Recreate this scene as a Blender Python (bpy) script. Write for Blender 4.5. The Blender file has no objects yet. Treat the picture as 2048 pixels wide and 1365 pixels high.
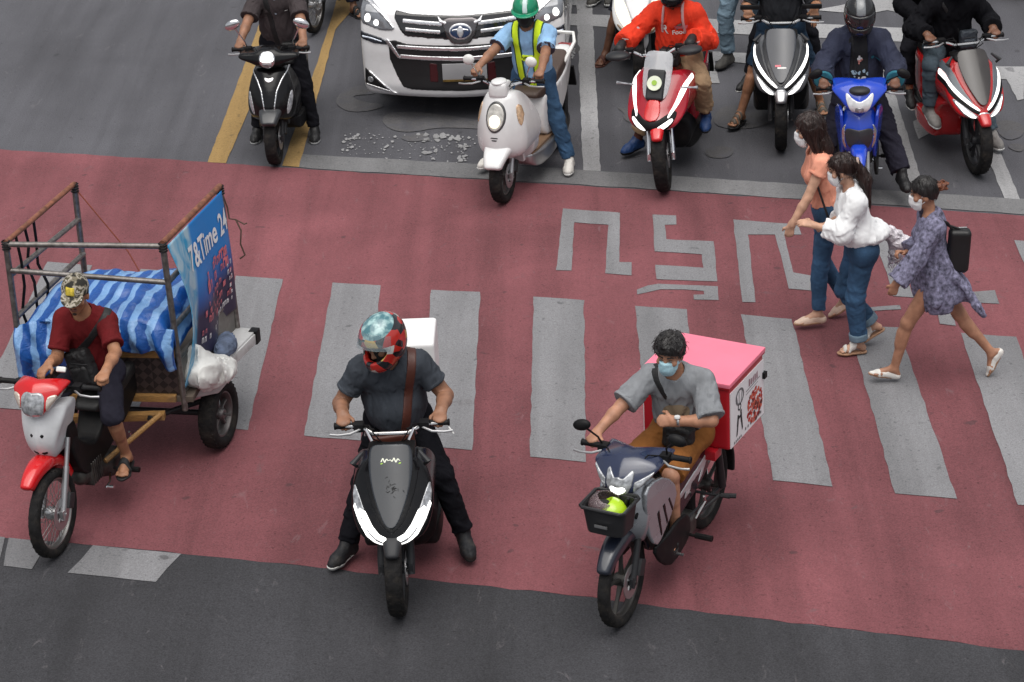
import time
import bpy, bmesh, math, random
import numpy as np
from mathutils import Vector, Matrix
from mathutils.bvhtree import BVHTree
random.seed(7)
SC = bpy.context.scene
COL = SC.collection
R = math.radians
f32 = np.float32

# ------------------------------------------------------------------ camera
FPX, CW, CH, CAMH = 4870.0, 2048.0, 1365.0, 7.75
YAW, PIT, ROL = R(-2.03), R(25.65), R(-3.07)
_f = np.array([math.sin(YAW)*math.cos(PIT), math.cos(YAW)*math.cos(PIT), -math.sin(PIT)])
_r0 = np.array([math.cos(YAW), -math.sin(YAW), 0.0])
_u0 = np.cross(_r0, _f)
_r = _r0*math.cos(ROL)+_u0*math.sin(ROL)
_u = -_r0*math.sin(ROL)+_u0*math.cos(ROL)

def gp(px, py, z=0.0):
    """photo pixel -> point on the horizontal plane at height z"""
    d = _f+_r*(px-CW/2)/FPX-_u*(py-CH/2)/FPX
    t = (CAMH-z)/-d[2]
    return Vector((d[0]*t, d[1]*t, z))

def make_camera():
    cd = bpy.data.cameras.new('camera')
    cd.sensor_width = 36.0
    cd.lens = 36.0*FPX/CW
    cd.clip_end = 2000
    cd.clip_start = .5
    co = bpy.data.objects.new('camera', cd)
    COL.objects.link(co)
    m = Matrix.Identity(4)
    for i in range(3):
        m[i][0] = _r[i]; m[i][1] = _u[i]; m[i][2] = -_f[i]
    m[2][3] = CAMH
    co.matrix_world = m
    SC.camera = co

# ------------------------------------------------------------------ materials
def srgb(r, g, b):
    def c(v):
        v /= 255.0
        return v/12.92 if v <= .04045 else ((v+.055)/1.055)**2.4
    return (c(r), c(g), c(b), 1.0)

_M = {}
def mat(name, col, rough=.5, metal=0.0, coat=0.0, var=.12, vs=6.0, bump=0.0, bs=60.0, emit=0.0, trans=0.0, alpha=1.0, spec=.5, stretch=None, dirt=0.0, sheen=0.0):
    if name in _M: return _M[name]
    m = bpy.data.materials.new(name); m.use_nodes = True
    nt = m.node_tree; N = nt.nodes; L = nt.links
    b = N['Principled BSDF']
    tc = N.new('ShaderNodeTexCoord')
    mp = N.new('ShaderNodeMapping')
    L.new(tc.outputs['Object'], mp.inputs['Vector'])
    if stretch: mp.inputs['Scale'].default_value = stretch
    base = tuple(col[:3])+(1,)
    nz = N.new('ShaderNodeTexNoise'); nz.inputs['Scale'].default_value = vs; nz.inputs['Detail'].default_value = 5
    L.new(mp.outputs[0], nz.inputs['Vector'])
    rp = N.new('ShaderNodeValToRGB')
    rp.color_ramp.elements[0].position = .3; rp.color_ramp.elements[1].position = .7
    lo = tuple(max(0, c*(1-var)) for c in base[:3])+(1,)
    hi = tuple(min(1, c*(1+var)) for c in base[:3])+(1,)
    rp.color_ramp.elements[0].color = lo; rp.color_ramp.elements[1].color = hi
    L.new(nz.outputs['Fac'], rp.inputs['Fac'])
    out = rp.outputs['Color']
    if dirt > 0:
        n2 = N.new('ShaderNodeTexNoise'); n2.inputs['Scale'].default_value = 14; n2.inputs['Detail'].default_value = 8
        L.new(tc.outputs['Object'], n2.inputs['Vector'])
        r2 = N.new('ShaderNodeValToRGB'); r2.color_ramp.elements[0].position = .5; r2.color_ramp.elements[1].position = .75
        r2.color_ramp.elements[0].color = (0, 0, 0, 1); r2.color_ramp.elements[1].color = (dirt, dirt, dirt, 1)
        L.new(n2.outputs['Fac'], r2.inputs['Fac'])
        mx = N.new('ShaderNodeMix'); mx.data_type = 'RGBA'
        L.new(r2.outputs['Color'], mx.inputs[0]); L.new(out, mx.inputs[6]); mx.inputs[7].default_value = (.09, .075, .06, 1)
        out = mx.outputs[2]
    L.new(out, b.inputs['Base Color'])
    b.inputs['Roughness'].default_value = rough
    if rough > .15:
        mr = N.new('ShaderNodeMapRange'); mr.inputs[3].default_value = max(.03, rough-.1); mr.inputs[4].default_value = min(1, rough+.1)
        L.new(nz.outputs['Fac'], mr.inputs[0]); L.new(mr.outputs[0], b.inputs['Roughness'])
    b.inputs['Metallic'].default_value = metal
    b.inputs['Coat Weight'].default_value = coat
    b.inputs['Coat Roughness'].default_value = .05
    b.inputs['Specular IOR Level'].default_value = spec
    if sheen: b.inputs['Sheen Weight'].default_value = sheen
    if trans: b.inputs['Transmission Weight'].default_value = trans
    if alpha < 1: b.inputs['Alpha'].default_value = alpha
    if emit:
        b.inputs['Emission Color'].default_value = base
        b.inputs['Emission Strength'].default_value = emit
    if bump:
        n3 = N.new('ShaderNodeTexNoise'); n3.inputs['Scale'].default_value = bs; n3.inputs['Detail'].default_value = 4
        L.new(mp.outputs[0], n3.inputs['Vector'])
        bp = N.new('ShaderNodeBump'); bp.inputs['Strength'].default_value = bump; bp.inputs['Distance'].default_value = .01
        L.new(n3.outputs['Fac'], bp.inputs['Height']); L.new(bp.outputs[0], b.inputs['Normal'])
    _M[name] = m
    return m

def cloth(name, col, rough=.85, bump=.8, bs=26, var=.2):
    return mat(name, col, rough=rough, bump=bump, bs=bs, var=var, vs=9, spec=.06 if max(col[:3]) < .05 else .2, stretch=(1, 1, .45))

def paint(name, col, rough=.28, coat=.6, dirt=.12, metal=0.0):
    return mat(name, col, rough=rough, coat=coat, var=.06, dirt=dirt, metal=metal)

BLK = mat('black_plastic', (.008, .008, .009), .5, dirt=.10, var=.3, spec=.18)
GLB = mat('gloss_black', (.005, .005, .006), .2, coat=.06, spec=.3, dirt=.05, var=.1)
DGR = mat('dark_grey_plastic', (.022, .023, .026), .5, var=.25, dirt=.1, spec=.35)
RUB = mat('tyre_rubber', (.013, .0125, .013), .85, var=.35, vs=20, bump=.3, bs=120, dirt=.28, spec=.2)
CHR = mat('chrome', (.75, .75, .76), .16, 1.0, var=.05)
SIL = mat('silver_metal', (.45, .45, .46), .35, .85, var=.15)
ALU = mat('cast_alloy', (.16, .155, .15), .5, .6, var=.3, dirt=.4)
LENS = mat('lamp_lens', (.36, .37, .39), .08, .35, coat=1, var=.55, vs=34)
LIT = mat('lit_lamp', (1.0, .98, .95), .2, emit=1.15, var=.02)
LITW = mat('lit_lamp_warm', (1.0, .88, .66), .2, emit=.55, var=.05, vs=40)
AMB = mat('amber_lens', srgb(220, 110, 20), .15, coat=.5)
WHT = paint('white_paint', (.78, .78, .77), .25, .6, dirt=.05)
WPL = mat('white_plastic', (.72, .72, .70), .45, dirt=.08)
RED = paint('red_paint', srgb(196, 16, 22), .25, .6)
ENG = mat('engine_metal', (.055, .052, .05), .5, .5, var=.5, vs=18, dirt=.6)
SEA = mat('seat_vinyl', (.016, .016, .017), .6, var=.2, bump=.15, bs=90)
def skin(name, col): return mat(name, col, .48, var=.22, vs=17, spec=.35, bump=.12, bs=80)
SK1 = skin('skin_brown', (.27, .135, .082))
SK2 = skin('skin_dark', (.16, .075, .047))
SK3 = skin('skin_light', (.50, .29, .20))
SK4 = skin('skin_tan', (.33, .16, .09))
HAIR = mat('black_hair', (.012, .010, .010), .42, var=.4, vs=60, bump=.8, bs=90, stretch=(1, 1, .12))
HAIRB = mat('brown_hair', (.020, .0085, .0065), .40, var=.5, vs=60, bump=.8, bs=90, stretch=(1, 1, .12))
MASK = cloth('white_mask', (.78, .79, .80), .8, .25, 40, .04)

# ------------------------------------------------------------------ object helpers
def link(o, parent=None):
    COL.objects.link(o)
    if parent is not None: o.parent = parent
    return o

def tag(o, label=None, cat=None, group=None, kind=None):
    if label: o['label'] = label
    if cat: o['category'] = cat
    if group: o['group'] = group
    if kind: o['kind'] = kind
    return o

def empty(name, loc, rz=0.0, label=None, cat=None, group=None, lean=0.0):
    o = bpy.data.objects.new(name, None)
    o.empty_display_size = .1
    COL.objects.link(o)
    o.rotation_mode = 'XYZ'
    o.location = loc; o.rotation_euler = (0, lean, rz)
    return tag(o, label, cat, group)

def mk(name, V, F, m, parent=None, smooth=True, angle=None):
    me = bpy.data.meshes.new(name)
    if isinstance(V, np.ndarray): V = V.tolist()
    if isinstance(F, np.ndarray): F = F.tolist()
    me.from_pydata(V, [], F)
    for mm in (m if isinstance(m, (list, tuple)) else [m]): me.materials.append(mm)
    if smooth:
        me.polygons.foreach_set('use_smooth', [True]*len(me.polygons))
        if angle: me.set_sharp_from_angle(angle=R(angle))
    me.update()
    return link(bpy.data.objects.new(name, me), parent)

class MB:
    """collects simple solids into one mesh"""
    def __init__(s): s.v = []; s.f = []
    def add(s, V, F):
        n = len(s.v); s.v += [tuple(map(float, p)) for p in V]; s.f += [tuple(i+n for i in q) for q in F]; return s
    def tube(s, P, r, n=8, cap=True, closed=False, flat=None, up=None):
        P = [Vector(p) for p in P]; m = len(P)
        rr = r if isinstance(r, (list, tuple)) else [r]*m
        nrm = Vector(up) if up is not None else None
        V = []
        for i in range(m):
            t = (P[(i+1) % m]-P[i-1]) if closed else (P[min(i+1, m-1)]-P[max(i-1, 0)])
            t = t.normalized() if t.length > 1e-9 else Vector((0, 0, 1))
            if nrm is None: nrm = Vector((0, 0, 1)) if abs(t.z) < .9 else Vector((0, 1, 0))
            b = t.cross(nrm)
            if b.length < 1e-6: b = t.orthogonal()
            b.normalize(); nn = b.cross(t); 
            if up is None: nrm = nn
            for k in range(n):
                a = 2*math.pi*k/n
                V.append(P[i]+(b*math.cos(a)*(1 if flat is None else flat)+nn*math.sin(a))*rr[i])
        F = []
        for i in range(m if closed else m-1):
            for k in range(n):
                a = i*n+k; b2 = i*n+(k+1) % n; c = ((i+1) % m)*n+(k+1) % n; d = ((i+1) % m)*n+k
                F.append((a, b2, c, d))
        if cap and not closed:
            F.append(tuple(range(n))[::-1]); F.append(tuple((m-1)*n+k for k in range(n)))
        return s.add(V, F)
    def lathe(s, prof, o=(0, 0, 0), ax='x', n=28, closed=True):
        """prof: (along axis, radius) points"""
        V = []; m = len(prof)
        for k in range(n):
            a = 2*math.pi*k/n; c, sn = math.cos(a), math.sin(a)
            for (h, r) in prof:
                if ax == 'x': V.append((o[0]+h, o[1]+r*c, o[2]+r*sn))
                elif ax == 'y': V.append((o[0]+r*c, o[1]+h, o[2]+r*sn))
                else: V.append((o[0]+r*c, o[1]+r*sn, o[2]+h))
        F = []
        for k in range(n):
            for j in range(m if closed else m-1):
                F.append((k*m+j, ((k+1) % n)*m+j, ((k+1) % n)*m+(j+1) % m, k*m+(j+1) % m))
        return s.add(V, F)
    def box(s, c, h, M=None, bev=.12):
        """chamfered box: centre c, half sizes h"""
        b = min(h)*bev
        bm = bmesh.new(); bmesh.ops.create_cube(bm, size=2)
        for v in bm.verts: v.co = Vector((v.co.x*h[0], v.co.y*h[1], v.co.z*h[2]))
        if b > 0: bmesh.ops.bevel(bm, geom=bm.edges[:], offset=b, segments=2, affect='EDGES', profile=.7)
        if M is not None: bm.transform(M)
        V = [v.co+Vector(c) for v in bm.verts]; bm.verts.index_update()
        F = [tuple(v.index for v in f.verts) for f in bm.faces]
        bm.free(); return s.add(V, F)
    def prism(s, pts, z0, z1, f=None):
        """polygon (u,v) extruded from z0 to z1; f maps (u,v,w) to a point"""
        f = f or (lambda u, v, w: (u, v, w))
        n = len(pts); V = [f(u, v, z0) for u, v in pts]+[f(u, v, z1) for u, v in pts]
        F = [tuple(range(n))[::-1], tuple(range(n, 2*n))]+[(i, (i+1) % n, n+(i+1) % n, n+i) for i in range(n)]
        return s.add(V, F)
    def build(s, name, m, parent=None, angle=40):
        o = mk(name, s.v, s.f, m, parent, True, angle)
        bm = bmesh.new(); bm.from_mesh(o.data); bmesh.ops.recalc_face_normals(bm, faces=bm.faces[:]); bm.to_mesh(o.data); bm.free()
        return o

# ------------------------------------------------------------------ signed distance solids
class P3:
    def __init__(s, lo, hi, ev): s.lo = np.array(lo, float); s.hi = np.array(hi, float); s.ev = ev
BIG = 1e3
def _smin(a, b, k):
    if k <= 0: return np.minimum(a, b)
    h = np.clip(.5+.5*(b-a)/k, 0, 1)
    return b+(a-b)*h-k*h*(1-h)
def _smax(a, b, k): return -_smin(-a, -b, k)
def cap(a, b, ra, rb=None, flat=1.0, n=None):
    """tapered capsule; flattened by `flat` along direction n"""
    rb = ra if rb is None else rb
    a = np.array(a, float); b = np.array(b, float); ba = b-a; L2 = max(ba@ba, 1e-9)
    r = max(ra, rb)
    if n is not None: n = np.array(n, float); n = n/np.linalg.norm(n)
    def ev(X, Y, Z):
        x = X-a[0]; y = Y-a[1]; z = Z-a[2]
        t = np.clip((x*ba[0]+y*ba[1]+z*ba[2])/L2, 0, 1)
        x = x-ba[0]*t; y = y-ba[1]*t; z = z-ba[2]*t
        q = x*x+y*y+z*z
        if n is not None:
            w = x*n[0]+y*n[1]+z*n[2]
            q = q+w*w*(1/flat**2-1)
            return (np.sqrt(q)-(ra+(rb-ra)*t))*(flat if flat < 1 else 1)
        return np.sqrt(q)-(ra+(rb-ra)*t)
    rr = r*max(1, flat)
    return P3(np.minimum(a, b)-rr, np.maximum(a, b)+rr, ev)
def ell(c, r, M=None):
    c = np.array(c, float); r = np.array(r, float)
    A = np.eye(3) if M is None else np.array(M, float)[:3, :3]
    ext = np.sqrt(((A*r)**2).sum(1))
    def ev(X, Y, Z):
        x = X-c[0]; y = Y-c[1]; z = Z-c[2]
        k0 = 0; k1 = 0
        for i in range(3):
            u = x*A[0, i]+y*A[1, i]+z*A[2, i]
            k0 = k0+(u/r[i])**2; k1 = k1+(u/r[i]**2)**2
        k0 = np.sqrt(k0); k1 = np.sqrt(k1)+1e-6
        return k0*(k0-1)/k1
    return P3(c-ext, c+ext, ev)
def rbox(c, h, rad=.01, M=None):
    c = np.array(c, float); h = np.array(h, float)
    A = np.eye(3) if M is None else np.array(M, float)[:3, :3]
    ext = (np.abs(A)*h).sum(1)
    def ev(X, Y, Z):
        x = X-c[0]; y = Y-c[1]; z = Z-c[2]
        q = [np.abs(x*A[0, i]+y*A[1, i]+z*A[2, i])-(h[i]-rad) for i in range(3)]
        o = np.sqrt(sum(np.maximum(t, 0)**2 for t in q))
        return o+np.minimum(np.maximum(np.maximum(q[0], q[1]), q[2]), 0)-rad
    return P3(c-ext, c+ext, ev)
def half(p, n):
    """keeps the side opposite to n"""
    p = np.array(p, float); n = np.array(n, float); n = n/np.linalg.norm(n)
    return P3((-BIG,)*3, (BIG,)*3, lambda X, Y, Z: (X-p[0])*n[0]+(Y-p[1])*n[1]+(Z-p[2])*n[2])
def slab(p, n, w):
    h = half(p, n)
    return P3(h.lo, h.hi, lambda X, Y, Z: np.abs(h.ev(X, Y, Z))-w/2)
def off(p, e): return P3(p.lo-e, p.hi+e, lambda X, Y, Z: p.ev(X, Y, Z)-e)
def inter(p, q, k=0.0): return P3(np.maximum(p.lo, q.lo), np.minimum(p.hi, q.hi), lambda X, Y, Z: _smax(p.ev(X, Y, Z), q.ev(X, Y, Z), k))
def minus(p, q, k=0.0): return P3(p.lo, p.hi, lambda X, Y, Z: _smax(p.ev(X, Y, Z), -q.ev(X, Y, Z), k))
def uni(ps, k=0.0):
    def ev(X, Y, Z):
        d = ps[0].ev(X, Y, Z)
        for p in ps[1:]: d = _smin(d, p.ev(X, Y, Z), k)
        return d
    return P3(np.min([p.lo for p in ps], 0)-k, np.max([p.hi for p in ps], 0)+k, ev)
def rip(p, amp, fr, seed=0, st=(1, 1, 1)):
    """ripples (cloth folds) added to a solid"""
    g = np.random.RandomState(seed); W = [(g.randn(3)*np.array(st)*fr, g.rand()*6.3) for _ in range(5)]
    def ev(X, Y, Z):
        s = 0; w = 0
        for i, (k, ph) in enumerate(W):
            q = np.sin(X*k[0]+Y*k[1]+Z*k[2]+ph+w)
            s = s+(q if i % 2 == 0 else 1.5*np.abs(q)-.95); w = 1.2*s if i < 3 else w
        return p.ev(X, Y, Z)+amp*s*.45
    return P3(p.lo-amp*2, p.hi+amp*2, ev)

def chaikin(P, it=2):
    P = [tuple(p) for p in P]
    for _ in range(it):
        Q = []
        for i in range(len(P)):
            a, b = P[i], P[(i+1) % len(P)]
            Q.append((a[0]*.75+b[0]*.25, a[1]*.75+b[1]*.25)); Q.append((a[0]*.25+b[0]*.75, a[1]*.25+b[1]*.75))
        P = Q
    return P
def polysd(P, U, V):
    d = None; ins = None; n = len(P)
    for i in range(n):
        ax, ay = P[i-1]; bx, by = P[i]
        ex, ey = bx-ax, by-ay; wx, wy = U-ax, V-ay
        t = np.clip((wx*ex+wy*ey)/max(ex*ex+ey*ey, 1e-12), 0, 1)
        q = (wx-ex*t)**2+(wy-ey*t)**2
        c = ((ay <= V) & (by > V)) | ((by <= V) & (ay > V))
        s = ((U-ax)*(by-ay)-(V-ay)*ex > 0) == (by > ay)
        x = c & s
        d = q if d is None else np.minimum(d, q)
        ins = x if ins is None else ins ^ x
    return np.where(ins, -1, 1)*np.sqrt(d)
class Tab:
    """2-D outline distance looked up from a table"""
    def __init__(s, P, h=.004, pad=.09):
        P = np.array(P, float); s.lo = P.min(0)-pad; s.hi = P.max(0)+pad; s.blo = P.min(0); s.bhi = P.max(0)
        n = np.ceil((s.hi-s.lo)/h).astype(int)+2
        u = s.lo[0]+np.arange(n[0])*h; v = s.lo[1]+np.arange(n[1])*h
        s.t = polysd([tuple(p) for p in P], u[:, None], v[None, :]).astype(f32); s.h = h; s.n = n
    def __call__(s, U, V):
        a = np.clip((U-s.lo[0])/s.h, 0, s.n[0]-1.001); b = np.clip((V-s.lo[1])/s.h, 0, s.n[1]-1.001)
        a, b = np.broadcast_arrays(a, b)
        i = a.astype(np.int32); j = b.astype(np.int32); x = a-i; y = b-j
        t = s.t
        return (t[i, j]*(1-x)+t[i+1, j]*x)*(1-y)+(t[i, j+1]*(1-x)+t[i+1, j+1]*x)*y
def mirror(P):
    """half outline from top centre to bottom centre (x >= 0) -> full outline"""
    Q = [(-x, z) for x, z in reversed(P) if x > 1e-6]
    return list(P)+Q
def hull(front=None, side=None, top=None, sweep=(0, 0), k=.012, sm=2, tilt=0.0, fsym=True):
    """solid whose outlines from the front (x,z), the side (y,z) and the top (x,y) are given; sweep bends the front face backwards with |x|"""
    F = Tab(chaikin(mirror(front) if fsym else front, sm)) if front else None
    S = Tab(chaikin(side, sm)) if side else None
    T = Tab(chaikin(mirror(top), sm)) if top else None
    xs = F.bhi[0] if F else T.bhi[0]
    lo = [-xs, 0, 0]; hi = [xs, 0, 0]
    if F and not fsym: lo[0] = F.blo[0]
    sw = sweep[0]*xs+sweep[1]*xs*xs
    if S: lo[1], hi[1] = S.blo[0]+min(0, sw), S.bhi[0]+max(0, sw); lo[2], hi[2] = S.blo[1], S.bhi[1]
    if T: lo[1], hi[1] = (T.blo[1], T.bhi[1]) if not S else (max(lo[1], T.blo[1]), min(hi[1], T.bhi[1]))
    if F: lo[2], hi[2] = (F.blo[1], F.bhi[1]) if not S else (max(lo[2], F.blo[1]), min(hi[2], F.bhi[1]))
    def ev(X, Y, Z):
        d = None; A = np.abs(X)
        for q in (F, S, T):
            if q is None: continue
            e = q(X, Z) if q is F else (q(Y-(sweep[0]*A+sweep[1]*A*A), Z) if q is S else q(X, Y))
            d = e if d is None else _smax(d, e, k)
        return d
    return P3(lo, hi, ev)
def shp(P, axis='y', lo=-BIG, hi=BIG, sm=1, sym=True):
    """endless prism over an outline; axis y: (x,z), axis x: (y,z), axis z: (x,y)"""
    P = chaikin(P, sm) if sm else P
    t = Tab(P, pad=.04)
    a, b = t.blo, t.bhi
    if axis == 'y':
        l = [-b[0] if sym else a[0], lo, a[1]]; h = [b[0], hi, b[1]]
        ev = lambda X, Y, Z: t(np.abs(X) if sym else X, Z)
    elif axis == 'x':
        l = [lo, a[0], a[1]]; h = [hi, b[0], b[1]]; ev = lambda X, Y, Z: t(Y, Z)
    else:
        l = [-b[0] if sym else a[0], a[1], lo]; h = [b[0], b[1], hi]; ev = lambda X, Y, Z: t(np.abs(X) if sym else X, Y)
    i = 'xyz'.index(axis)
    def e2(X, Y, Z):
        d = ev(X, Y, Z); w = (X, Y, Z)[i]
        if lo > -BIG: d = np.maximum(d, lo-w)
        if hi < BIG: d = np.maximum(d, w-hi)
        return d
    return P3(l, h, e2)

def nets(d, lo, h):
    d = d.copy()
    for ax in range(3):
        s = [slice(None)]*3; s[ax] = 0; d[tuple(s)] = np.maximum(d[tuple(s)], h); s[ax] = -1; d[tuple(s)] = np.maximum(d[tuple(s)], h)
    s = d < 0
    nx, ny, nz = d.shape
    cnt = np.zeros((nx-1, ny-1, nz-1), np.int8)
    for i in (0, 1):
        for j in (0, 1):
            for k in (0, 1): cnt += s[i:nx-1+i, j:ny-1+j, k:nz-1+k]
    I = np.argwhere((cnt > 0) & (cnt < 8))
    if len(I) == 0: return np.zeros((0, 3)), np.zeros((0, 4), int)
    idx = np.full(cnt.shape, -1, np.int32); idx[I[:, 0], I[:, 1], I[:, 2]] = np.arange(len(I))
    acc = np.zeros((len(I), 3)); num = np.zeros(len(I))
    C = [(i, j, k) for i in (0, 1) for j in (0, 1) for k in (0, 1)]
    val = {c: d[I[:, 0]+c[0], I[:, 1]+c[1], I[:, 2]+c[2]] for c in C}
    for c in C:
        for ax in range(3):
            if c[ax]: continue
            e = list(c); e[ax] = 1; a = val[c]; b = val[tuple(e)]
            m = (a < 0) != (b < 0)
            t = np.where(m, a/np.where(m, a-b, 1), 0)
            p = np.array(c, float)[None, :].repeat(len(I), 0); p[:, ax] += t
            acc += p*m[:, None]; num += m
    V = (I+acc/num[:, None])*h+lo
    Fs = []
    for ax in range(3):
        b, c = (ax+1) % 3, (ax+2) % 3
        sl0 = [slice(None)]*3; sl1 = [slice(None)]*3
        sl0[ax] = slice(0, -1); sl1[ax] = slice(1, None)
        sg = s[tuple(sl0)] != s[tuple(sl1)]
        E = np.argwhere(sg)
        ok = (E[:, b] > 0) & (E[:, c] > 0) & (E[:, b] < d.shape[b]-1) & (E[:, c] < d.shape[c]-1)
        E = E[ok]
        if not len(E): continue
        q = []
        for db, dc in ((-1, -1), (0, -1), (0, 0), (-1, 0)):
            G = E.copy(); G[:, b] += db; G[:, c] += dc
            q.append(idx[G[:, 0], G[:, 1], G[:, 2]])
        q = np.stack(q, 1)
        fl = s[E[:, 0], E[:, 1], E[:, 2]]
        q[~fl] = q[~fl][:, ::-1]
        Fs.append(q)
    return V, np.concatenate(Fs)

def relax(V, F, it=1, w=.5):
    n = len(V)
    for _ in range(it):
        S = np.zeros_like(V); c = np.zeros(n)
        for a, b in ((0, 1), (1, 2), (2, 3), (3, 0)):
            np.add.at(S, F[:, a], V[F[:, b]]); np.add.at(S, F[:, b], V[F[:, a]])
            c += np.bincount(F[:, a], minlength=n)+np.bincount(F[:, b], minlength=n)
        V = V*(1-w)+w*S/np.maximum(c, 1)[:, None]
    return V

def carve(prims, h, pad=.03):
    """prims: list of (solid, blend) ; solids blend one after another; a blend of ('cut', k) subtracts, ('and', k) intersects"""
    pos = [p for p, k in prims if not isinstance(k, tuple)]
    lo = np.min([p.lo for p in pos], 0)-3*h-.01; hi = np.max([p.hi for p in pos], 0)+3*h+.01
    n = np.ceil((hi-lo)/h).astype(int)+1
    ax = [(lo[i]+np.arange(n[i])*h).astype(f32) for i in range(3)]
    d = np.full(n, .5, f32)
    for p, k in prims:
        op = None
        if isinstance(k, tuple): op, k = k
        m = pad+k
        a = np.clip(np.floor((p.lo-m-lo)/h), 0, n-1).astype(int); b = np.clip(np.ceil((p.hi+m-lo)/h)+1, 1, n).astype(int)
        if op == 'and': a = np.zeros(3, int); b = n
        if (b <= a).any(): continue
        X = ax[0][a[0]:b[0]][:, None, None]; Y = ax[1][a[1]:b[1]][None, :, None]; Z = ax[2][a[2]:b[2]][None, None, :]
        e = p.ev(X, Y, Z)
        sl = tuple(slice(a[i], b[i]) for i in range(3))
        if op == 'cut': d[sl] = _smax(d[sl], -e, k)
        elif op == 'and': d[sl] = _smax(d[sl], np.broadcast_to(e, d[sl].shape), k)
        else: d[sl] = _smin(d[sl], np.broadcast_to(e, d[sl].shape), k)
    return nets(d, lo, h)

def sdf(name, prims, m, parent=None, h=.007, it=1, angle=None):
    if isinstance(prims, P3): prims = [(prims, 0)]
    V, F = carve(prims, h)
    if len(V) and it: V = relax(V, F, it, .5)
    return mk(name, V, F, m, parent, True, angle)

def arc(cy, cz, r, a0, a1, n=10):
    return [(cy+r*math.cos(R(a0+(a1-a0)*i/n)), cz+r*math.sin(R(a0+(a1-a0)*i/n))) for i in range(n+1)]

def text_tris(s, size, bold=False):
    cu = bpy.data.curves.new('txt', 'FONT'); cu.body = s; cu.size = size; cu.align_x = 'CENTER'; cu.align_y = 'CENTER'; cu.resolution_u = 3
    if bold: cu.offset = size*.022
    o = bpy.data.objects.new('txt', cu); COL.objects.link(o)
    dg = bpy.context.evaluated_depsgraph_get(); dg.update()
    me = o.evaluated_get(dg).to_mesh()
    V = [v.co.copy() for v in me.vertices]; F = [tuple(p.vertices) for p in me.polygons]
    o.evaluated_get(dg).to_mesh_clear(); bpy.data.objects.remove(o); bpy.data.curves.remove(cu)
    return V, F

def onto(name, V2, F, m, parent, target, org, ud, vd, nd, lift=.003):
    """lays a flat shape (u,v) onto the surface of `target` along direction -nd"""
    me = target.data
    bv = BVHTree.FromPolygons([v.co for v in me.vertices], [tuple(p.vertices) for p in me.polygons])
    org, ud, vd, nd = Vector(org), Vector(ud).normalized(), Vector(vd).normalized(), Vector(nd).normalized()
    out = []
    for v in V2:
        p = org+ud*v[0]+vd*v[1]
        hit = bv.ray_cast(p+nd*.25, -nd, .6)[0]
        out.append((hit if hit is not None else p)+nd*lift)
    return mk(name, out, F, m, parent, False)

def gridpoly(P, du=.02):
    """outline filled with small triangles so that it can bend"""
    bm = bmesh.new(); vs = [bm.verts.new((x, y, 0)) for x, y in P]; f = bm.faces.new(vs)
    bmesh.ops.triangulate(bm, faces=[f])
    for _ in range(4):
        L = [e for e in bm.edges if e.calc_length() > du]
        if not L: break
        bmesh.ops.subdivide_edges(bm, edges=L, cuts=1, use_grid_fill=False)
        bmesh.ops.triangulate(bm, faces=bm.faces[:])
    bm.verts.index_update()
    V = [v.co.copy() for v in bm.verts]; F = [tuple(v.index for v in q.verts) for q in bm.faces]; bm.free()
    return V, F

def strands(o, n=160, L=.07, seed=1, m=None, rad=.0016, sag=.6, out=.35):
    """loose hairs lying on a hair mesh"""
    g = random.Random(seed); me = o.data; b = MB()
    vs = me.vertices; me.calc_loop_triangles() if hasattr(me, 'calc_loop_triangles') else None
    for _ in range(n):
        v = vs[g.randrange(len(vs))]; nn = v.normal.copy(); d = Vector((g.uniform(-.35, .35), g.uniform(-.35, .35), -1)); d = d-nn*d.dot(nn)
        if d.length < .05: continue
        d.normalize(); l = L*g.uniform(.4, 1.2); p = v.co+nn*.001
        b.tube([p-d*l*.4, p+nn*.004*out*2+d*l*.1, p+d*l*.6+nn*.006*out*g.uniform(-.5, 2)-Vector((0, 0, l*.1*sag))], [rad*.6, rad, rad*.3], 4, cap=False)
    return b.build('loose_hair', m or o.data.materials[0], o)
# ------------------------------------------------------------------ world and light
def make_world():
    w = bpy.data.worlds.new('World'); SC.world = w; w.use_nodes = True
    nt = w.node_tree; N = nt.nodes; L = nt.links
    sk = N.new('ShaderNodeTexSky'); sk.sky_type = 'NISHITA'; sk.sun_disc = False
    sk.sun_elevation = R(74); sk.sun_rotation = R(160); sk.air_density = 1.0; sk.dust_density = 4.0; sk.ozone_density = 1.0
    hs = N.new('ShaderNodeHueSaturation'); hs.inputs['Saturation'].default_value = .22
    L.new(sk.outputs[0], hs.inputs['Color']); L.new(hs.outputs[0], N['Background'].inputs['Color'])
    N['Background'].inputs['Strength'].default_value = .085
    ld = bpy.data.lights.new('sun', 'SUN'); ld.energy = 1.5; ld.angle = R(70); ld.color = (1, .96, .9)
    lo = bpy.data.objects.new('sun', ld); COL.objects.link(lo)
    lo.rotation_euler = (R(16), 0, R(160-180))
    SC.view_settings.view_transform = 'Standard'; SC.view_settings.look = 'None'
    SC.view_settings.exposure = EXPO; SC.view_settings.gamma = 1
    SC.view_settings.use_curve_mapping = False
EXPO = .65

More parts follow.
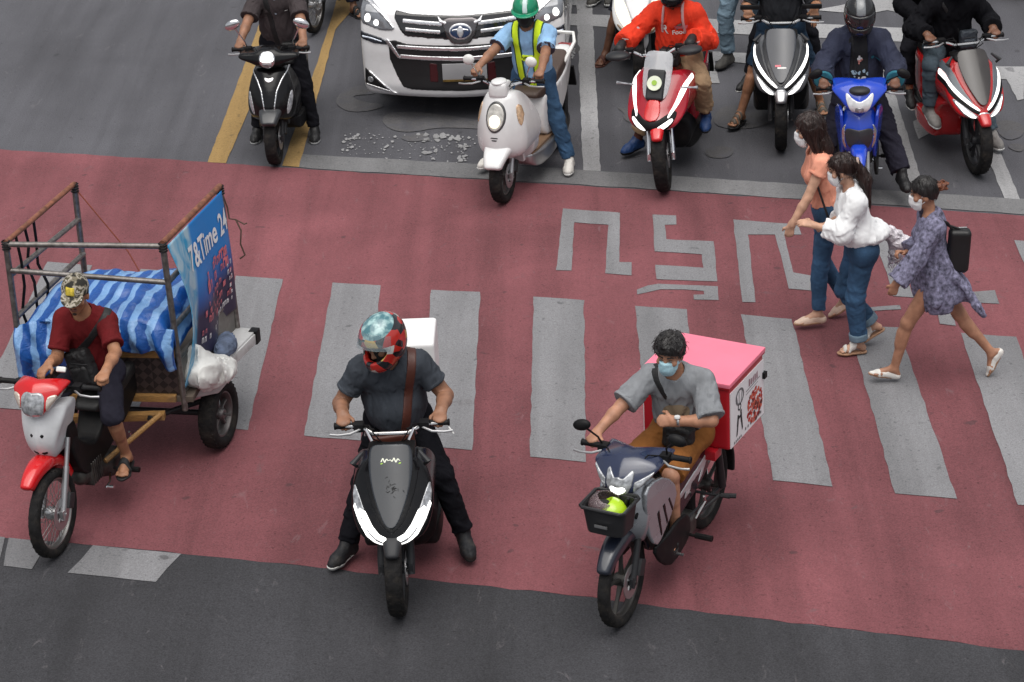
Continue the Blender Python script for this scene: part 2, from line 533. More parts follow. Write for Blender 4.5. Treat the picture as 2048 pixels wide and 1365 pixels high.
def road_mat(name, layers, base, rough=.85, grain=.35, bumpd=.5, wear=None, wearcol=None, seed=0.0, crack=0):
    m = bpy.data.materials.new(name); m.use_nodes = True
    nt = m.node_tree; N = nt.nodes; L = nt.links; b = N['Principled BSDF']
    g = N.new('ShaderNodeNewGeometry')
    def noise(sc, det=4, rough_=.55, dist=0, off=(0, 0, 0), scl=(1, 1, 1)):
        mp = N.new('ShaderNodeMapping'); mp.inputs['Location'].default_value = (off[0]+seed, off[1]+seed*.7, 0); mp.inputs['Scale'].default_value = scl
        L.new(g.outputs['Position'], mp.inputs['Vector'])
        n = N.new('ShaderNodeTexNoise'); n.inputs['Scale'].default_value = sc; n.inputs['Detail'].default_value = det; n.inputs['Roughness'].default_value = rough_
        n.inputs['Distortion'].default_value = dist
        L.new(mp.outputs[0], n.inputs['Vector']); return n.outputs['Fac']
    def ramp(fac, p0, c0, p1, c1):
        r = N.new('ShaderNodeValToRGB'); r.color_ramp.elements[0].position = p0; r.color_ramp.elements[1].position = p1
        r.color_ramp.elements[0].color = c0; r.color_ramp.elements[1].color = c1; L.new(fac, r.inputs['Fac']); return r.outputs['Color']
    def mix(fac, a, c, mode='MIX'):
        x = N.new('ShaderNodeMix'); x.data_type = 'RGBA'; x.blend_type = mode
        if isinstance(fac, (int, float)): x.inputs[0].default_value = fac
        else: L.new(fac, x.inputs[0])
        for s, v in ((6, a), (7, c)):
            if isinstance(v, tuple): x.inputs[s].default_value = v
            else: L.new(v, x.inputs[s])
        return x.outputs[2]
    k = lambda v: (v, v, v, 1)
    big = noise(.55, 5, .6, .6)
    colr = mix(1.0, base, ramp(big, .25, k(1-layers), .75, k(1+layers*.55)), 'MULTIPLY')
    streak = noise(1.4, 5, .6, .3, (9, 3, 0), (1, .28, 1))
    colr = mix(1.0, colr, ramp(streak, .3, k(.86), .7, k(1.1)), 'MULTIPLY')
    fine = noise(95, 3, .7)
    colr = mix(1.0, colr, ramp(fine, .3, k(1-grain), .72, k(1+grain)), 'MULTIPLY')
    pits = noise(34, 2, .5, 0, (5, 5, 0))
    colr = mix(1.0, colr, ramp(pits, .64, k(1), .74, k(.62)), 'MULTIPLY')
    if wear:
        wn = noise(5, 9, .72, .8, (2, 8, 0)); wf = ramp(wn, wear, k(0), wear+.1, k(.85))
        colr = mix(wf, colr, wearcol)
        w2 = noise(40, 4, .7, 0, (7, 1, 0)); wf2 = ramp(w2, .60, k(0), .72, k(.6))
        colr = mix(wf2, colr, wearcol)
    spot = noise(7.5, 2, .4, 0, (21, 4, 0)); colr = mix(ramp(spot, .71, k(0), .76, k(.45)), colr, (.03, .03, .032, 1))
    trk = noise(2.1, 4, .55, .5, (31, 12, 0), (1.6, .07, 1)); colr = mix(1.0, colr, ramp(trk, .42, k(1.0), .68, k(.78)), 'MULTIPLY')   # tyre tracks along the lanes
    scf = noise(9, 6, .7, 1.2, (3, 44, 0), (1, .35, 1)); colr = mix(ramp(scf, .62, k(0), .74, k(.22)), colr, (.30, .27, .28, 1))          # pale scuffs
    if crack:
        mp = N.new('ShaderNodeMapping'); L.new(g.outputs['Position'], mp.inputs['Vector']); mp.inputs['Location'].default_value = (seed+2, 4, 0)
        n5 = N.new('ShaderNodeTexNoise'); n5.inputs['Scale'].default_value = 1.3; n5.inputs['Detail'].default_value = 6; L.new(mp.outputs[0], n5.inputs[0])
        mv = N.new('ShaderNodeMix'); mv.data_type = 'RGBA'; mv.inputs[0].default_value = .35; L.new(mp.outputs[0], mv.inputs[6]); L.new(n5.outputs['Color'], mv.inputs[7])
        vo = N.new('ShaderNodeTexVoronoi'); vo.feature = 'DISTANCE_TO_EDGE'; vo.inputs['Scale'].default_value = .9; L.new(mv.outputs[2], vo.inputs[0])
        cr = ramp(vo.outputs['Distance'], .0, k(.55), .008, k(0)); gate = ramp(noise(.8, 3, .5, 0, (50, 9, 0)), .50, k(0), .56, k(1))
        colr = mix(mix(1.0, cr, gate, 'MULTIPLY'), colr, (.035, .033, .034, 1))
        oil = noise(1.15, 4, .5, .4, (61, 5, 0)); colr = mix(1.0, colr, ramp(oil, .60, k(1), .74, k(.62)), 'MULTIPLY')
    L.new(colr, b.inputs['Base Color'])
    b.inputs['Roughness'].default_value = rough; b.inputs['Specular IOR Level'].default_value = .3
    bp = N.new('ShaderNodeBump'); bp.inputs['Strength'].default_value = bumpd; bp.inputs['Distance'].default_value = .004
    L.new(fine, bp.inputs['Height']); L.new(bp.outputs[0], b.inputs['Normal'])
    return m

ASPH = (.094, .094, .106, 1)
M_ASPH = road_mat('asphalt', .2, ASPH, grain=.34)
M_JUNC = road_mat('darkened_junction_asphalt', .3, (.050, .050, .056, 1), grain=.4, seed=31)  # near asphalt; dark tone also paints in the shading towards the frame bottom
M_REDP = road_mat('red_road_paint', .34, (.205, .070, .080, 1), grain=.28, wear=.62, wearcol=(.14, .085, .092, 1))
M_ZEB = road_mat('worn_white_paint', .14, (.225, .225, .236, 1), grain=.28, wear=.62, wearcol=(.14, .13, .137, 1), seed=3)
M_STOP = road_mat('dirty_white_paint', .16, (.175, .175, .18, 1), grain=.25, wear=.62, wearcol=(.11, .11, .115, 1), seed=5)
M_LANE = road_mat('lane_paint', .13, (.33, .33, .338, 1), grain=.24, wear=.6, wearcol=(.13, .13, .137, 1), seed=8)
M_YEL = road_mat('yellow_road_paint', .16, (.34, .22, .085, 1), grain=.24, wear=.68, wearcol=(.14, .115, .08, 1), seed=11)
M_GHOST = road_mat('old_faded_paint', .2, (.112, .109, .113, 1), grain=.3, wear=.48, wearcol=ASPH, seed=14)
M_FLAK = road_mat('flaking_paint', .2, (.32, .32, .33, 1), grain=.25, wear=.33, wearcol=ASPH, seed=17)
M_PATCH = road_mat('dark_asphalt', .18, (.095, .094, .10, 1), grain=.35, seed=20)

def sheet(name, polys, m, z, px=True, jit=0.0):
    V = []; F = []
    for pi, P in enumerate(polys):
        n = len(V); zz = z+(pi % 40)*.00012
        Q = []
        for i in range(len(P)):
            a = gp(*P[i]) if px else Vector((*P[i], 0)); b = gp(*P[(i+1) % len(P)]) if px else Vector((*P[(i+1) % len(P)], 0))
            L = (b-a).length; k = max(1, min(60, int(L/.12))) if jit else 1
            nn = Vector((-(b-a).y, (b-a).x, 0)).normalized() if L > 0 else Vector((0, 0, 0))
            for j in range(k):
                p = a.lerp(b, j/k)
                if jit: p = p+nn*random.uniform(-jit, jit)
                Q.append((p.x, p.y, zz))
        V += Q; F.append(tuple(range(n, n+len(Q))))
    o = mk(name, V, F, m, None, False)
    bm = bmesh.new(); bm.from_mesh(o.data); bmesh.ops.triangulate(bm, faces=bm.faces[:])
    for f in bm.faces:
        if f.normal.z < 0: f.normal_flip()
    bm.to_mesh(o.data); bm.free()
    return tag(o, kind='structure')

def make_ground():
    o = mk('asphalt_road', [(-160, -120, 0), (160, -120, 0), (160, 260, 0), (-160, 260, 0)], [(0, 1, 2, 3)], M_ASPH, None, False); tag(o, kind='structure')
    ext = lambda a, b, t: (a[0]+(b[0]-a[0])*t, a[1]+(b[1]-a[1])*t)
    tl, tr = (0, 300.5), (2048, 432); bl, br = (0, 1075), (2048, 1303)
    sheet('red_crossing', [[ext(tl, tr, -1.2), tl, (430, 326), (700, 345), (1300, 381), (1448, 391), tr, ext((1448, 391), tr, 2.4), ext((1180, 1197), br, 2.0), br, (1180, 1197), (640, 1137), (330, 1104), bl, ext(bl, (640, 1137), -2)]], M_REDP, .004, jit=.012)
    sheet('darkened_junction_asphalt', [[ext(bl, (640, 1137), -2), bl, (330, 1104), (640, 1137), (1180, 1197), br, ext((1180, 1197), br, 2.0), (3300, 2100), (-1500, 2100)]], M_JUNC, .0035, jit=.008)
    sheet('stop_line', [[(598, 336), (601, 310), (1160, 341), (2048, 400), (2900, 458), (2900, 492), (2048, 430), (1448, 389.5), (1300, 379.5), (700, 343.5)]], M_STOP, .006, jit=.008)
    Z = [[(472, 553), (565, 560.5), (496, 863), (408, 856)], [(665, 567.4), (762.6, 573), (721, 884), (608.7, 873.5)], [(862.5, 582), (961, 586), (944, 903), (836, 893)],
         [(1067, 595), (1167.6, 602.8), (1172, 926.7), (1060, 916)], [(1270, 614), (1373, 621), (1417, 951), (1303, 940)], [(1481.7, 631), (1584, 640.4), (1665.4, 975), (1547, 963)],
         [(1697, 652), (1797, 657), (1914, 1000), (1790, 989.3)], [(1922, 668), (2031, 676), (2172, 1024), (2036, 1012)], [(2140, 684), (2250, 692), (2410, 1046), (2290, 1035)],
         [(282, 540), (374, 546), (270, 845), (165, 836)], [(95, 526), (185, 533), (65, 823), (-45, 815)], [(-95, 512), (-5, 519), (-150, 803), (-260, 795)]]
    sheet('crosswalk_stripes', Z, M_ZEB, .008, jit=.006)
    sheet('kerbside_markings', [[(186, 1093), (361, 1110), (312, 1166), (137, 1148)], [(18, 1078), (94, 1085), (64, 1141), (6, 1134)], [(-60, 1070), (10, 1077), (-3, 1133), (-80, 1126)]], M_ZEB, .008, jit=.006)
    sheet('yellow_line', [[(415, 326), (497, 110), (540, -10), (640, -300), (668, -300), (600, -10), (545, 110), (452, 328)], [(565, 333), (640, 110), (668, 20), (760, -300), (790, -300), (706, 20), (671, 60), (598, 336)]], M_YEL, .006, jit=.004)
    sheet('lane_line', [[(1166, 342), (1157, 107), (1152, -10), (1140, -300), (1158, -300), (1183, -10), (1189, 105), (1201, 344)], [(2008, 398), (1900, 130), (1842, -10), (1730, -300), (1748, -300), (1868, -10), (1938, 150), (2040, 400)],
                       [(1822, 384), (1764, 220), (1690, -10), (1600, -300), (1625, -300), (1725, -10), (1790, 190), (1850, 385)]], M_LANE, .006, jit=.005)
    # upper road markings
    sheet('upper_road_markings', [[(1110, 28), (1440, 40), (1900, 62), (1900, 90), (1440, 68), (1110, 50)], [(1410, 104), (1700, 118), (2100, 140), (2100, 165), (1700, 143), (1410, 122)],
          [(1630, 22), (1742, 0), (1760, -30), (1848, -30), (1802, 28), (1775, 22), (1735, 30)], [(1110, 0), (1156, 0), (1157, 12), (1110, 12)], [(1160, 60), (1187, 62), (1188, 82), (1161, 80)],
          [(1400, 105), (1425, 105), (1440, 168), (1418, 168)], [(1790, 118), (1870, 100), (1905, 135), (1860, 150), (1800, 148)], [(2000, 135), (2048, 135), (2048, 200), (2035, 203)], [(1825, 245), (1850, 232), (1868, 265), (1838, 280)],
          [(1600, -20), (2048, -5), (2048, -60), (1600, -70)]], M_LANE, .007, jit=.006)
    G = [[(667, 205), (690, 178), (735, 170), (760, 190), (700, 192), (720, 205), (780, 212), (730, 226), (690, 224)], [(760, 235), (800, 222), (960, 240), (1000, 262), (880, 255), (820, 268), (775, 260)], [(795, 275), (850, 266), (860, 280), (820, 287)],
         [(1408, 300), (1440, 292), (1470, 300), (1460, 318), (1415, 318)], [(1440, 210), (1520, 215), (1560, 240), (1500, 262), (1420, 255)], [(1230, 215), (1262, 220), (1268, 250), (1245, 240), (1250, 228)],
         [(1985, 250), (2010, 240), (2048, 250), (2048, 275), (2010, 285)], [(2010, 292), (2048, 286), (2048, 305), (2030, 305)], [(1110, 85), (1160, 88), (1160, 110), (1112, 108)]]
    sheet('faded_road_arrows', [chaikin(g, 2) for g in G], M_GHOST, .007)
    FL = [[(832, 268), (948, 275), (948, 283), (880, 281), (866, 325), (838, 323), (846, 288), (830, 282)], [(690, 270), (720, 268), (715, 280), (700, 310), (684, 312)], [(775, 300), (790, 285), (795, 270), (782, 282), (765, 305)], [(918, 285), (938, 292), (930, 302), (910, 296)], [(915, 315), (935, 312), (930, 325), (918, 326)], [(1110, 108), (1125, 102), (1122, 118)], [(1135, 100), (1150, 98), (1148, 120), (1137, 118)]]
    g = random.Random(21); bits = []
    for P in FL+[[(690, 268), (960, 272), (950, 330), (700, 318)]]*1:
        xs = [p[0] for p in P]; ys = [p[1] for p in P]; n = int(min(130, 14+len(P)*4+(max(xs)-min(xs))*.35))
        for _ in range(n):
            x, y = g.uniform(min(xs), max(xs)), g.uniform(min(ys), max(ys))
            if polysd(P, np.array([x]), np.array([y]))[0] > 0: continue
            r_ = g.uniform(1.2, 4.6) if P is not FL[0] else g.uniform(2.5, 8); k_ = g.randint(4, 7)
            if len(P) == 4 and P[0] == (690, 268): r_ = g.uniform(.8, 2.4)
            bits.append([(x+r_*g.uniform(.5, 1.3)*math.cos(6.283*q/k_), y+.62*r_*g.uniform(.5, 1.3)*math.sin(6.283*q/k_)) for q in range(k_)])
    sheet('flaking_letters', bits, M_LANE, .008)
    def lz(pts, o=(1080, 380), s=2048/520): return [(o[0]+x/s, o[1]+y/s) for x, y in pts]
    T = [lz([(180, 155), (632, 187), (625, 575), (722, 578), (720, 683), (513, 665), (540, 283), (270, 263), (247, 645), (127, 640)]),
         lz([(885, 203), (1072, 210), (1075, 280), (982, 283), (995, 398), (1368, 413), (1398, 728), (915, 712), (908, 597), (1285, 622), (1275, 515), (903, 492)]),
         lz([(765, 795), (850, 760), (935, 748), (1402, 768), (1408, 875), (1212, 872), (1210, 835), (1297, 832), (1290, 803), (1150, 795), (950, 792), (850, 815), (765, 832)]),
         lz([(1522, 243), (1938, 272), (2030, 280), (2060, 360), (1640, 360), (1697, 895), (1592, 892)])]
    def l5(pts): return [(1448+x/3.413, 360+y/3.413) for x, y in pts]
    T += [l5([(330, 300), (395, 305), (470, 640), (620, 665), (640, 765), (445, 750)]), l5([(1000, 345), (1150, 352), (1290, 800), (1850, 760), (1880, 855), (1150, 800), (1110, 640)]),
          l5([(1460, 560), (1630, 580), (1648, 640), (1480, 635)]), l5([(965, 880), (1200, 862), (1210, 890), (985, 905)]), l5([(1450, 880), (1560, 890), (1582, 1005), (1470, 990)]), l5([(1980, 420), (2060, 425), (2120, 640), (2060, 600)])]
    sheet('road_lettering', T, M_ZEB, .0085, jit=.004)
# ------------------------------------------------------------------ two-wheelers (front axle above the origin, nose towards -y)
def wheel(root, y, r, w, style='cast', n=5, rim=ALU, tyre=RUB, disc=1, name='wheel', x0=0.0, xf=None):
    sh = w*.72 if w > .09 else w*.85
    rc = r-sh/2
    hub = MB().lathe([(-.045, .012), (-.045, .03), (-.03, .042), (.03, .042), (.045, .03), (.045, .012)], (x0, y, r), n=20)
    hub.tube([(x0-.095, y, r), (x0+.095, y, r)], .009)
    o = hub.build(name, SIL if style == 'wire' else rim, root)
    prof = []
    for k in range(16):
        a = 2*math.pi*k/16; c, s = math.cos(a), math.sin(a)
        prof.append((w/2*math.copysign(abs(s)**.75, s), rc+sh/2*math.copysign(abs(c)**.8, c)))
    t = MB().lathe(prof, (x0, y, r), n=48)
    for k in range(64):                                  # tread blocks
        a = 2*math.pi*k/64
        for sx in (-1, 1):
            xx = sx*w*(.18 if k % 2 else .3)
            rr = r-(.0035 if k % 2 else .009)
            M = Matrix.Rotation(a, 4, 'X')
            t.box((x0+xx, y+0*rr, r) if 0 else Vector((x0+xx, y, r))+M @ Vector((0, rr, 0)), (w*.11, .003, r*.03), M, 0)
    t.build('tyre', tyre, o)
    ri = r-sh
    m = MB().lathe([(-w*.32, ri+.012), (-w*.3, ri-.004), (-w*.1, ri-.016), (w*.1, ri-.016), (w*.3, ri-.004), (w*.32, ri+.012), (0, ri+.004)], (x0, y, r), n=48)
    if style == 'wire':
        for k in range(36):
            a = 2*math.pi*k/36; b = a+(.5 if k % 2 else -.5); sx = 1 if k % 4 < 2 else -1
            m.tube([(x0+sx*.035, y+.035*math.cos(b), r+.035*math.sin(b)), (x0, y+(ri-.01)*math.cos(a), r+(ri-.01)*math.sin(a))], .0022, 4, cap=False)
    else:
        for k in range(n):
            a = 2*math.pi*k/n+.3
            for da in ((0,) if style == 'cast' else (-.12, .12)):
                P = [(x0+.0, y+q*math.cos(a+da*(q-.04)/ri*2.0), r+q*math.sin(a+da*(q-.04)/ri*2.0)) for q in (.03, ri*.5, ri-.008)]
                m.tube(P, [.020, .014, .017], 8, flat=.75, up=(1, 0, 0))
    m.build('rim', rim, o)
    if disc:
        d = MB().lathe([(-.002, .055), (-.002, .105), (.002, .105), (.002, .055)], (x0+disc*.06, y, r), n=28)
        for k in range(5):
            a = k*1.257; d.tube([(x0+disc*.06, y+.03*math.cos(a), r+.03*math.sin(a)), (x0+disc*.06, y+.06*math.cos(a), r+.06*math.sin(a))], .006, 6)
        d.build('brake_disc', SIL, o)
    return o

def fork(root, r, top, x=.085, m=SIL, lower=DGR, lr=.026, h0=.30, caliper=1):
    for sx in (-1, 1):
        a = Vector((sx*x, 0, r)); b = Vector((sx*x*.9, top[0], top[1])); d = (b-a).normalized()
        k = MB().tube([a+d*h0*.75, b], .016, 10); o = k.build('fork_leg', m, root)
        k = MB().tube([a-d*.04, a+d*.05, a+d*h0], [lr*.8, lr, lr*.92], 12).box(a, (.014, .03, .03)); k.build('fork_slider', lower, o)
    if caliper:
        MB().box((caliper*.085, .075, r+.06), (.022, .035, .05), Matrix.Rotation(-.5, 4, 'X'), .3).build('brake_caliper', DGR, root)

def fender(root, r, ro, a0, a1, hw, m, name='front_fender', flare=0.0, drop=.0):
    P = chaikin(arc(0, r, ro, a0, a1, 14)+arc(0, r, ro-.060-drop, a1, a0, 14), 2)
    S = Tab(P, .004); lo = [-hw, S.blo[0], S.blo[1]]; hi = [hw, S.bhi[0], S.bhi[1]]
    inn = r+.012
    def ev(X, Y, Z):
        q = np.sqrt(Y*Y+(Z-r)**2)
        al = np.degrees(np.arctan2(Z-r, -Y))            # 0 = straight ahead, 90 = up
        w = hw*(.56+.44*np.clip((al-(180-max(a0, a1)))/45, 0, 1)**.7)
        return _smax(_smax(S(Y+0*X, Z+0*X+X*X*(4.0*(.066/hw)**2)), np.abs(X)-w, .035), (inn+.001)-q-(np.abs(X)-w+.014).clip(0)*20, .004)
    return sdf(name, P3(lo, hi, ev), m, root, .0055)

def bars(root, y, z, hw, my=.06, mz=.02, m=BLK, mirrors=None, levers=True, mm=BLK, stemm=None, gripm=BLK, lev=SIL, cables=True):
    """handlebar with grips and levers; returns the grip centres"""
    MB().tube([(-hw, y+my, z+mz), (-hw*.55, y+my*.8, z+mz), (-hw*.3, y, z), (hw*.3, y, z), (hw*.55, y+my*.8, z+mz), (hw, y+my, z+mz)], .012, 8).build('handlebar', m, root)
    for sx in (-1, 1):
        g = MB().lathe([(-.06, .012), (-.06, .02), (-.055, .023), (-.045, .018), (.05, .018), (.055, .023), (.062, .02), (.062, .012)], (sx*(hw-.06), y+my, z+mz), n=14)
        g.build('grip', gripm, root)
        MB().box((sx*(hw-.15), y+my*.8, z+mz), (.03, .032, .026), None, .35).build('switch_housing', BLK, root)
        if levers:
            MB().tube([(sx*(hw-.16), y+my-.04, z+mz-.005), (sx*(hw-.10), y+my-.085, z+mz-.012), (sx*(hw-.03), y+my-.085, z+mz-.018), (sx*(hw+.02), y+my-.07, z+mz-.02)], [.007, .008, .007, .008], 8).build('brake_lever', lev, root)
        if cables:
            for q, (dx, dz) in enumerate(((.0, .05), (.03, .02))):
                MB().tube([(sx*(hw-.17), y+my*.7, z+mz+.01), (sx*(hw-.22-dx), y-.03, z+mz+dz), (sx*(.10+dx), y-.05, z+dz*.6), (sx*.05, y-.02, z-.06)], .0042, 6).build('cable', BLK, root)
        if mirrors:
            mx, mzz, tilt, rw, rh = mirrors
            bx = sx*(hw-.14); tip = Vector((sx*mx, y+.0, z+mzz))
            o = sdf('mirror', [(ell(tip, (rw, .028, rh), Matrix.Rotation(sx*tilt, 3, 'Y')), 0)], mm, root, .006)
            MB().tube([(bx, y+my*.8, z+mz+.02), (bx+sx*.01, y+my*.4, z+mz+.08), tip], .006, 6).build('mirror_stem', stemm or mm, o)
    return [Vector((sx*(hw-.06), y+my, z+mz)) for sx in (-1, 1)]

def two(name, B, poly, m, root, eps=.005, ymax=.6, h=.005, sm=1, k=0.0):
    """a patch and its mirror image raised on the shell B"""
    out = []
    for sx in (-1, 1):
        P = [(sx*x, z) for x, z in poly]
        s = inter(off(B, eps), shp(P, 'y', -BIG, ymax, sm, False), k)
        out.append(sdf(name, s, m, root, h, 0))
    return out
def one(name, B, poly, m, root, eps=.005, ymax=.6, h=.005, sm=1, it=0):
    return sdf(name, inter(off(B, eps), shp(mirror(poly), 'y', -BIG, ymax, sm, True)), m, root, h, it)

def turn(objs, ang, piv=(0, .12, .6)):
    """steering: rotates parts about the inclined steering axis"""
    ax = Vector((0, -.42, 1)).normalized()*-1
    p = Vector(piv)
    M = Matrix.Translation(p) @ Matrix.Rotation(-ang, 4, ax) @ Matrix.Translation(-p)
    for o in objs: o.matrix_local = M @ o.matrix_local
    return M
def kids(root): return [o for o in bpy.data.objects if o.parent == root]

def yscreen(front, yf, t, lo, hi):
    T = Tab(chaikin(mirror(front), 2))
    return P3((-T.bhi[0], lo, T.blo[1]), (T.bhi[0], hi, T.bhi[1]), lambda X, Y, Z: _smax(T(np.abs(X), Z), np.abs(Y-yf(X, Z))-t, .003))

def rear_scooter(root, wb, r, w, body, seat=SEA, sz=0.0, exh=-1, hw=.165, rack=None):
    wheel(root, wb, r, w, 'cast', 5, DGR, disc=0, name='rear_wheel')
    sdf('tail_body', hull(None, [(.66, .42+sz), (.70, .66+sz), (.80, .71+sz), (1.0, .71+sz), (1.3, .75+sz), (1.56, .83+sz), (1.66, .83+sz), (1.60, .74+sz), (1.40, .60+sz), (1.2, .49+sz), (.95, .37), (.75, .30)],
        [(0, .60), (.12, .64), (hw, .80), (hw, 1.12), (.12, 1.42), (.06, 1.64), (0, 1.68)], k=.03), body, root, .008)
    sdf('seat', hull(None, [(.62, .68+sz), (.64, .74+sz), (.80, .765+sz), (1.0, .765+sz), (1.09, .82+sz), (1.38, .85+sz), (1.50, .84+sz), (1.40, .76+sz), (1.05, .69+sz), (.75, .66+sz)],
        [(0, .58), (.09, .60), (.14, .74), (.155, 1.0), (.135, 1.3), (.08, 1.47), (0, 1.5)], k=.025), seat, root, .008)
    sdf('engine', [(rbox((.04, wb-.28, .30), (.09, .20, .09), .04), 0), (ell((.10, wb-.05, r+.02), (.05, .17, .12)), .02), (cap((-.10, wb-.1, r), (-.10, wb-.4, .27), .03), .02)], ENG, root, .010)
    ex = sdf('exhaust', [(cap((exh*.17, wb-.05, .30), (exh*.17, wb+.30, .38), .055, .058, .85, (1, 0, 0)), 0), (cap((exh*.10, wb-.45, .2), (exh*.17, wb-.1, .28), .02), .02)], DGR, root, .009)
    MB().tube([(.13, wb-.02, r), (.12, wb+.02, .62+sz)], .022, 10).build('shock_absorber', DGR, root)
    sdf('tail_light', rbox((0, 1.66, .80+sz), (.07, .03, .03), .02), mat('red_lens', (.25, .01, .01), .15, coat=.5), root, .007)
    MB().box((0, wb+.36, .55), (.09, .012, .10), Matrix.Rotation(.3, 4, 'X'), .2).build('rear_mudguard', BLK, root)

def maxi(name, label, loc, rz, body=GLB, mid=GLB, fend=DGR, lower=BLK, screen=None, lampset=0, steer=0.0, lean=0.0, group=None, mirrors=None, silver=None, lit=LIT):
    root = empty(name, loc, rz, label, 'motorcycle' if 0 else 'scooter', group, lean)
    wb, r = 1.32, .29
    w1 = wheel(root, 0, r, .105, 'pair', 5, DGR, name='front_wheel', disc=1)
    fk = len(bpy.data.objects)
    before = set(kids(root))-{w1}
    fork(root, r, (.20, .66), .088, SIL, DGR)
    fender(root, r, r+.045, 140, 20, .070, fend)
    st = [o for o in kids(root) if o not in before]
    B = hull([(0, .935), (.09, .935), (.165, .905), (.215, .84), (.245, .74), (.24, .64), (.195, .555), (.11, .50), (0, .485)],
             [(-.165, .535), (-.16, .59), (-.085, .69), (.02, .79), (.12, .89), (.19, .945), (.30, .93), (.38, .80), (.40, .62), (.38, .47), (.20, .455), (.0, .485)], None, (.12, 2.1), .02)
    sdf('front_cowl', B, body, root, .0065)
    one('centre_panel', B, [(0, .94), (.12, .94), (.165, .89), (.15, .80), (.10, .69), (.045, .625), (0, .605)], mid, root, .004, .4)
    if lampset == 0:
        two('headlight', B, [(.225, .80), (.238, .72), (.205, .645), (.155, .58), (.09, .545), (.028, .532), (.028, .572), (.075, .59), (.115, .625), (.155, .68), (.195, .755)], LENS, root, .006, .35)
        two('light_strip', B, [(.192, .70), (.200, .685), (.15, .615), (.10, .575), (.05, .558), (.03, .556), (.03, .584), (.074, .598), (.114, .634), (.155, .69)], lit, root, .009, .3, sm=0)
        two('light_strip', B, [(.222, .715), (.231, .69), (.198, .632), (.15, .572), (.09, .539), (.03, .526), (.03, .541), (.084, .555), (.136, .592), (.178, .645)], lit, root, .009, .3, sm=0)
        one('emblem_panel', B, [(0, .575), (.03, .572), (.032, .53), (0, .525)], DGR, root, .007, .2)
        one('emblem', B, [(0, .556), (.014, .554), (.013, .543), (.004, .548), (.004, .543), (0, .543)], CHR, root, .010, .2, sm=0)
    elif lampset == 2:
        two('headlight', B, [(.20, .86), (.222, .78), (.21, .70), (.15, .61), (.08, .575), (.055, .60), (.075, .70), (.13, .80)], lit, root, .006, .4)
        one('front_lip', B, [(0, .58), (.10, .56), (.19, .62), (.20, .60), (.11, .53), (0, .54)], mat('bronze_trim', (.3, .22, .15), .3, .5), root, .008, .3)
        sdf('lower_front', hull([(0, .50), (.08, .50), (.10, .44), (.06, .34), (0, .30)], [(-.09, .50), (-.08, .40), (-.02, .32), (.05, .32), (.08, .52)], None, (.1, 2), .02), body, root, .008)
    else:
        two('headlight', B, [(.212, .675), (.218, .652), (.16, .565), (.10, .525), (.04, .522), (.045, .555), (.11, .60), (.165, .645)], LENS, root, .006, .35)
        two('light_strip', B, [(.200, .660), (.206, .648), (.155, .578), (.10, .540), (.06, .535), (.065, .556), (.112, .588), (.158, .628)], lit, root, .009, .3, sm=0)
        two('dark_trim', B, [(.238, .80), (.243, .72), (.20, .665), (.11, .598), (.035, .565), (.03, .612), (.10, .66), (.17, .725)], BLK, root, .004, .35)
        two('light_strip', B, [(.232, .86), (.240, .82), (.230, .765), (.19, .703), (.11, .638), (.035, .594), (.028, .608), (.092, .657), (.163, .722), (.212, .785)], lit, root, .009, .35)
        one('emblem', B, [(0, .59), (.035, .585), (.055, .565), (.03, .545), (0, .54)], CHR, root, .010, .2)
        two('side_panel', B, [(.195, .90), (.225, .85), (.205, .77), (.155, .70), (.08, .635), (.075, .655), (.13, .74), (.165, .84)], silver or mid, root, .006, .4)
    sc = screen or mat('smoked_screen', (.05, .055, .06), .1, coat=1, alpha=.86, var=.1)
    scr = sdf('windscreen', yscreen([(0, 1.015), (.09, 1.012), (.128, .985), (.135, .90), (.112, .80), (.07, .71), (.035, .655), (0, .645)], lambda X, Z: (Z-.79)*.98+1.9*X*X-.012, .006, -.2, .35), sc, root, .004, 5)
    sdf('inner_fairing', hull([(0, .58), (.19, .57), (.235, .48), (.23, .34), (.19, .22), (.10, .155), (0, .155)], [(.17, .56), (.31, .46), (.345, .30), (.40, .17), (.62, .15), (.66, .34), (.52, .46), (.40, .60)], None, (.1, 1.0), .02), lower, root, .008)
    sdf('floorboard', hull(None, [(.40, .36), (.46, .31), (.95, .31), (1.02, .27), (.95, .17), (.5, .16), (.42, .20)], [(0, .38), (.20, .40), (.245, .55), (.245, .90), (.19, 1.06), (0, 1.06)], k=.02), lower, root, .008)
    sdf('centre_tunnel', hull(None, [(.30, .84), (.36, .90), (.48, .66), (.60, .58), (.72, .68), (.88, .66), (.92, .30), (.36, .28)], [(0, .3), (.10, .32), (.09, .5), (.12, .7), (.12, .92), (0, .94)], k=.025), body, root, .008)
    rear_scooter(root, wb, r, .12, body, hw=.195)
    b2 = set(kids(root))
    g = bars(root, .34, 1.015, .345, .07, .025, mat('bar_chrome', (.6, .6, .6), .25, 1), mirrors)
    sdf('dash', hull([(0, .985), (.10, .98), (.15, .95), (.12, .90), (0, .89)], [(.14, .91), (.20, .965), (.30, .985), (.36, .94), (.3, .88)], None, (.1, 1), .015), BLK, root, .008)
    st += [o for o in kids(root) if o not in b2 and o.name.split('.')[0] != 'dash']+[w1]
    for sx in (-1, 1):
        MB().tube([(sx*.20, .16, .90), (sx*.225, .14, .925), (sx*.17, .20, .965)], [.012, .02, .01], 8).build('side_trim', DGR, root)
    if steer: 
        M = turn(list(dict.fromkeys(st)), steer); g = [M @ p for p in g]
    return root, dict(grips=g, seat=Vector((0, .80, .755)), pil=Vector((0, 1.22, .84)), floor=.315, cowl=B, screen=scr)

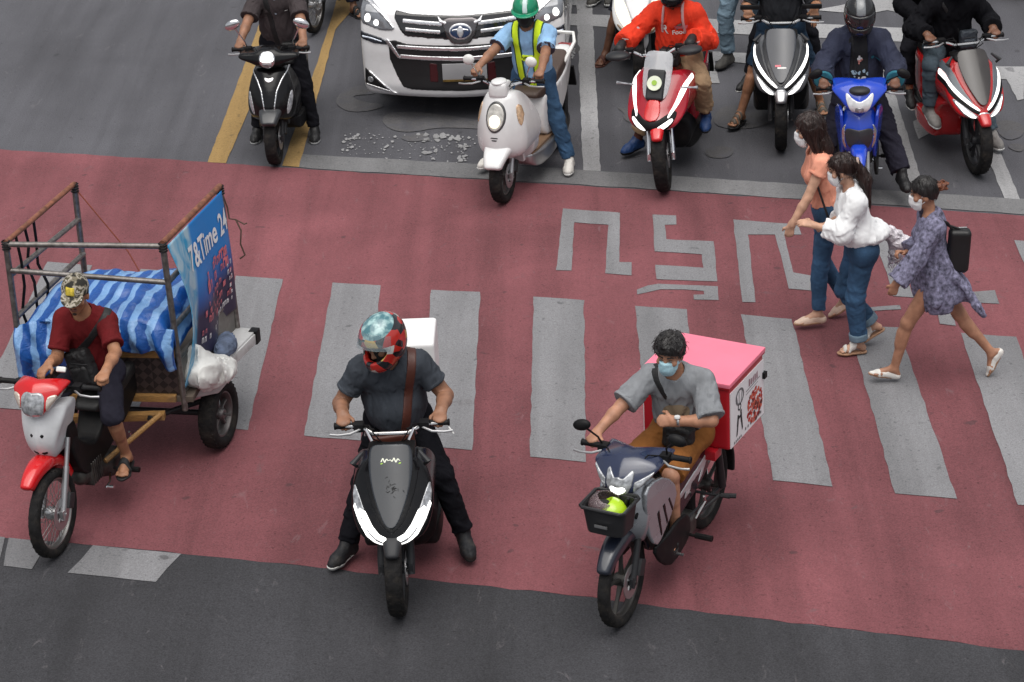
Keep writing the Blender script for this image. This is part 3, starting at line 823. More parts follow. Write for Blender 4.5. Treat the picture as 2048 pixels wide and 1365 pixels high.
def adv(name, label, loc, rz, body, steer=0.0):
    root = empty(name, loc, rz, label, 'scooter')
    wb, r = 1.325, .30
    before = set()
    w1 = wheel(root, 0, r, .115, 'cast', 6, DGR, name='front_wheel')
    fork(root, r, (.20, .70), .10, SIL, CHR, .022)
    fender(root, r, r+.05, 138, 40, .072, RED)
    st = list(kids(root))
    B = hull([(0, .95), (.10, .965), (.17, .955), (.225, .90), (.262, .78), (.245, .66), (.17, .575), (.08, .535), (0, .53)],
             [(-.17, .575), (-.17, .64), (-.10, .70), (-.03, .78), (.10, .90), (.20, .965), (.30, .95), (.40, .80), (.42, .62), (.36, .48), (.15, .50), (0, .53)], None, (.12, 2.2), .014)
    sdf('front_cowl', B, body, root, .0065)
    one('lower_grille', B, [(0, .655), (.05, .66), (.10, .685), (.165, .72), (.20, .69), (.165, .61), (.08, .545), (0, .54)], BLK, root, .004, .3)
    two('light_strip', B, [(.225, .915), (.245, .88), (.205, .77), (.16, .70), (.135, .665), (.125, .685), (.165, .76), (.19, .86)], LIT, root, .008, .4)
    two('headlight', B, [(.165, .672), (.178, .645), (.11, .59), (.05, .565), (.035, .585), (.06, .612), (.11, .642)], LIT, root, .008, .3)
    one('nose_panel', B, [(0, .80), (.05, .80), (.07, .70), (.045, .665), (0, .66)], RED, root, .012, .3)
    sdf('windscreen', yscreen([(0, 1.15), (.09, 1.145), (.120, 1.11), (.125, .98), (.115, .88), (.09, .80), (0, .79)], lambda X, Z: -.02+(Z-.79)*.62+1.6*X*X, .004, -.2, .4), mat('clear_screen', (.55, .57, .60), .08, coat=1, alpha=.55, var=.05), root, .0045)
    sdf('instrument_panel', [(rbox((0, .06, .90), (.075, .03, .13), .02, Matrix.Rotation(-.55, 3, 'X')), 0)], DGR, root, .007)
    MB().lathe([(0, 0), (0, .062), (.004, .062), (.004, 0)], (0, 0, 0), 'y', 28, False).build('round_sticker', mat('sticker_white', (.7, .75, .6), .4), root).matrix_local = Matrix.Translation((0, .012, .935)) @ Matrix.Rotation(-.55, 4, 'X')
    MB().lathe([(-.001, 0), (-.001, .022), (.003, .022), (.003, 0)], (0, 0, 0), 'y', 20, False).build('sticker_mark', mat('sticker_green', (.25, .4, .04), .5), root).matrix_local = Matrix.Translation((0, .009, .94)) @ Matrix.Rotation(-.55, 4, 'X')
    sdf('inner_fairing', hull([(0, .56), (.15, .55), (.2, .46), (.205, .34), (.17, .24), (.10, .18), (0, .18)], [(.22, .56), (.34, .46), (.36, .30), (.42, .2), (.62, .17), (.66, .34), (.52, .46), (.40, .60)], None, (.1, .5), .02), BLK, root, .008)
    sdf('floorboard', hull(None, [(.40, .40), (.46, .35), (.95, .35), (1.02, .3), (.95, .2), (.5, .19), (.42, .24)], [(0, .38), (.17, .40), (.205, .55), (.205, .86), (.17, 1.02), (0, 1.02)], k=.02), BLK, root, .008)
    sdf('centre_tunnel', hull(None, [(.30, .88), (.36, .92), (.48, .70), (.60, .62), (.72, .70), (.88, .68), (.92, .32), (.36, .28)], [(0, .3), (.10, .32), (.09, .5), (.12, .7), (.12, .92), (0, .94)], k=.025), body, root, .008)
    rear_scooter(root, wb, .28, .13, body, sz=.03)
    b2 = set(kids(root))
    g = bars(root, .34, 1.07, .355, .07, .03, CHR, None)
    for sx in (-1, 1):
        sdf('hand_guard', minus(ell((sx*.30, .31, 1.095), (.105, .08, .040), Matrix.Rotation(sx*.12, 3, 'Z')), half((0, .38, 0), (0, -1, 0))), DGR, root, .006)
        MB().tube([(sx*.2, .1, .88), (sx*.30, .10, .885), (sx*.345, .10, .888)], [.007, .009, .015], 8).build('turn_signal', LENS, root)
    st += [o for o in kids(root) if o not in b2 and not o.name.startswith('turn_signal')]
    if steer:
        M = turn(st, steer); g = [M @ p for p in g]
    return root, dict(grips=g, seat=Vector((0, .80, .79)), floor=.355)

def retro(name, label, loc, rz, kind, body, steer=0.0, lean=0.0):
    root = empty(name, loc, rz, label, 'scooter', None, lean)
    wb, r = 1.26, .235 if kind == 'filano' else .232
    w1 = wheel(root, 0, r, .105, 'cast', 5 if kind == 'filano' else 10, DGR if kind == 'filano' else ALU, name='front_wheel')
    fork(root, r, (.16, .58), .075, SIL, SIL if kind != 'filano' else DGR, .022, .24)
    fender(root, r, r+.075, 150 if kind == 'scoopy' else 138, 8, .118 if kind == 'scoopy' else .108, body if kind == 'scoopy' else mat('satin_dark_grey', (.03, .032, .036), .38, coat=.3), drop=.01)
    st = list(kids(root))
    if kind == 'filano':
        B = hull([(0, .83), (.09, .84), (.145, .82), (.18, .73), (.21, .60), (.21, .47), (.17, .37), (.09, .335), (0, .33)],
                 [(-.09, .44), (-.10, .53), (-.05, .66), (.04, .79), (.10, .85), (.20, .84), (.26, .65), (.30, .36), (.15, .33), (0, .38)], None, (.05, 3.0), .025)
        sdf('front_apron', B, body, root, .0065)
        two('chrome_strip', B, [(.150, .825), (.160, .812), (.110, .74), (.075, .67), (.055, .56), (.045, .44), (.03, .415), (.032, .44), (.042, .56), (.062, .675), (.098, .75)], CHR, root, .008, .3, .0045, 0)
        two('turn_signal', B, [(.185, .66), (.198, .62), (.188, .53), (.165, .475), (.14, .455), (.14, .49), (.155, .57), (.170, .63)], LENS, root, .007, .3)
        one('badge', B, [(0, .772), (.03, .782), (.045, .775), (.038, .752), (0, .738)], CHR, root, .009, .3)
        H = hull([(0, 1.03), (.06, 1.03), (.10, 1.0), (.14, .985), (.25, .975), (.27, .95), (.25, .925), (.14, .90), (.09, .86), (0, .84)],
                 [(-.0, .88), (-.01, .94), (.04, 1.01), (.12, 1.04), (.22, 1.01), (.25, .93), (.2, .85), (.08, .84)], None, (.35, 0), .02)
        b2 = set(kids(root))
        sdf('handlebar_cowl', H, body, root, .0065)
        one('headlight', H, [(0, 1.015), (.045, 1.005), (.072, .965), (.068, .915), (.04, .875), (0, .852)], CHR, root, .010, .2, it=1)
        one('lamp_glass', H, [(0, .998), (.038, .992), (.060, .958), (.056, .93), (0, .925)], LIT, root, .014, .2)
        one('lamp_reflector', H, [(0, .918), (.05, .922), (.035, .885), (0, .868)], LENS, root, .014, .2)
        g = bars(root, .17, .965, .34, .07, .005, BLK, (.30, .25, .45, .075, .045), True, CHR, CHR)
    else:
        B = hull([(0, .955), (.07, .96), (.125, .93), (.175, .82), (.215, .67), (.225, .52), (.19, .41), (.11, .36), (0, .35)],
                 [(-.11, .44), (-.13, .54), (-.11, .68), (-.05, .83), (.02, .94), (.14, .96), (.22, .78), (.26, .5), (.28, .36), (.12, .33), (-.02, .38)], None, (.02, 3.4), .035)
        sdf('front_apron', B, body, root, .0065)
        E = lambda rx, rz, cz: [(rx*math.sin(t), cz+rz*math.cos(t)) for t in np.linspace(0, math.pi, 14)]
        one('headlight', B, E(.088, .122, .765), mat('lamp_bezel', (.10, .10, .10), .3, .6), root, .006, .3, it=1)
        one('lamp_glass', B, E(.074, .106, .765), mat('lamp_glass', (.62, .6, .55), .12, .3, coat=1, var=.3, vs=25), root, .013, .3, it=1)
        one('lamp_bulb', B, E(.052, .055, .735), LITW, root, .015, .3, it=1)
        two('turn_signal', B, [(.15, .86), (.175, .82), (.200, .73), (.195, .67), (.175, .70), (.15, .80)], mat('signal_warm', (.62, .42, .26), .15, .2, coat=1, var=.35, vs=40), root, .007, .10)
        one('horn_grille', B, [(0, .606), (.034, .604), (.036, .595), (0, .597)], BLK, root, .004, .2, .0045)
        one('horn_grille', B, [(0, .586), (.026, .585), (.022, .575), (0, .574)], BLK, root, .004, .2, .0045)
        b2 = set(kids(root))
        sdf('handlebar_cowl', hull([(0, 1.03), (.06, 1.03), (.078, 1.0), (.082, .91), (.07, .88), (0, .88)], [(-.01, .88), (-.005, 1.0), (.03, 1.045), (.12, 1.045), (.17, .98), (.15, .87)], None, (0, 4), .02), body, root, .0065)
        sdf('column_cap', [(ell((0, .075, 1.025), (.066, .08, .022)), 0)], body, root, .007)
        g = bars(root, .13, .985, .35, .07, .01, CHR, (.27, .20, .3, .05, .045), True, WPL, CHR)
    st += [o for o in kids(root) if o not in b2]
    floorm = BLK if kind == 'filano' else mat('tan_floor_mat', (.20, .12, .07), .7, dirt=.3)
    sdf('leg_shield', hull([(0, .80), (.10, .80), (.17, .70), (.21, .55), (.20, .40), (.15, .30), (0, .28)], [(.20, .82), (.25, .82), (.33, .5), (.42, .28), (.30, .22), (.22, .4)], None, (0, 1.0), .015), body, root, .008)
    sdf('side_skirt', hull(None, [(.26, .33), (.40, .30), (.9, .30), (.98, .24), (.85, .17), (.45, .16), (.28, .22)], [(0, .26), (.17, .27), (.20, .45), (.20, .8), (.16, 1.0), (0, 1.0)], k=.02), SIL if kind == 'scoopy' else BLK, root, .008)
    MB().box((0, .58, .312), (.165, .27, .012), None, .3).build('floor_mat', floorm, root)
    sdf('under_seat_panel', hull(None, [(.78, .30), (.72, .62), (.76, .70), (1.0, .70), (1.0, .30)], [(0, .68), (.12, .70), (.15, .85), (.15, 1.0), (0, 1.02)], k=.02), body, root, .009)
    rear_scooter(root, wb, r, .11, body, mat('brown_seat', (.07, .045, .035), .55, bump=.1) if kind == 'scoopy' else SEA)
    if kind == 'scoopy':
        MB().tube([(-.13, 1.25, .80), (-.14, 1.5, .90), (-.09, 1.62, .94), (.09, 1.62, .94), (.14, 1.5, .90), (.13, 1.25, .80)], .016, 8).build('grab_rail', mat('white_rail', (.75, .75, .73), .25, coat=.5), root)
    if steer:
        M = turn(st, steer, (0, .1, .5)); g = [M @ p for p in g]
    return root, dict(grips=g, seat=Vector((0, .80, .755)), floor=.325)

def underbone(name, label, loc, rz, c, steer=0.0, lean=0.0, wheels='cast', basket=False, mirrors=None, rear=True, lampstyle=0, rearmode=1, ch=.05, size=1.0, cw=1.0):
    """c: colours: cowl, nose, shield, fender, side, lamp"""
    root = empty(name, loc, rz, label, 'motorcycle', None, lean)
    wb, r, w = 1.24, .285, .075
    rimm = {'cast': mat('dark_alloy', (.05, .048, .046), .5, .5, dirt=.4), 'wire': mat('steel_rim', (.32, .31, .30), .35, .9, dirt=.3)}[wheels]
    wheel(root, 0, r, w, wheels, 5, rimm, name='front_wheel')
    fork(root, r, (.21, .72), .072, SIL, c.get('fork', SIL), .022, .30)
    fender(root, r, r+.052, c.get('fa', 140), 14, .068, c['fender'], drop=.02)
    st = list(kids(root))
    W = lambda P: [(x*(cw if x > .1 else 1-(1-cw)*x/.1), z) for x, z in P]
    H = hull(W([(0, 1.045), (.06, 1.05), (.13, 1.035), (.22, 1.01), (.26, .985), (.25, .965), (.19, .93), (.12, .865), (.06, .825), (0, .815)]),
             [(.00, .84), (-.01, .90), (.04, .985), (.12, 1.045), (.20, 1.06), (.29, 1.02), (.31, .95), (.24, .86), (.10, .815)] if not c.get('shortcowl') else [(.00, .84), (-.01, .90), (.03, .985), (.08, 1.035), (.15, 1.04), (.19, .99), (.19, .90), (.14, .84), (.08, .815)], None, (.30, 1.0), .02)
    b2 = set(kids(root))
    sdf('handlebar_cowl', H, c['cowl'], root, .006)
    if lampstyle == 0:      # star-shaped lens with slanting side lamps
        one('headlight', H, W([(0, .955), (.028, .945), (.085, .99), (.105, .975), (.10, .91), (.06, .85), (0, .825)]), LENS, root, .008, .25, .005, 0)
        one('light_reflector', H, W([(0, .90), (.05, .905), (.06, .875), (0, .85)]), LIT if c.get('lit') else CHR, root, .011, .25)
        two('turn_signal', H, W([(.112, .925), (.165, .945), (.235, .975), (.225, .955), (.16, .90), (.11, .865)]), LENS, root, .008, .3, .005, 0)
    elif lampstyle == 1:    # oval lens with side lamps
        one('headlight', H, W([(0, .99), (.075, .99), (.125, .955), (.12, .885), (.07, .838), (0, .826)]), LENS, root, .009, .25, it=1)
        two('turn_signal', H, W([(.138, .955), (.17, .968), (.23, .968), (.22, .935), (.165, .885), (.132, .87)]), mat('signal_clear', (.6, .52, .45), .12, .3, coat=1), root, .008, .3)
    else:                   # wide single lens
        one('headlight', H, W([(0, .925), (.06, .945), (.115, .985), (.135, .965), (.105, .88), (.055, .83), (0, .82)]), mat('lens_bright', (.75, .76, .78), .1, .2, coat=1, var=.15, vs=30), root, .008, .25)
        one('light_reflector', H, W([(0, .885), (.035, .89), (.04, .84), (0, .835)]), LENS, root, .012, .25)
    for o in [q for q in kids(root) if q not in b2]: o.location.z = ch
    g = bars(root, .20, .985, .345, .08, .01, BLK, mirrors, True, BLK, BLK)
    st += [o for o in kids(root) if o not in b2]
    NB = hull(c.get('noseline') or [(0, .875), (.07, .885), (.125, .855), (.15, .75), (.145, .63), (.115, .53), (.07, .455), (0, .44)],
              [(.02, .58), (.0, .67), (.035, .80), (.11, .90), (.22, .89), (.26, .6), (.22, .45), (.12, .46)], None, (.2, 2.6), .02)
    sdf('front_cover', NB, c['nose'], root, .006)
    if c.get('wings', True):
        ST = Tab(chaikin([(.06, .82), (.12, .90), (.27, .88), (.39, .74), (.36, .60), (.27, .46), (.20, .42), (.12, .57)], 1))
        SL = Tab(chaikin([(.17, .42), (.30, .43), (.46, .47), (.64, .44), (.66, .27), (.40, .20), (.27, .26)], 1))
        xo = lambda Y, Z: .112+c.get('wf', .21)*(Y-.10)+.03*np.clip((Z-.5)/.3, 0, 1)
        SH = P3((-.24, .05, .38), (.24, .46, .90), lambda X, Y, Z: _smax(ST(Y, Z), np.abs(np.abs(X)-xo(Y, Z))-.013, .008))
        sdf('leg_shield', SH, c['shield'], root, .006)
        if c.get('slash'):
            for q in ([(.19, .66), (.21, .68), (.26, .50), (.25, .47)], [(.24, .69), (.26, .70), (.31, .56), (.30, .53)], [(.29, .71), (.305, .72), (.35, .63), (.345, .60)]):
                for sx in (-1, 1): sdf('shield_flash', inter(off(SH, .003), shp(q, 'x', min(0, sx*.3), max(0, sx*.3), 0)), c['slash'], root, .005, 0)
        LW = P3((-.22, .16, .19), (.22, .67, .48), lambda X, Y, Z: _smax(SL(Y, Z), np.abs(np.abs(X)-(.118+.13*np.minimum(Y-.10, .28)))-.012, .008))
        sdf('lower_fairing', LW, c.get('shieldlow', BLK), root, .007)
    else:
        sdf('leg_shield', hull([(0, .80), (.09, .80), (.12, .70), (.115, .55), (.08, .44), (0, .42)], [(.14, .82), (.2, .82), (.3, .6), (.33, .45), (.24, .44), (.16, .6)], None, (.3, 1), .015), c['shield'], root, .007)
    if c.get('holes'):
        for (x, z, rr) in ((.035, .70, .012), (.028, .565, .013)):
            two('vent_hole', NB, [(x-rr*1.6, z+rr*.8), (x+rr*1.7, z+rr*1.4), (x+rr*1.2, z-.2*rr), (x-rr*.8, z-rr*.8)] if z < .6 else [(x+rr*math.cos(t), z+rr*math.sin(t)) for t in np.linspace(0, 5.5, 8)], BLK, root, .003, .3, .004, 0)
        one('vent_hole', NB, [(0, .525), (.009, .52), (.009, .512), (0, .505)], BLK, root, .003, .3, .004, 0)
    if c.get('frontpanel'):
        one('radiator_grille', NB, [(0, .735), (.085, .745), (.115, .72), (.105, .62), (.06, .555), (0, .545)], mat('dark_grille', (.03, .03, .035), .35, coat=.3), root, .006, .3)
        two('chrome_trim', NB, [(.105, .78), (.14, .73), (.138, .64), (.11, .56), (.095, .575), (.115, .65), (.112, .73)], CHR, root, .009, .4)
    sdf('side_cover', hull(None, [(.24, .62), (.29, .72), (.40, .58), (.55, .51), (.66, .60), (.72, .70), (1.0, .73), (1.35, .80), (1.58, .90), (1.62, .86), (1.32, .69), (1.05, .56), (.80, .44), (.58, .34), (.36, .34)],
        [(0, .2), (.07, .22), (.075, .5), (.10, .7), (.132, .95), (.115, 1.3), (.06, 1.6), (0, 1.62)], k=.02), c['side'], root, .007)
    if c.get('stripe'):
        bod = hull(None, [(.24, .62), (.29, .72), (.40, .58), (.55, .51), (.66, .60), (.72, .70), (1.0, .73), (1.35, .80), (1.58, .90), (1.62, .86), (1.32, .69), (1.05, .56), (.80, .44), (.58, .34), (.36, .34)],
            [(0, .2), (.07, .22), (.075, .5), (.10, .7), (.132, .95), (.115, 1.3), (.06, 1.6), (0, 1.62)], k=.02)
        for q in ([(.60, .42), (.66, .50), (.95, .60), (1.25, .70), (1.50, .80), (1.42, .81), (1.1, .71), (.80, .60), (.62, .52)], [(.70, .47), (.76, .49), (.80, .57), (.74, .56)], [(.86, .51), (.92, .54), (1.0, .64), (.94, .63)]):
            sdf('side_stripe', inter(off(bod, .004), shp(q, 'x', .02, .3, 0)), c['stripe'], root, .006)
            sdf('side_stripe', inter(off(bod, .004), shp(q, 'x', -.3, -.02, 0)), c['stripe'], root, .006)
    sdf('seat', hull(None, [(.60, .69), (.64, .75), (.86, .765), (1.05, .795), (1.40, .86), (1.52, .86), (1.35, .77), (1.0, .70), (.7, .66)], [(0, .56), (.07, .58), (.115, .75), (.135, 1.0), (.12, 1.3), (.07, 1.5), (0, 1.53)], k=.025), SEA, root, .007)
    en = [(cap((0, .42, .33), (0, .62, .31), .068), 0), (ell((0, .68, .29), (.10, .15, .10)), .03), (rbox((0, .74, .27), (.13, .10, .075), .04), .03), (cap((0, .50, .45), (0, .80, .5), .04), .02)]
    for i in range(6): en.append((rbox((0, .44+i*.026, .33), (.088, .006, .085), .004), .004))
    sdf('engine', en, ENG, root, .008)
    MB().tube([(-.30, .66, .265), (.30, .66, .265)], .010, 8).tube([(-.30, .66, .268), (-.19, .66, .268)], .019, 8).tube([(.30, .66, .268), (.19, .66, .268)], .019, 8).build('foot_pegs', BLK, root)
    MB().tube([(.12, .60, .26), (.15, .52, .24), (.15, .45, .235)], .007, 6).tube([(.15, .47, .235), (.20, .47, .235)], .011, 8).build('gear_lever', CHR, root)
    MB().tube([(.13, .80, .30), (.17, .86, .40), (.17, .84, .44)], .008, 6).build('kick_lever', CHR, root)
    if rearmode:
        wheel(root, wb, r, .08, wheels, 5, rimm, disc=0, name='rear_wheel')
        for sx in (-1, 1):
            MB().tube([(sx*.11, .72, .33), (sx*.11, wb+.03, r)], .018, 8, flat=.6).build('swingarm', DGR, root)
            MB().tube([(sx*.125, wb-.02, r+.02), (sx*.115, wb-.08, .68)], [.026, .024], 12).build('shock_absorber', DGR, root)
        sdf('rear_fender', hull(None, arc(wb, r, r+.06, 100, -10, 10)+arc(wb, r, r+.03, -10, 100, 10), [(0, .9), (.06, .9), (.06, 1.7), (0, 1.7)], k=.01, sm=0), BLK, root, .007)
        sdf('exhaust', [(cap((-.13, .95, .25), (-.15, 1.42, .36), .042, .046), 0), (cap((-.08, .5, .22), (-.12, .95, .25), .018), .02)], DGR, root, .009)
        MB().tube([(-.15, .98, .37), (.27, 1.0, .37)], .009, 8).tube([(.21, 1.0, .372), (.30, 1.03, .372)], .016, 8).tube([(.14, .82, .33), (.20, 1.0, .37)], .011, 8).build('rear_peg', DGR, root)
    if basket:
        wk = mat('black_basket', (.016, .016, .018), .5, var=.3)
        outer = uni([cap((-.13, -.24, .66), (.13, -.24, .66), .05), cap((-.13, -.06, .66), (.13, -.06, .66), .05)], .12)
        def tap(X, Y, Z):
            t = .80+.9*np.clip(Z-.58, 0, .2)
            o = np.sqrt(np.maximum(np.abs(X)/t-.085, 0)**2+np.maximum(np.abs(Y+.15)/t-.06, 0)**2)-.06
            return np.maximum(o, np.maximum(.585-Z, Z-.755))
        def inn(X, Y, Z):
            t = .80+.9*np.clip(Z-.58, 0, .2)
            o = np.sqrt(np.maximum(np.abs(X)/t-.085, 0)**2+np.maximum(np.abs(Y+.15)/t-.06, 0)**2)-.048
            return np.maximum(o, .60-Z)
        bk = P3((-.21, -.31, .58), (.21, .01, .76), lambda X, Y, Z: np.maximum(tap(X, Y, Z), -inn(X, Y, Z)))
        ob = sdf('basket', bk, wk, root, .006, 0)
        MB().tube([(-.12, -.268, .757), (.12, -.268, .757), (.138, -.25, .757), (.138, -.05, .757), (.12, -.032, .757), (-.12, -.032, .757), (-.138, -.05, .757), (-.138, -.25, .757)], .011, 8, closed=True).build('basket_rim', wk, ob)
        MB().box((0, -.274, .655), (.04, .004, .008)).build('basket_latch', SIL, ob)
        st += [] 
        MB().tube([(-.1, -.02, .60), (-.08, .10, .66)], .009, 6).tube([(.1, -.02, .60), (.08, .10, .66)], .009, 6).build('basket_bracket', BLK, root)
    if steer:
        M = turn(st, steer, (0, .16, .6)); g = [M @ p for p in g]
    if size != 1:
        for o in kids(root): o.matrix_local = Matrix.Scale(size, 4) @ o.matrix_local
        g = [p*size for p in g]
    return root, dict(grips=g, seat=Vector((0, .80, .76))*size, floor=.28)
# ------------------------------------------------------------------ people (local frame: facing -y, x to the viewer's right)
def V3(*a): return Vector(a)
def ik(a, b, l1, l2, hint):
    d = b-a; L = d.length
    if L > (l1+l2)*.998: b = a+d*((l1+l2)*.998/L); d = b-a; L = d.length
    u = d/L
    h = Vector(hint); h = (h-u*h.dot(u)).normalized()
    x = (l1*l1-l2*l2+L*L)/(2*L)
    return a+u*x+h*math.sqrt(max(l1*l1-x*x, 0)), b

class Fig:
    """a body: joints from a few targets, then solids for skin and clothes"""
    def __init__(s, root, pel, lean=8, side=0, twist=0, hands=None, feet=None, S=1.0, bulk=1.0, belly=0.0, fem=False, look=(0, 0, 0), elbow=((-.6, .5, -.4), (.6, .5, -.4)), knee=((-.35, -1, .6), (.35, -1, .6)), shrug=0.0, neckf=0.0, shw=1.0):
        s.root, s.S, s.bulk, s.belly, s.fem = root, S, bulk, belly, fem
        s.pel = Vector(pel)
        d = V3(math.sin(R(side)), -math.sin(R(lean)), math.cos(R(lean))*math.cos(R(side))).normalized(); s.d = d
        e = V3(math.cos(R(twist)), math.sin(R(twist)), 0); e = (e-d*e.dot(d)).normalized(); s.e = e
        s.n = e.cross(d)
        hw = (.092 if fem else .090)*S
        pe = V3(math.cos(R(twist*.4)), math.sin(R(twist*.4)), 0)
        s.hip = [s.pel-pe*hw, s.pel+pe*hw]
        s.nb = s.pel+d*.50*S
        sw = (.150 if fem else .172)*S*(1+(bulk-1)*.6)*shw
        s.sh = [s.nb-d*(.045-shrug)*S-e*sw, s.nb-d*(.045-shrug)*S+e*sw]
        yw, pt, rl = look
        s.Rh = (Matrix.Rotation(R(yw), 3, 'Z') @ Matrix.Rotation(R(pt), 3, 'X') @ Matrix.Rotation(R(rl), 3, 'Y'))
        s.hc = s.nb+(d*.6+V3(0, 0, .4)).normalized()*.185*S+V3(0, -.03-neckf, 0)*S+s.Rh @ V3(0, -.02, 0)
        s.el = [None]*2; s.ha = [None]*2; s.kn = [None]*2; s.an = [None]*2; s.ft = [None]*2
        for i in (0, 1):
            s.el[i], s.ha[i] = ik(s.sh[i], Vector(hands[i]), .275*S, .245*S, elbow[i])
            s.kn[i], s.an[i] = ik(s.hip[i], Vector(feet[i][0]), .425*S, .415*S, knee[i])
            f = Vector(feet[i][1]).normalized(); s.ft[i] = f
        s.body = []
    def H(s, x, y, z): return s.hc+s.Rh @ (V3(x, y, z)*s.S)
    def he(s, c, r, o=0.0): return ell(s.H(*c), tuple(q*s.S+o for q in r), s.Rh)
    def skull(s, o=0.0): return s.he((0, .012, .03), (.076, .096, .100), o)
    def face(s, o=0.0): return s.he((0, -.022, -.035), (.058, .070, .080), o)
    def head(s):
        S = s.S; H = s.H
        b = s.body
        b += [(s.skull(), 0), (s.face(), .025*S), (s.he((0, -.062, -.092), (.026, .024, .020)), .02*S)]
        b += [(cap(H(0, -.090, .016), H(0, -.106, -.024), .008*S, .013*S), .010*S), (cap(H(-.012, -.096, -.028), H(.012, -.096, -.028), .008*S), .006*S)]
        b += [(cap(H(-.035, -.080, .034), H(.035, -.080, .034), .009*S), .015*S)]
        b += [(cap(H(-.018, -.086, -.056), H(.018, -.086, -.056), .0075*S), .006*S), (cap(H(-.013, -.085, -.066), H(.013, -.085, -.066), .007*S), .005*S)]
        for q in (-1, 1):
            b += [(s.he((q*.078, .008, -.008), (.010, .024, .033)), .006*S), (s.he((q*.045, -.065, -.015), (.024, .02, .02)), .02*S)]
            b += [(s.he((q*.032, -.092, .016), (.017, .012, .009)), ('cut', .006*S))]
        b += [(cap(s.nb-s.d*.03*S, H(0, .025, -.05), (.060 if not s.fem else .050)*S*(1+(s.bulk-1)*.7), (.054 if not s.fem else .045)*S*(1+(s.bulk-1)*.7)), .02*S)]
    def eyes(s, m=None, brows=True, lips=None):
        for q in (-1, 1):
            o = sdf('eye', s.he((q*.032, -.086, .017), (.013, .009, .0062)), mat('eye_white', (.13, .10, .085), .3, var=.02), s.root, .0035*s.S)
            sdf('iris', s.he((q*.032, -.0915, .017), (.0055, .0045, .0055)), mat('iris_dark', (.008, .006, .005), .1, var=.02), o, .003*s.S)
            if brows: sdf('eyebrow', cap(s.H(q*.016, -.0905, .040), s.H(q*.052, -.078, .042), .0052*s.S, .0035*s.S), HAIR, s.root, .0035*s.S)
        if lips: sdf('lips', [(cap(s.H(-.019, -.090, -.056), s.H(.019, -.090, -.056), .0055*s.S), 0), (cap(s.H(-.014, -.089, -.065), s.H(.014, -.089, -.065), .0055*s.S), .003)], lips, s.root, .0035*s.S)
    def torso(s, o=0.0, k=.03):
        S, B = s.S, s.bulk; p, d, n, e = s.pel, s.d, s.n, s.e
        if s.fem:
            L = [(cap(p+d*.0, p+d*.05*S, .150*S*B+o, .145*S*B+o, .74, n), 0), (cap(p+d*.10*S, p+d*.24*S, .122*S*B+o, .120*S*B+o, .72, n), .06), (cap(p+d*.26*S, p+d*.40*S, .128*S*B+o, .125*S*B+o, .68, n), .05)]
            for q in (-1, 1): L.append((ell(p+d*.335*S+n*.075*S+e*q*.062*S, (.058*S+o, .052*S+o, .056*S+o)), .04))
        else:
            L = [(cap(p, p+d*.16*S, .148*S*B+o, .146*S*B+o, .74, n), 0), (cap(p+d*.16*S, p+d*.385*S, .146*S*B+o, .160*S*B+o, .68, n), .05)]
        if s.belly: L.append((ell(p+d*.16*S+n*.055*S*B, ((.135*B*S+o), .12*S*s.belly+o, .17*S+o)), .06))
        L.append((cap(s.sh[0]-d*.01, s.sh[1]-d*.01, (.052 if s.fem else .062)*S*(1+(B-1)*.8)+o), .05))
        L.append((cap(s.nb-d*.09*S, s.nb-d*.01*S, .085*S*B**.5+o, .062*S+o), .05))
        return L
    def arm(s, i, o=0.0, upto=2.0, cutend=True, w=1.0, taper=0.0):
        """upto: 1 = elbow, 2 = wrist"""
        S = s.S*(1+(s.bulk-1)*.75)*w*(.88 if s.fem else 1)
        a, b, c = s.sh[i], s.el[i], s.ha[i]
        L = [cap(a, b, .056*S+o, .043*S+o+taper*min(upto, 1))]
        L.append(cap(b, b.lerp(c, .35), .043*S+o+taper, .043*S+o+taper)); L.append(cap(b.lerp(c, .35), c, .043*S+o+taper, .029*S+o+taper*1.5))
        if upto >= 2: return uni(L, .015)
        if upto <= 1: return inter(L[0], half(a.lerp(b, upto), b-a), .004)
        return inter(uni(L, .015), uni([half(b.lerp(c, upto-1), c-b), half(b, c-b)]) if 0 else half(b.lerp(c, upto-1), c-b), .004)
    def leg(s, i, o=0.0, upto=2.0, w=1.0, flare=0.0):
        S = s.S*(1+(s.bulk-1)*.7)*(1.0 if s.fem else 1)
        a, b, c = s.hip[i], s.kn[i], s.an[i]
        th = (.086 if s.fem else .084)*S
        L = [cap(a, b, th*w+o, .056*S*w+o+flare*.3)]
        ax = (c-b).normalized(); back = (b-a)-(ax*(b-a).dot(ax)); back = back.normalized() if back.length > .01 else V3(0, 1, 0)
        if upto > 1:
            L += [cap(b, c, .053*S*w+o+flare*.3, .034*S*w+o+flare), cap(b.lerp(c, .22)+back*.018*S, b.lerp(c, .45)+back*.016*S, .047*S+o*.6, .040*S+o*.6)]
        if upto >= 2: return uni(L, .025)
        if upto <= 1: return inter(L[0], half(a.lerp(b, upto), b-a), .004)
        return inter(uni(L, .025), half(b.lerp(c, upto-1), c-b), .004)
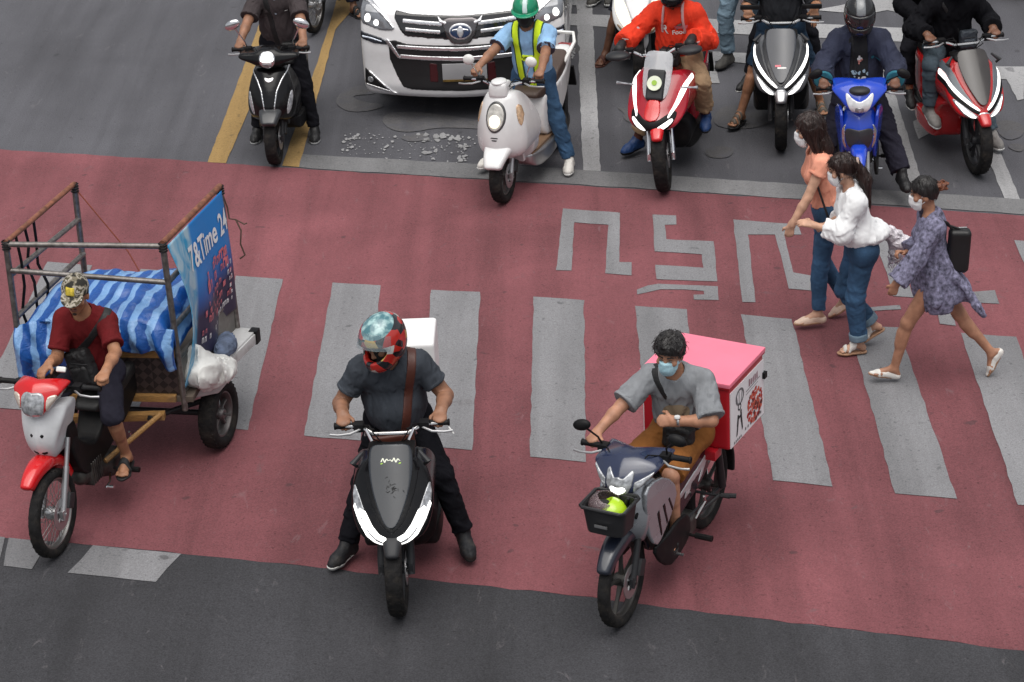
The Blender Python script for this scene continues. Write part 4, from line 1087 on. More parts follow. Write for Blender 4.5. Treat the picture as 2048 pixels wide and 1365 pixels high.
    def hand(s, i, k, back, side, curl=(70, 75, 45), spread=.0, thumb=(.5, .75), fl=1.0):
        """k: towards the knuckles, back: out of the back of the hand, side: towards the thumb"""
        S = s.S*(.90 if s.fem else 1)*(1+(s.bulk-1)*.35); w = s.ha[i]
        k = Vector(k).normalized(); b = Vector(back); b = (b-k*b.dot(k)).normalized(); t = Vector(side); t = (t-k*t.dot(k)-b*t.dot(b)).normalized()
        L = [(cap(w-k*.01*S, w+k*.075*S, .030*S, .040*S, .42, b), .02)]
        for j in range(4):
            u = 1.5-j; Lf = (.90, 1.0, .95, .76)[j]*fl
            p = w+k*(.088-.004*abs(u-.5))*S+t*u*.0195*S
            L.append((cap(w+k*.02*S+t*u*.012*S, p, .012*S, .0115*S), .008))
            ang = 0; dirv = (k+t*spread*u).normalized()
            for q, ln in enumerate((.040, .026, .020)):
                ang += curl[q]*(1+.06*(j-1))
                dv = dirv*math.cos(R(ang))-b*math.sin(R(ang))
                p2 = p+dv*ln*Lf*S
                L.append((cap(p, p2, (.0105-.0012*q)*S, (.0098-.0012*q)*S), .003)); p = p2
        p = w+k*.028*S+t*.026*S
        d1 = (k*thumb[0]+t*thumb[1]-b*.25).normalized(); d2 = (k*.9+t*.1-b*.45).normalized()
        p1 = p+d1*.040*S; p2 = p1+d2*.030*S
        L += [(cap(w+k*.012*S+t*.012*S, p, .016*S, .015*S), .01), (cap(p, p1, .0145*S, .0115*S), .006), (cap(p1, p2, .0115*S, .009*S), .003)]
        s.body += L
    def gripping(s, i, g):
        """hand closed round a handlebar grip at g"""
        w = s.ha[i]; k = (Vector(g)+V3(0, -.02, .012)-w).normalized()
        s.hand(i, k, V3(0, -.25, 1), V3(1 if i == 0 else -1, 0, 0), (62, 85, 55), 0, (.45, .55))
    def foot(s, i, up=None):
        """bare foot"""
        S = s.S*(.93 if s.fem else 1); a = s.an[i]; f = s.ft[i]; up = Vector(up or (0, 0, 1)); up = (up-f*up.dot(f)).normalized(); sd = f.cross(up)
        L = [(cap(a, a-up*.045*S-f*.035*S, .034*S, .032*S), .02), (cap(a-up*.01*S+f*.02*S, a-up*.055*S+f*.13*S, .034*S, .024*S), .02), (cap(a-up*.058*S+f*.10*S-sd*.022*S, a-up*.058*S+f*.10*S+sd*.022*S, .020*S), .015)]
        for j in range(5):
            u = j-2
            L.append((cap(a-up*.06*S+f*.13*S+sd*u*.017*S, a-up*.066*S+f*(.165-.006*abs(u))*S+sd*u*.018*S, .0105*S, .0095*S), .004))
        s.body += L
    def shoe(s, i, m, sole=None, up=None, hi=0.0, name='shoe', w=1.0, r=1.0):
        S = s.S*(.92 if s.fem else 1); a = s.an[i]; f = s.ft[i]; up = Vector(up or (0, 0, 1)); up = (up-f*up.dot(f)).normalized(); sd = f.cross(up)
        heel = a-up*.045*S-f*.035*S; ball = a-up*.055*S+f*.12*S; toe = a-up*.060*S+f*.165*S
        q = r if r == 1 else r*r
        if r < 1: heel -= up*.012*S; ball -= up*.012*S; toe = toe-up*.012*S+f*.02*S
        L = uni([cap(a+up*(.01+hi)*S, heel, .040*S*r, .042*S*w*r), cap(heel, ball, .042*S*w*r, .046*S*w*r), cap(ball, toe, .045*S*w*r, .036*S*w*q), cap(a+f*.02*S-up*(1-r)*.1*S, ball, .040*S*r, .034*S*r)], .025)
        fl = a-up*.088*S
        up_ = inter(L, half(fl, -up), .003)
        o = sdf(name, [(rip(up_, .0018, 90, 3), 0)], m, s.root, .006)
        if sole is not None:
            sdf('sole', inter(off(uni([cap(heel, ball, .043*S*w*r, .048*S*w*r), cap(ball, toe, .047*S*w*r, .038*S*w*q)], .02), .003), slab(a-up*.079*S, up, .026*S), .003), sole, o, .006)
        return o
    def sandal(s, i, m, strapm=None, up=None, straps=((.09, .026),), name='sandal'):
        S = s.S*(.93 if s.fem else 1); a = s.an[i]; f = s.ft[i]; up = Vector(up or (0, 0, 1)); up = (up-f*up.dot(f)).normalized(); sd = f.cross(up)
        o = sdf(name, inter(uni([cap(a-up*.075*S-f*.04*S, a-up*.075*S+f*.12*S, .037*S, .050*S), cap(a-up*.075*S+f*.12*S, a-up*.075*S+f*.16*S, .050*S, .036*S)], .02), slab(a-up*.088*S, up, .022*S), .002), m, s.root, .006)
        ft = uni([cap(a-up*.01*S+f*.02*S, a-up*.055*S+f*.13*S, .036*S, .026*S), cap(a-up*.058*S+f*.10*S-sd*.024*S, a-up*.058*S+f*.10*S+sd*.024*S, .022*S)], .015)
        for (x, w) in straps:
            sdf('strap', inter(inter(off(ft, .007), slab(a+f*x*S, f+up*.25, w)), half(a-up*.085*S, -up)), strapm or m, o, .0055)
        return o
    def skin(s, m, h=.0068):
        return sdf('body', s.body, m, s.root, h, 1)
    def core(s, arms=(True, True), legs=(True, True)):
        s.body += s.torso(-.006)
        for i in (0, 1):
            if arms[i]: s.body.append((s.arm(i), .02))
            if legs[i]: s.body.append((s.leg(i), .02))
    # ---- clothes
    def shirt(s, m, o=.013, sleeve=.6, hem=-.08, fold=.004, neck=.068, name='shirt', taper=.012, seed=1, neckdrop=.0, hemn=None, extra=None, fr=26, h=.0075, loose=0.0):
        S = s.S
        t = s.torso(o+loose)
        L = [(rip(uni([p for p, k in t], .05), fold, fr, seed, (1, 1, .55)), 0)]
        for i in (0, 1): L.append((rip(s.arm(i, o+.002, sleeve, True, 1, taper), fold*.8, fr*1.3, seed+i+1), .02))
        if extra: L += extra
        L.append((half(s.pel+s.d*hem*S, -s.d if hemn is None else hemn), ('and', .004)))
        L.append((cap(s.nb+s.n*(.02+neckdrop*.3)-s.d*neckdrop*S, s.hc, neck*S*(1+(s.bulk-1)*.5), .075*S), ('cut', .008)))
        o_ = sdf(name, L, m, s.root, h, 1)
        for i in (0, 1):        # stitched sleeve hems
            a, b, c = s.sh[i], s.el[i], s.ha[i]
            if sleeve > .2:
                q, dn = (a.lerp(b, sleeve-.05), b-a) if sleeve <= 1 else (b.lerp(c, sleeve-1.05), c-b)
                sdf('sleeve_hem', inter(inter(off(s.arm(i, o+.004, sleeve, True, 1, taper), .002), slab(q, dn, .022)), half(q+dn.normalized()*.011, dn)), m, o_, .0065, 0)
        return o_
    def trousers(s, m, o=.012, upto=1.97, flare=.008, fold=.004, waist=.10, w=1.0, name='trousers', seed=5, h=.0075, fr=24):
        S = s.S
        seat = uni([cap(s.hip[0], s.hip[1], (.112 if s.fem else .105)*S*s.bulk+o), cap(s.pel, s.pel+s.d*.10*S, .142*S*s.bulk+o, .135*S*s.bulk+o, .76, s.n)], .03)
        L = [(inter(seat, half(s.pel+s.d*waist*S, s.d)), 0)]
        for i in (0, 1): L.append((rip(s.leg(i, o, upto, w, flare), fold, fr, seed+i, (1, 1, 1.2)), .03))
        return sdf(name, L, m, s.root, h, 1)
    def collar(s, m, w=.02, r=.074, open_=True):
        S = s.S*(1+(s.bulk-1)*.5)
        c = s.nb+s.n*.012*S
        ring = minus(cap(c-s.d*.03*S, s.nb+s.d*.035*S+s.n*.012, (r+.012)*S, (r-.002)*S), cap(c-s.d*.06*S, s.hc, (r-.002)*S, (r-.004)*S))
        L = [(inter(ring, slab(c+s.d*.012*S, s.d-s.n*.35, .05*S), .004), 0)]
        if open_: L.append((cap(c+s.n*.09*S+s.d*.04*S, c+s.n*.07*S-s.d*.05*S, .028*S, .004*S), ('cut', .004)))
        return sdf('collar', L, m, s.root, .006, 1)
    def strap(s, name, m, a, b, w=.035, o=.022, parent=None, front=True):
        """band over shoulder point a and past hip point b, following the chest; a, b in (e, n, d) coordinates"""
        P = lambda q: s.pel+s.e*q[0]*s.S+s.n*q[1]*s.S+s.d*q[2]*s.S
        A, B = P(a), P(b); nn = (B-A).cross(s.n).normalized()
        t = uni([p for p, k in s.torso(o)], .05)
        return sdf(name, inter(t, slab(A, nn, w), .002), m, parent if parent is not None else s.root, .0058, 0)
    def facemask(s, m, o=.010):
        S = s.S
        f = uni([s.face(o*S), s.he((0, -.062, -.085), (.030, .026, .024), o*S), cap(s.H(0, -.088, .0), s.H(0, -.088, -.045), .014*S+o*S, .020*S+o*S)], .035)
        g = inter(f, half(s.H(0, -.09, .006), s.Rh @ V3(0, .12, 1)), .006)
        g = inter(g, half(s.H(0, -.012, 0), s.Rh @ V3(0, 1, -.25)), .006)
        o_ = sdf('face_mask', rip(g, .0015, 70, 2), m, s.root, .0055, 1)
        for q in (-1, 1): MB().tube([s.H(q*.058, -.035, -.012), s.H(q*.074, -.01, .01), s.H(q*.082, .02, .0)], .003*S, 6).tube([s.H(q*.055, -.03, -.06), s.H(q*.072, -.005, -.04), s.H(q*.082, .02, -.02)], .003*S, 6).build('ear_loop', m, o_)
        return o_
    def hairshort(s, m=None, o=.015, amp=.006, top=.012, name='hair'):
        L = inter(rip(uni([s.skull(o*s.S), s.he((0, .0, .085), (.062, .075, .05), top*s.S)], .03), amp, 75, 4), half(s.H(0, -.068, .048), s.Rh @ V3(0, -.62, -1)), .008)
        L = [(L, 0)]
        for q in (-1, 1): L.append((cap(s.H(q*.076, -.022, .03), s.H(q*.077, -.016, -.005), .010*s.S, .006*s.S), .008))
        return sdf(name, L, m or HAIR, s.root, .0055, 1)
    def tufts(s, n=26, seed=3, m=None, parent=None):
        """locks of hair standing out of the crown"""
        g = random.Random(seed); b = MB()
        for _ in range(n):
            a = g.uniform(0, 6.28); rr = g.uniform(.2, 1)
            c = s.H(.066*rr*math.cos(a), .012+.085*rr*math.sin(a), .03+.118*math.sqrt(max(0, 1-rr*rr*.75)))
            dr = s.Rh @ V3(g.uniform(-.9, .9), g.uniform(-1.1, .2), g.uniform(.1, .6)).normalized()
            q = c+dr*g.uniform(.025, .05)*s.S
            b.tube([c-dr*.012, c.lerp(q, .5)+s.Rh @ V3(0, 0, .006), q-V3(0, 0, .004)], [.011*s.S, .008*s.S, .0015], 6)
        return b.build('hair_tuft', m or HAIR, parent if parent is not None else s.root)
    def fullhelmet(s, m, visor, o=1.0, flip=0.0):
        S = s.S*o
        he = lambda c, r: ell(s.hc+s.Rh @ (V3(*c)*S), tuple(q*S for q in r), s.Rh)
        shell = uni([he((0, .02, .045), (.128, .158, .138)), he((0, .0, -.02), (.122, .150, .125)), he((0, -.085, -.075), (.088, .075, .055))], .04)
        P = lambda x, y, z: s.hc+s.Rh @ (V3(x, y, z)*S)
        shell = inter(shell, half(P(0, 0, -.125), s.Rh @ V3(0, .1, -1)), .01)
        win = inter(he((0, -.11, .022), (.115, .13, .058)), half(P(0, -.035, 0), s.Rh @ V3(0, 1, 0)), .01)
        inner = he((0, 0, -.02), (.098, .118, .16))
        h = sdf('helmet', [(shell, 0), (win, ('cut', .008)), (inner, ('cut', .01))], m, s.root, .0062, 1)
        vs = uni([he((0, .018, .045), (.131, .161, .141)), he((0, .0, -.02), (.125, .153, .128))], .04)
        if flip:
            Mx = Matrix.Rotation(R(-flip), 3, s.Rh @ V3(1, 0, 0))
            c0 = P(0, .0, .03)
            vv = inter(vs, slab(P(0, -.1, .03), s.Rh @ V3(0, 0, 1), .10*S)); vv = minus(vv, uni([he((0, .018, .045), (.124, .154, .134)), he((0, .0, -.02), (.118, .146, .121))], .04))
            vv = inter(vv, half(P(0, -.03, 0), s.Rh @ V3(0, 1, 0)))
            o_ = sdf('visor', vv, visor, h, .0045, 1)
            T = Matrix.Translation(c0) @ Mx.to_4x4() @ Matrix.Translation(-c0); o_.matrix_local = T
        else:
            vv = inter(inter(vs, slab(P(0, -.1, .022), s.Rh @ V3(0, 0, 1), .112*S), .01), half(P(0, -.035, 0), s.Rh @ V3(0, 1, 0)), .01)
            sdf('visor', vv, visor, h, .0062, 1)
        return h
    def dark(s, m): 
        """cloth hood filling the opening under a helmet"""
        return sdf('face_cover', [(s.skull(.006), 0), (s.face(.008), .02), (cap(s.nb-s.d*.02, s.H(0, .02, -.06), .066*s.S, .062*s.S), .02)], m, s.root, .008)

def seated(root, K, feet, S=.98, bulk=1.0, lean=10, look=(0, 0, 0), pely=0.0, pelz=.09, hands=None, pil=False, **kw):
    g = K['grips']
    st = K['pil'] if pil else K['seat']
    hd = hands or [g[0]+V3(.0, .085, .035), g[1]+V3(-.0, .085, .035)]
    return Fig(root, st+V3(0, pely, pelz), lean=lean, hands=hd, feet=feet, S=S, bulk=bulk, look=look, **kw)
class Fr:
    """maps photo pixels to the local frame of a thing at loc, rz"""
    def __init__(s, loc, rz): s.M = Matrix.Translation(loc) @ Matrix.Rotation(rz, 4, 'Z'); s.I = s.M.inverted()
    def __call__(s, px, py, z=0.0): return s.I @ gp(px, py, z)
# ------------------------------------------------------------------ helpers for the cast
GZ = .009
def at(px, py): 
    v = gp(px, py); v.z = GZ; return v
def person(loc, rz, label, group=None): return empty('person', loc, rz, label, 'person', group)
def top(o, fr_loc, rz, label, cat, group=None):
    """gives a free-standing thing its place and its origin at its own base"""
    me = o.data
    co = np.empty(len(me.vertices)*3); me.vertices.foreach_get('co', co); co = co.reshape(-1, 3)
    lo, hi = co.min(0), co.max(0); c = np.array([(lo[0]+hi[0])/2, (lo[1]+hi[1])/2, lo[2]])
    me.transform(Matrix.Translation(-Vector(c)))
    def down(q):
        for ch in kids(q): ch.data.transform(Matrix.Translation(-Vector(c))); down(ch)
    down(o)
    M = Matrix.Translation(fr_loc) @ Matrix.Rotation(rz, 4, 'Z')
    o.location = M @ Vector(c); o.rotation_euler = (0, 0, rz)
    return tag(o, label, cat, group)
def feet_peg(x=.21, y=.55, z=.40): return [(V3(-x, y, z), (-.15, -1, 0)), (V3(x, y, z), (.15, -1, 0))]
def crossbag(f, name, m, a, b, w, fr, label, c=None, size=(.10, .045, .08), bagm=None, rot=0.0, extra=None):
    """strap round the chest with a bag hanging from it: one thing"""
    o = f.strap(name, m, a, b, w)
    o.parent = None
    if c is not None:
        M = Matrix.Rotation(rot, 3, 'Y')
        P = f.pel+f.e*c[0]*f.S+f.n*c[1]*f.S+f.d*c[2]*f.S
        bo = sdf('bag_body', rip(rbox(P, size, min(size)*.55, M), .003, 40, 2), bagm or m, o, .006)
        fl = sdf('front_pocket', rip(rbox(P+f.n*size[1]*.8-V3(0, 0, size[2]*.25), (size[0]*.72, size[1]*.5, size[2]*.5), size[1]*.4, M), .002, 50, 3), bagm or m, bo, .006)
        MB().tube([P+f.n*size[1]*1.02+V3(-size[0]*.7, 0, size[2]*.45), P+f.n*size[1]*1.02+V3(size[0]*.7, 0, size[2]*.45)], .0035, 6).build('zip', DGR, bo)
    return top(o, fr[0], fr[1], label, 'bag')

CL = dict(
    slate=cloth('slate_polo_cloth', (.043, .050, .062)), maroon=cloth('maroon_polo_cloth', (.115, .008, .010)), greytee=cloth('grey_marl_cloth', (.22, .23, .245)),
    blackt=cloth('black_trouser_cloth', (.010, .010, .013)), navyt=cloth('navy_trouser_cloth', (.024, .023, .034)), jean=mat('blue_denim', (.036, .082, .155), .85, var=.45, vs=5, bump=.4, bs=70, spec=.2),
    jeand=mat('dark_denim', (.016, .036, .066), .85, var=.4, vs=5, bump=.4, bs=70, spec=.2), jeanl=mat('light_denim', (.16, .23, .29), .85, var=.35, vs=5, bump=.4, bs=70, spec=.2),
    khaki=cloth('khaki_cloth', (.30, .20, .12)), brown=cloth('brown_grey_cloth', (.052, .042, .044)), sky=cloth('light_blue_cloth', (.27, .46, .70)), orange=cloth('red_orange_cloth', (.68, .045, .018)),
    charcoal=cloth('charcoal_cloth', (.030, .032, .037)), navy=cloth('navy_jacket_cloth', (.027, .031, .055)), black=cloth('black_jacket_cloth', (.008, .008, .010)), teal=cloth('teal_cloth', (.03, .15, .20)),
    peach=cloth('peach_cloth', (.74, .32, .22)), white=cloth('white_cotton', (.78, .79, .80), .85, .6, 16, .05), rust=cloth('rust_brown_cloth', (.22, .085, .022)), neon=cloth('neon_yellow_cloth', (.62, .80, .03)), green=cloth('dark_green_edge', (.03, .08, .05)))
SHB = mat('black_shoe', (.010, .010, .011), .55, var=.3); SOLW = mat('white_sole', (.6, .6, .58), .6, dirt=.3); SHW = mat('white_shoe', (.66, .64, .60), .6, dirt=.25); SHG = mat('grey_shoe', (.22, .21, .20), .7, var=.3, dirt=.3)
BAGB = mat('black_bag_fabric', (.010, .010, .011), .6, var=.3, bump=.4, bs=50)
BRL = mat('brown_leather', (.075, .022, .014), .45, var=.2, bump=.2, bs=60)

# ================================================================== cargo tricycle and its rider
def tricycle():
    loc, rz = at(105, 1105), R(-15); bl_ = at(118, 1107); fr = Fr(loc, rz)
    root, K = underbone('cargo_tricycle', 'red and white motorcycle with a steel-framed cargo cart built on behind', loc, rz, dict(cowl=RED, nose=mat('silver_white_plastic', (.62, .63, .65), .35, coat=.4, dirt=.1), shield=BLK, fender=RED, side=BLK, holes=1, fork=SIL, wings=False, fa=134, shortcowl=1, noseline=[(0, .86), (.10, .875), (.155, .86), (.15, .80), (.105, .64), (.075, .52), (.04, .49), (0, .485)]), steer=R(-4), wheels='wire', lampstyle=1, rearmode=0, size=1.06, ch=.055, cw=.64)
    sh_ = fr.I @ bl_
    for o in kids(root): o.matrix_local = Matrix.Translation((sh_.x, sh_.y, 0)) @ o.matrix_local
    for o in kids(root):
        q = o.name.split('.')[0]; dz = .115 if q in ('handlebar_cowl', 'headlight', 'turn_signal', 'front_cover', 'vent_hole', 'leg_shield') else .05 if q in ('handlebar', 'grip', 'brake_lever', 'switch_housing', 'cable') else .05 if q == 'front_fender' else 0
        if dz: o.matrix_local = Matrix.Translation((0, 0, dz)) @ o.matrix_local
    K['grips'] = [p+V3(sh_.x, sh_.y, .05) for p in K['grips']]
    root['category'] = 'tricycle'
    sdf('handlebar_pad', [(rbox((.13, .21, 1.195), (.034, .008, .018), .008, Matrix.Rotation(-.6, 3, 'X')), 0)], WPL, root, .005)
    st = mat('steel_tube', (.21, .195, .185), .42, .75, var=.35, vs=30, dirt=.55); rs = mat('rusty_tube', (.22, .085, .05), .7, .2, var=.45, vs=25, dirt=.4); wd = mat('ochre_painted_wood', (.30, .16, .05), .6, var=.3, vs=20, dirt=.5, stretch=(1, 6, 6))
    chk = bpy.data.materials.new('checker_plate'); chk.use_nodes = True
    nt = chk.node_tree; N = nt.nodes; L = nt.links; b = N['Principled BSDF']; tc = N.new('ShaderNodeTexCoord'); mp = N.new('ShaderNodeMapping')
    L.new(tc.outputs['Object'], mp.inputs[0]); mp.inputs['Rotation'].default_value = (0, R(45), 0)
    ck = N.new('ShaderNodeTexChecker'); ck.inputs['Scale'].default_value = 22; L.new(mp.outputs[0], ck.inputs[0]); ck.inputs['Color1'].default_value = (.075, .055, .052, 1); ck.inputs['Color2'].default_value = (.034, .026, .026, 1)
    L.new(ck.outputs[0], b.inputs['Base Color']); b.inputs['Roughness'].default_value = .42; b.inputs['Metallic'].default_value = .4
    bp = N.new('ShaderNodeBump'); bp.inputs['Strength'].default_value = .6; bp.inputs['Distance'].default_value = .01; L.new(ck.outputs['Fac'], bp.inputs['Height']); L.new(bp.outputs[0], b.inputs['Normal'])
    # tube frame: corners (front left/right, rear left/right)
    FL, FRt, RL, RR = (-.58, 1.02), (.46, 1.16), (-.56, 2.02), (.46, 2.14)
    for (x, y), zt in ((FL, 1.65), (FRt, 1.652), (RL, 1.65), (RR, 1.65)):
        MB().tube([(x+(.02 if x > 0 else -.02), y, .46), (x, y, zt)], .021, 10).build('frame_post', st, root)
    def bar(a, b, za, zb, m=st, r=.019): MB().tube([(a[0], a[1], za), (b[0], b[1], zb)], r, 10).build('frame_rail', m, root)
    bar(FL, FRt, 1.64, 1.64); bar(FL, FRt, 1.455, 1.385)
    bar(FL, RL, 1.65, 1.66, rs); bar(FL, RL, 1.42, 1.40); bar(FL, RL, 1.12, 1.14); bar(FRt, RR, 1.66, 1.66, rs, .021); bar(FRt, RR, 1.38, 1.40); bar(FRt, RR, 1.06, 1.08); bar(FRt, RR, .82, .84)
    for (x, y) in ((FL), (FRt), (RL), (RR)):
        b2 = MB()
        for k in range(4): b2.lathe([(k*.018-.03, .022), (k*.018-.024, .031), (k*.018-.018, .022)], (x, y, 1.63), 'z', 12)
        b2.build('rope_lashing', BLK, root)
    g = random.Random(5)
    for (x, y, zt, zb) in ((-.57, 1.12, 1.65, .75), (-.575, 1.30, 1.66, .95), (-.57, 1.42, 1.66, .85)):
        P = [(x+g.uniform(-.02, .02), y+g.uniform(-.03, .03), zt+(zb-zt)*k/5) for k in range(6)]
        MB().tube(P, .011, 6).build('hanging_strap', BLK, root)
    P = [(.47, 2.14, 1.62), (.49, 2.16, 1.5), (.50, 2.15, 1.42), (.56, 2.12, 1.43), (.60, 2.1, 1.36), (.585, 2.1, 1.26), (.61, 2.1, 1.18), (.57, 2.1, 1.15)]
    MB().tube(P, .006, 6).tube([(.56, 2.12, 1.43), (.62, 2.12, 1.40), (.64, 2.12, 1.41)], .005, 6).build('loose_cord', mat('brown_cord', (.08, .05, .035), .9), root)
    MB().tube([(-.55, 2.02, 1.62), (-.2, 1.98, 1.2), (-.05, 1.9, 1.0)], .005, 6).build('loose_cord', mat('red_cord', (.2, .05, .03), .9), root)
    # bed
    an = math.atan2(.14, 1.04)
    Mz = Matrix.Rotation(an, 4, 'Z')
    MB().box((-.06, 1.10, .71), (.52, .010, .165), Mz, .05).build('front_panel', chk, root)
    MB().box((-.06, 1.10, .875), (.52, .03, .028), Mz).build('panel_beam', wd, root)
    MB().box((-.06, 1.08, .555), (.50, .03, .022), Mz).build('bed_beam', wd, root)
    MB().box((-.02, .98, .45), (.40, .028, .024), Matrix.Rotation(an+.12, 4, 'Z')).build('bed_beam', wd, root)
    MB().box((-.06, 1.62, .545), (.54, .54, .02), Mz, .1).build('cargo_bed', mat('bed_planks', (.09, .07, .055), .75, var=.4, dirt=.4), root)
    for s_ in (-1, 1):
        cx = -.055+s_*.52
        MB().box((cx, 1.62+s_*.07, .70), (.009, .50, .15), None, .05).build('side_panel', mat('weathered_ply', (.16, .15, .14), .8, var=.35, dirt=.4), root)
        MB().tube([(cx*.6, 1.02, .45), (cx, 1.5+s_*.06, .34), (cx, 2.0+s_*.06, .47)], .02, 8).build('chassis_rail', DGR, root)
        MB().tube([(cx*.3, .60, .34), (cx*.75, 1.05, .47)], .018, 8).build('coupling_tube', wd, root)
    w = wheel(root, 1.55, .24, .125, 'cast', 5, mat('steel_disc', (.16, .15, .15), .5, .7, dirt=.5), disc=0, name='cart_wheel', x0=.535)
    w = wheel(root, 1.45, .24, .125, 'cast', 5, mat('steel_disc', (1, 1, 1)), disc=0, name='cart_wheel', x0=-.62)
    MB().tube([(-.62, 1.45, .24), (.535, 1.55, .24)], .022, 8).build('axle', DGR, root)
    sdf('wheel_arch', [(minus(hull(None, [(1.30, .50), (1.40, .60), (1.70, .60), (1.82, .50), (1.82, .46), (1.30, .46)], [(0, 1.28), (.62, 1.28), (.62, 1.84), (0, 1.84)], k=.02, sm=1), half((.43, 0, 0), (1, 0, 0))), 0)], mat('dirty_white_metal', (.5, .5, .5), .5, dirt=.4), root, .01)
    MB().box((.535, 1.92, .585), (.075, .22, .02), Matrix.Rotation(-.06, 4, 'Z'), .2).box((.61, 1.91, .555), (.010, .22, .035), Matrix.Rotation(-.06, 4, 'Z'), .2).build('tail_shelf', mat('dirty_white_metal', (1, 1, 1)), root)
    MB().box((.61, 2.12, .56), (.03, .035, .05), None, .2).build('tail_bracket', BLK, root)
    # --- blue tarpaulin over the load
    tm = bpy.data.materials.new('striped_tarpaulin'); tm.use_nodes = True
    nt = tm.node_tree; N = nt.nodes; L = nt.links; b = N['Principled BSDF']; uv = N.new('ShaderNodeUVMap'); sp = N.new('ShaderNodeSeparateXYZ'); L.new(uv.outputs[0], sp.inputs[0])
    wv = N.new('ShaderNodeMath'); wv.operation = 'MULTIPLY'; wv.inputs[1].default_value = 9.5; L.new(sp.outputs[0], wv.inputs[0])
    fx = N.new('ShaderNodeMath'); fx.operation = 'FRACT'; L.new(wv.outputs[0], fx.inputs[0])
    rp = N.new('ShaderNodeValToRGB'); L.new(fx.outputs[0], rp.inputs[0]); e = rp.color_ramp.elements
    e[0].position = 0; e[0].color = (.15, .31, .58, 1); e[1].position = .38; e[1].color = (.20, .37, .64, 1)
    for p, c in ((.42, (.008, .085, .34, 1)), (.95, (.006, .065, .28, 1)), (1.0, (.15, .31, .58, 1))): q = rp.color_ramp.elements.new(p); q.color = c
    L.new(rp.outputs[0], b.inputs['Base Color']); b.inputs['Roughness'].default_value = .42; b.inputs['Coat Weight'].default_value = .2
    n1 = N.new('ShaderNodeTexNoise'); n1.inputs['Scale'].default_value = 13; n1.inputs['Detail'].default_value = 6; n1.inputs['Distortion'].default_value = .8; bp = N.new('ShaderNodeBump'); bp.inputs['Strength'].default_value = .55; bp.inputs['Distance'].default_value = .03
    tcx = N.new('ShaderNodeTexCoord'); L.new(tcx.outputs['Object'], n1.inputs[0]); L.new(n1.outputs[0], bp.inputs['Height']); L.new(bp.outputs[0], b.inputs['Normal'])
    NU, NV = 110, 90
    from mathutils import noise as mn
    V = []; UV = []
    for j in range(NV+1):
        v = j/NV
        for i in range(NU+1):
            u = i/NU; x = -.60+1.08*u
            drop = .66+.10*min(1, u/.25)+.145*max(0, min(1, (u-.30)/.12))-.12*max(0, min(1, (u-.88)/.06))+.012*math.sin(u*31)
            ztop = 1.04+.05*math.sin(u*3.0+.3)+.05*u+.02*math.sin(u*11)
            if v < .38:
                t = v/.38; z = drop+(ztop-drop)*t; y = 1.04+.12*(u-.5)+.03*math.sin(t*3.1)*-1+.03*t
            else:
                t = (v-.38)/.62; y = 1.07+.12*(u-.5)+.86*t; z = ztop+.07*math.sin(t*3.0)-.22*max(0, t-.8)
            # rounded shoulders left and right
            ed = max(0, abs(u-.5)-.40)/.10
            if v > .38: z -= .16*ed*ed
            p = V3(x, y, z)
            w1 = mn.noise(V3(x*3.2, y*2.2, z*2.0))*.045+mn.noise(V3(x*9, y*6, z*5+3))*.030+mn.noise(V3(x*20, y*12, z*9))*.013
            fold = .014*math.sin(x*38+3*math.sin(z*6)+2*mn.noise(V3(x*4, y*3, z*3)))*(1 if v < .38 else .45)
            p += V3(.3*w1, -(w1+fold) if v < .38 else -.2*w1, .2*w1 if v < .38 else (w1+fold))
            V.append(tuple(p)); UV.append((u+.020*mn.noise(V3(x*4, v*8, 0))+.008*mn.noise(V3(x*11, v*22, 3)), v))
    F = [(j*(NU+1)+i, j*(NU+1)+i+1, (j+1)*(NU+1)+i+1, (j+1)*(NU+1)+i) for j in range(NV) for i in range(NU)]
    o = mk('tarpaulin', V, F, tm)
    ul = o.data.uv_layers.new(name='UVMap')
    for lp in o.data.loops: ul.data[lp.index].uv = UV[lp.vertex_index]
    so = o.modifiers.new('thick', 'SOLIDIFY'); so.thickness = .006
    top(o, loc, rz, 'crumpled blue and white striped plastic sheet draped over the cart load', 'tarpaulin')
    # vinyl banner on the right side
    bm_ = bpy.data.materials.new('printed_vinyl'); bm_.use_nodes = True
    nt = bm_.node_tree; N = nt.nodes; L = nt.links; b = N['Principled BSDF']; uv = N.new('ShaderNodeUVMap'); sp = N.new('ShaderNodeSeparateXYZ'); L.new(uv.outputs[0], sp.inputs[0])
    nz = N.new('ShaderNodeTexNoise'); nz.inputs['Scale'].default_value = 5; nz.inputs['Detail'].default_value = 6; nz.inputs['Distortion'].default_value = 1.5; L.new(uv.outputs[0], nz.inputs[0])
    r1 = N.new('ShaderNodeValToRGB'); L.new(sp.outputs[1], r1.inputs[0]); e = r1.color_ramp.elements
    e[0].position = 0; e[0].color = (.02, .018, .05, 1); e[1].position = 1; e[1].color = (.012, .20, .56, 1)
    for p, c in ((.33, (.022, .02, .065, 1)), (.45, (.018, .10, .36, 1)), (.60, (.012, .20, .56, 1))): q = r1.color_ramp.elements.new(p); q.color = c
    r2 = N.new('ShaderNodeValToRGB'); L.new(nz.outputs[0], r2.inputs[0]); e = r2.color_ramp.elements
    e[0].position = .38; e[0].color = (.02, .30, .55, 1); e[1].position = .60; e[1].color = (.36, .52, .62, 1)
    ad = N.new('ShaderNodeMath'); ad.operation = 'MULTIPLY_ADD'; L.new(sp.outputs[1], ad.inputs[0]); ad.inputs[1].default_value = -.10; L.new(sp.outputs[0], ad.inputs[2])
    lt = N.new('ShaderNodeMapRange'); lt.inputs[1].default_value = .24; lt.inputs[2].default_value = .29; lt.inputs[3].default_value = 1; lt.inputs[4].default_value = 0; L.new(ad.outputs[0], lt.inputs[0])
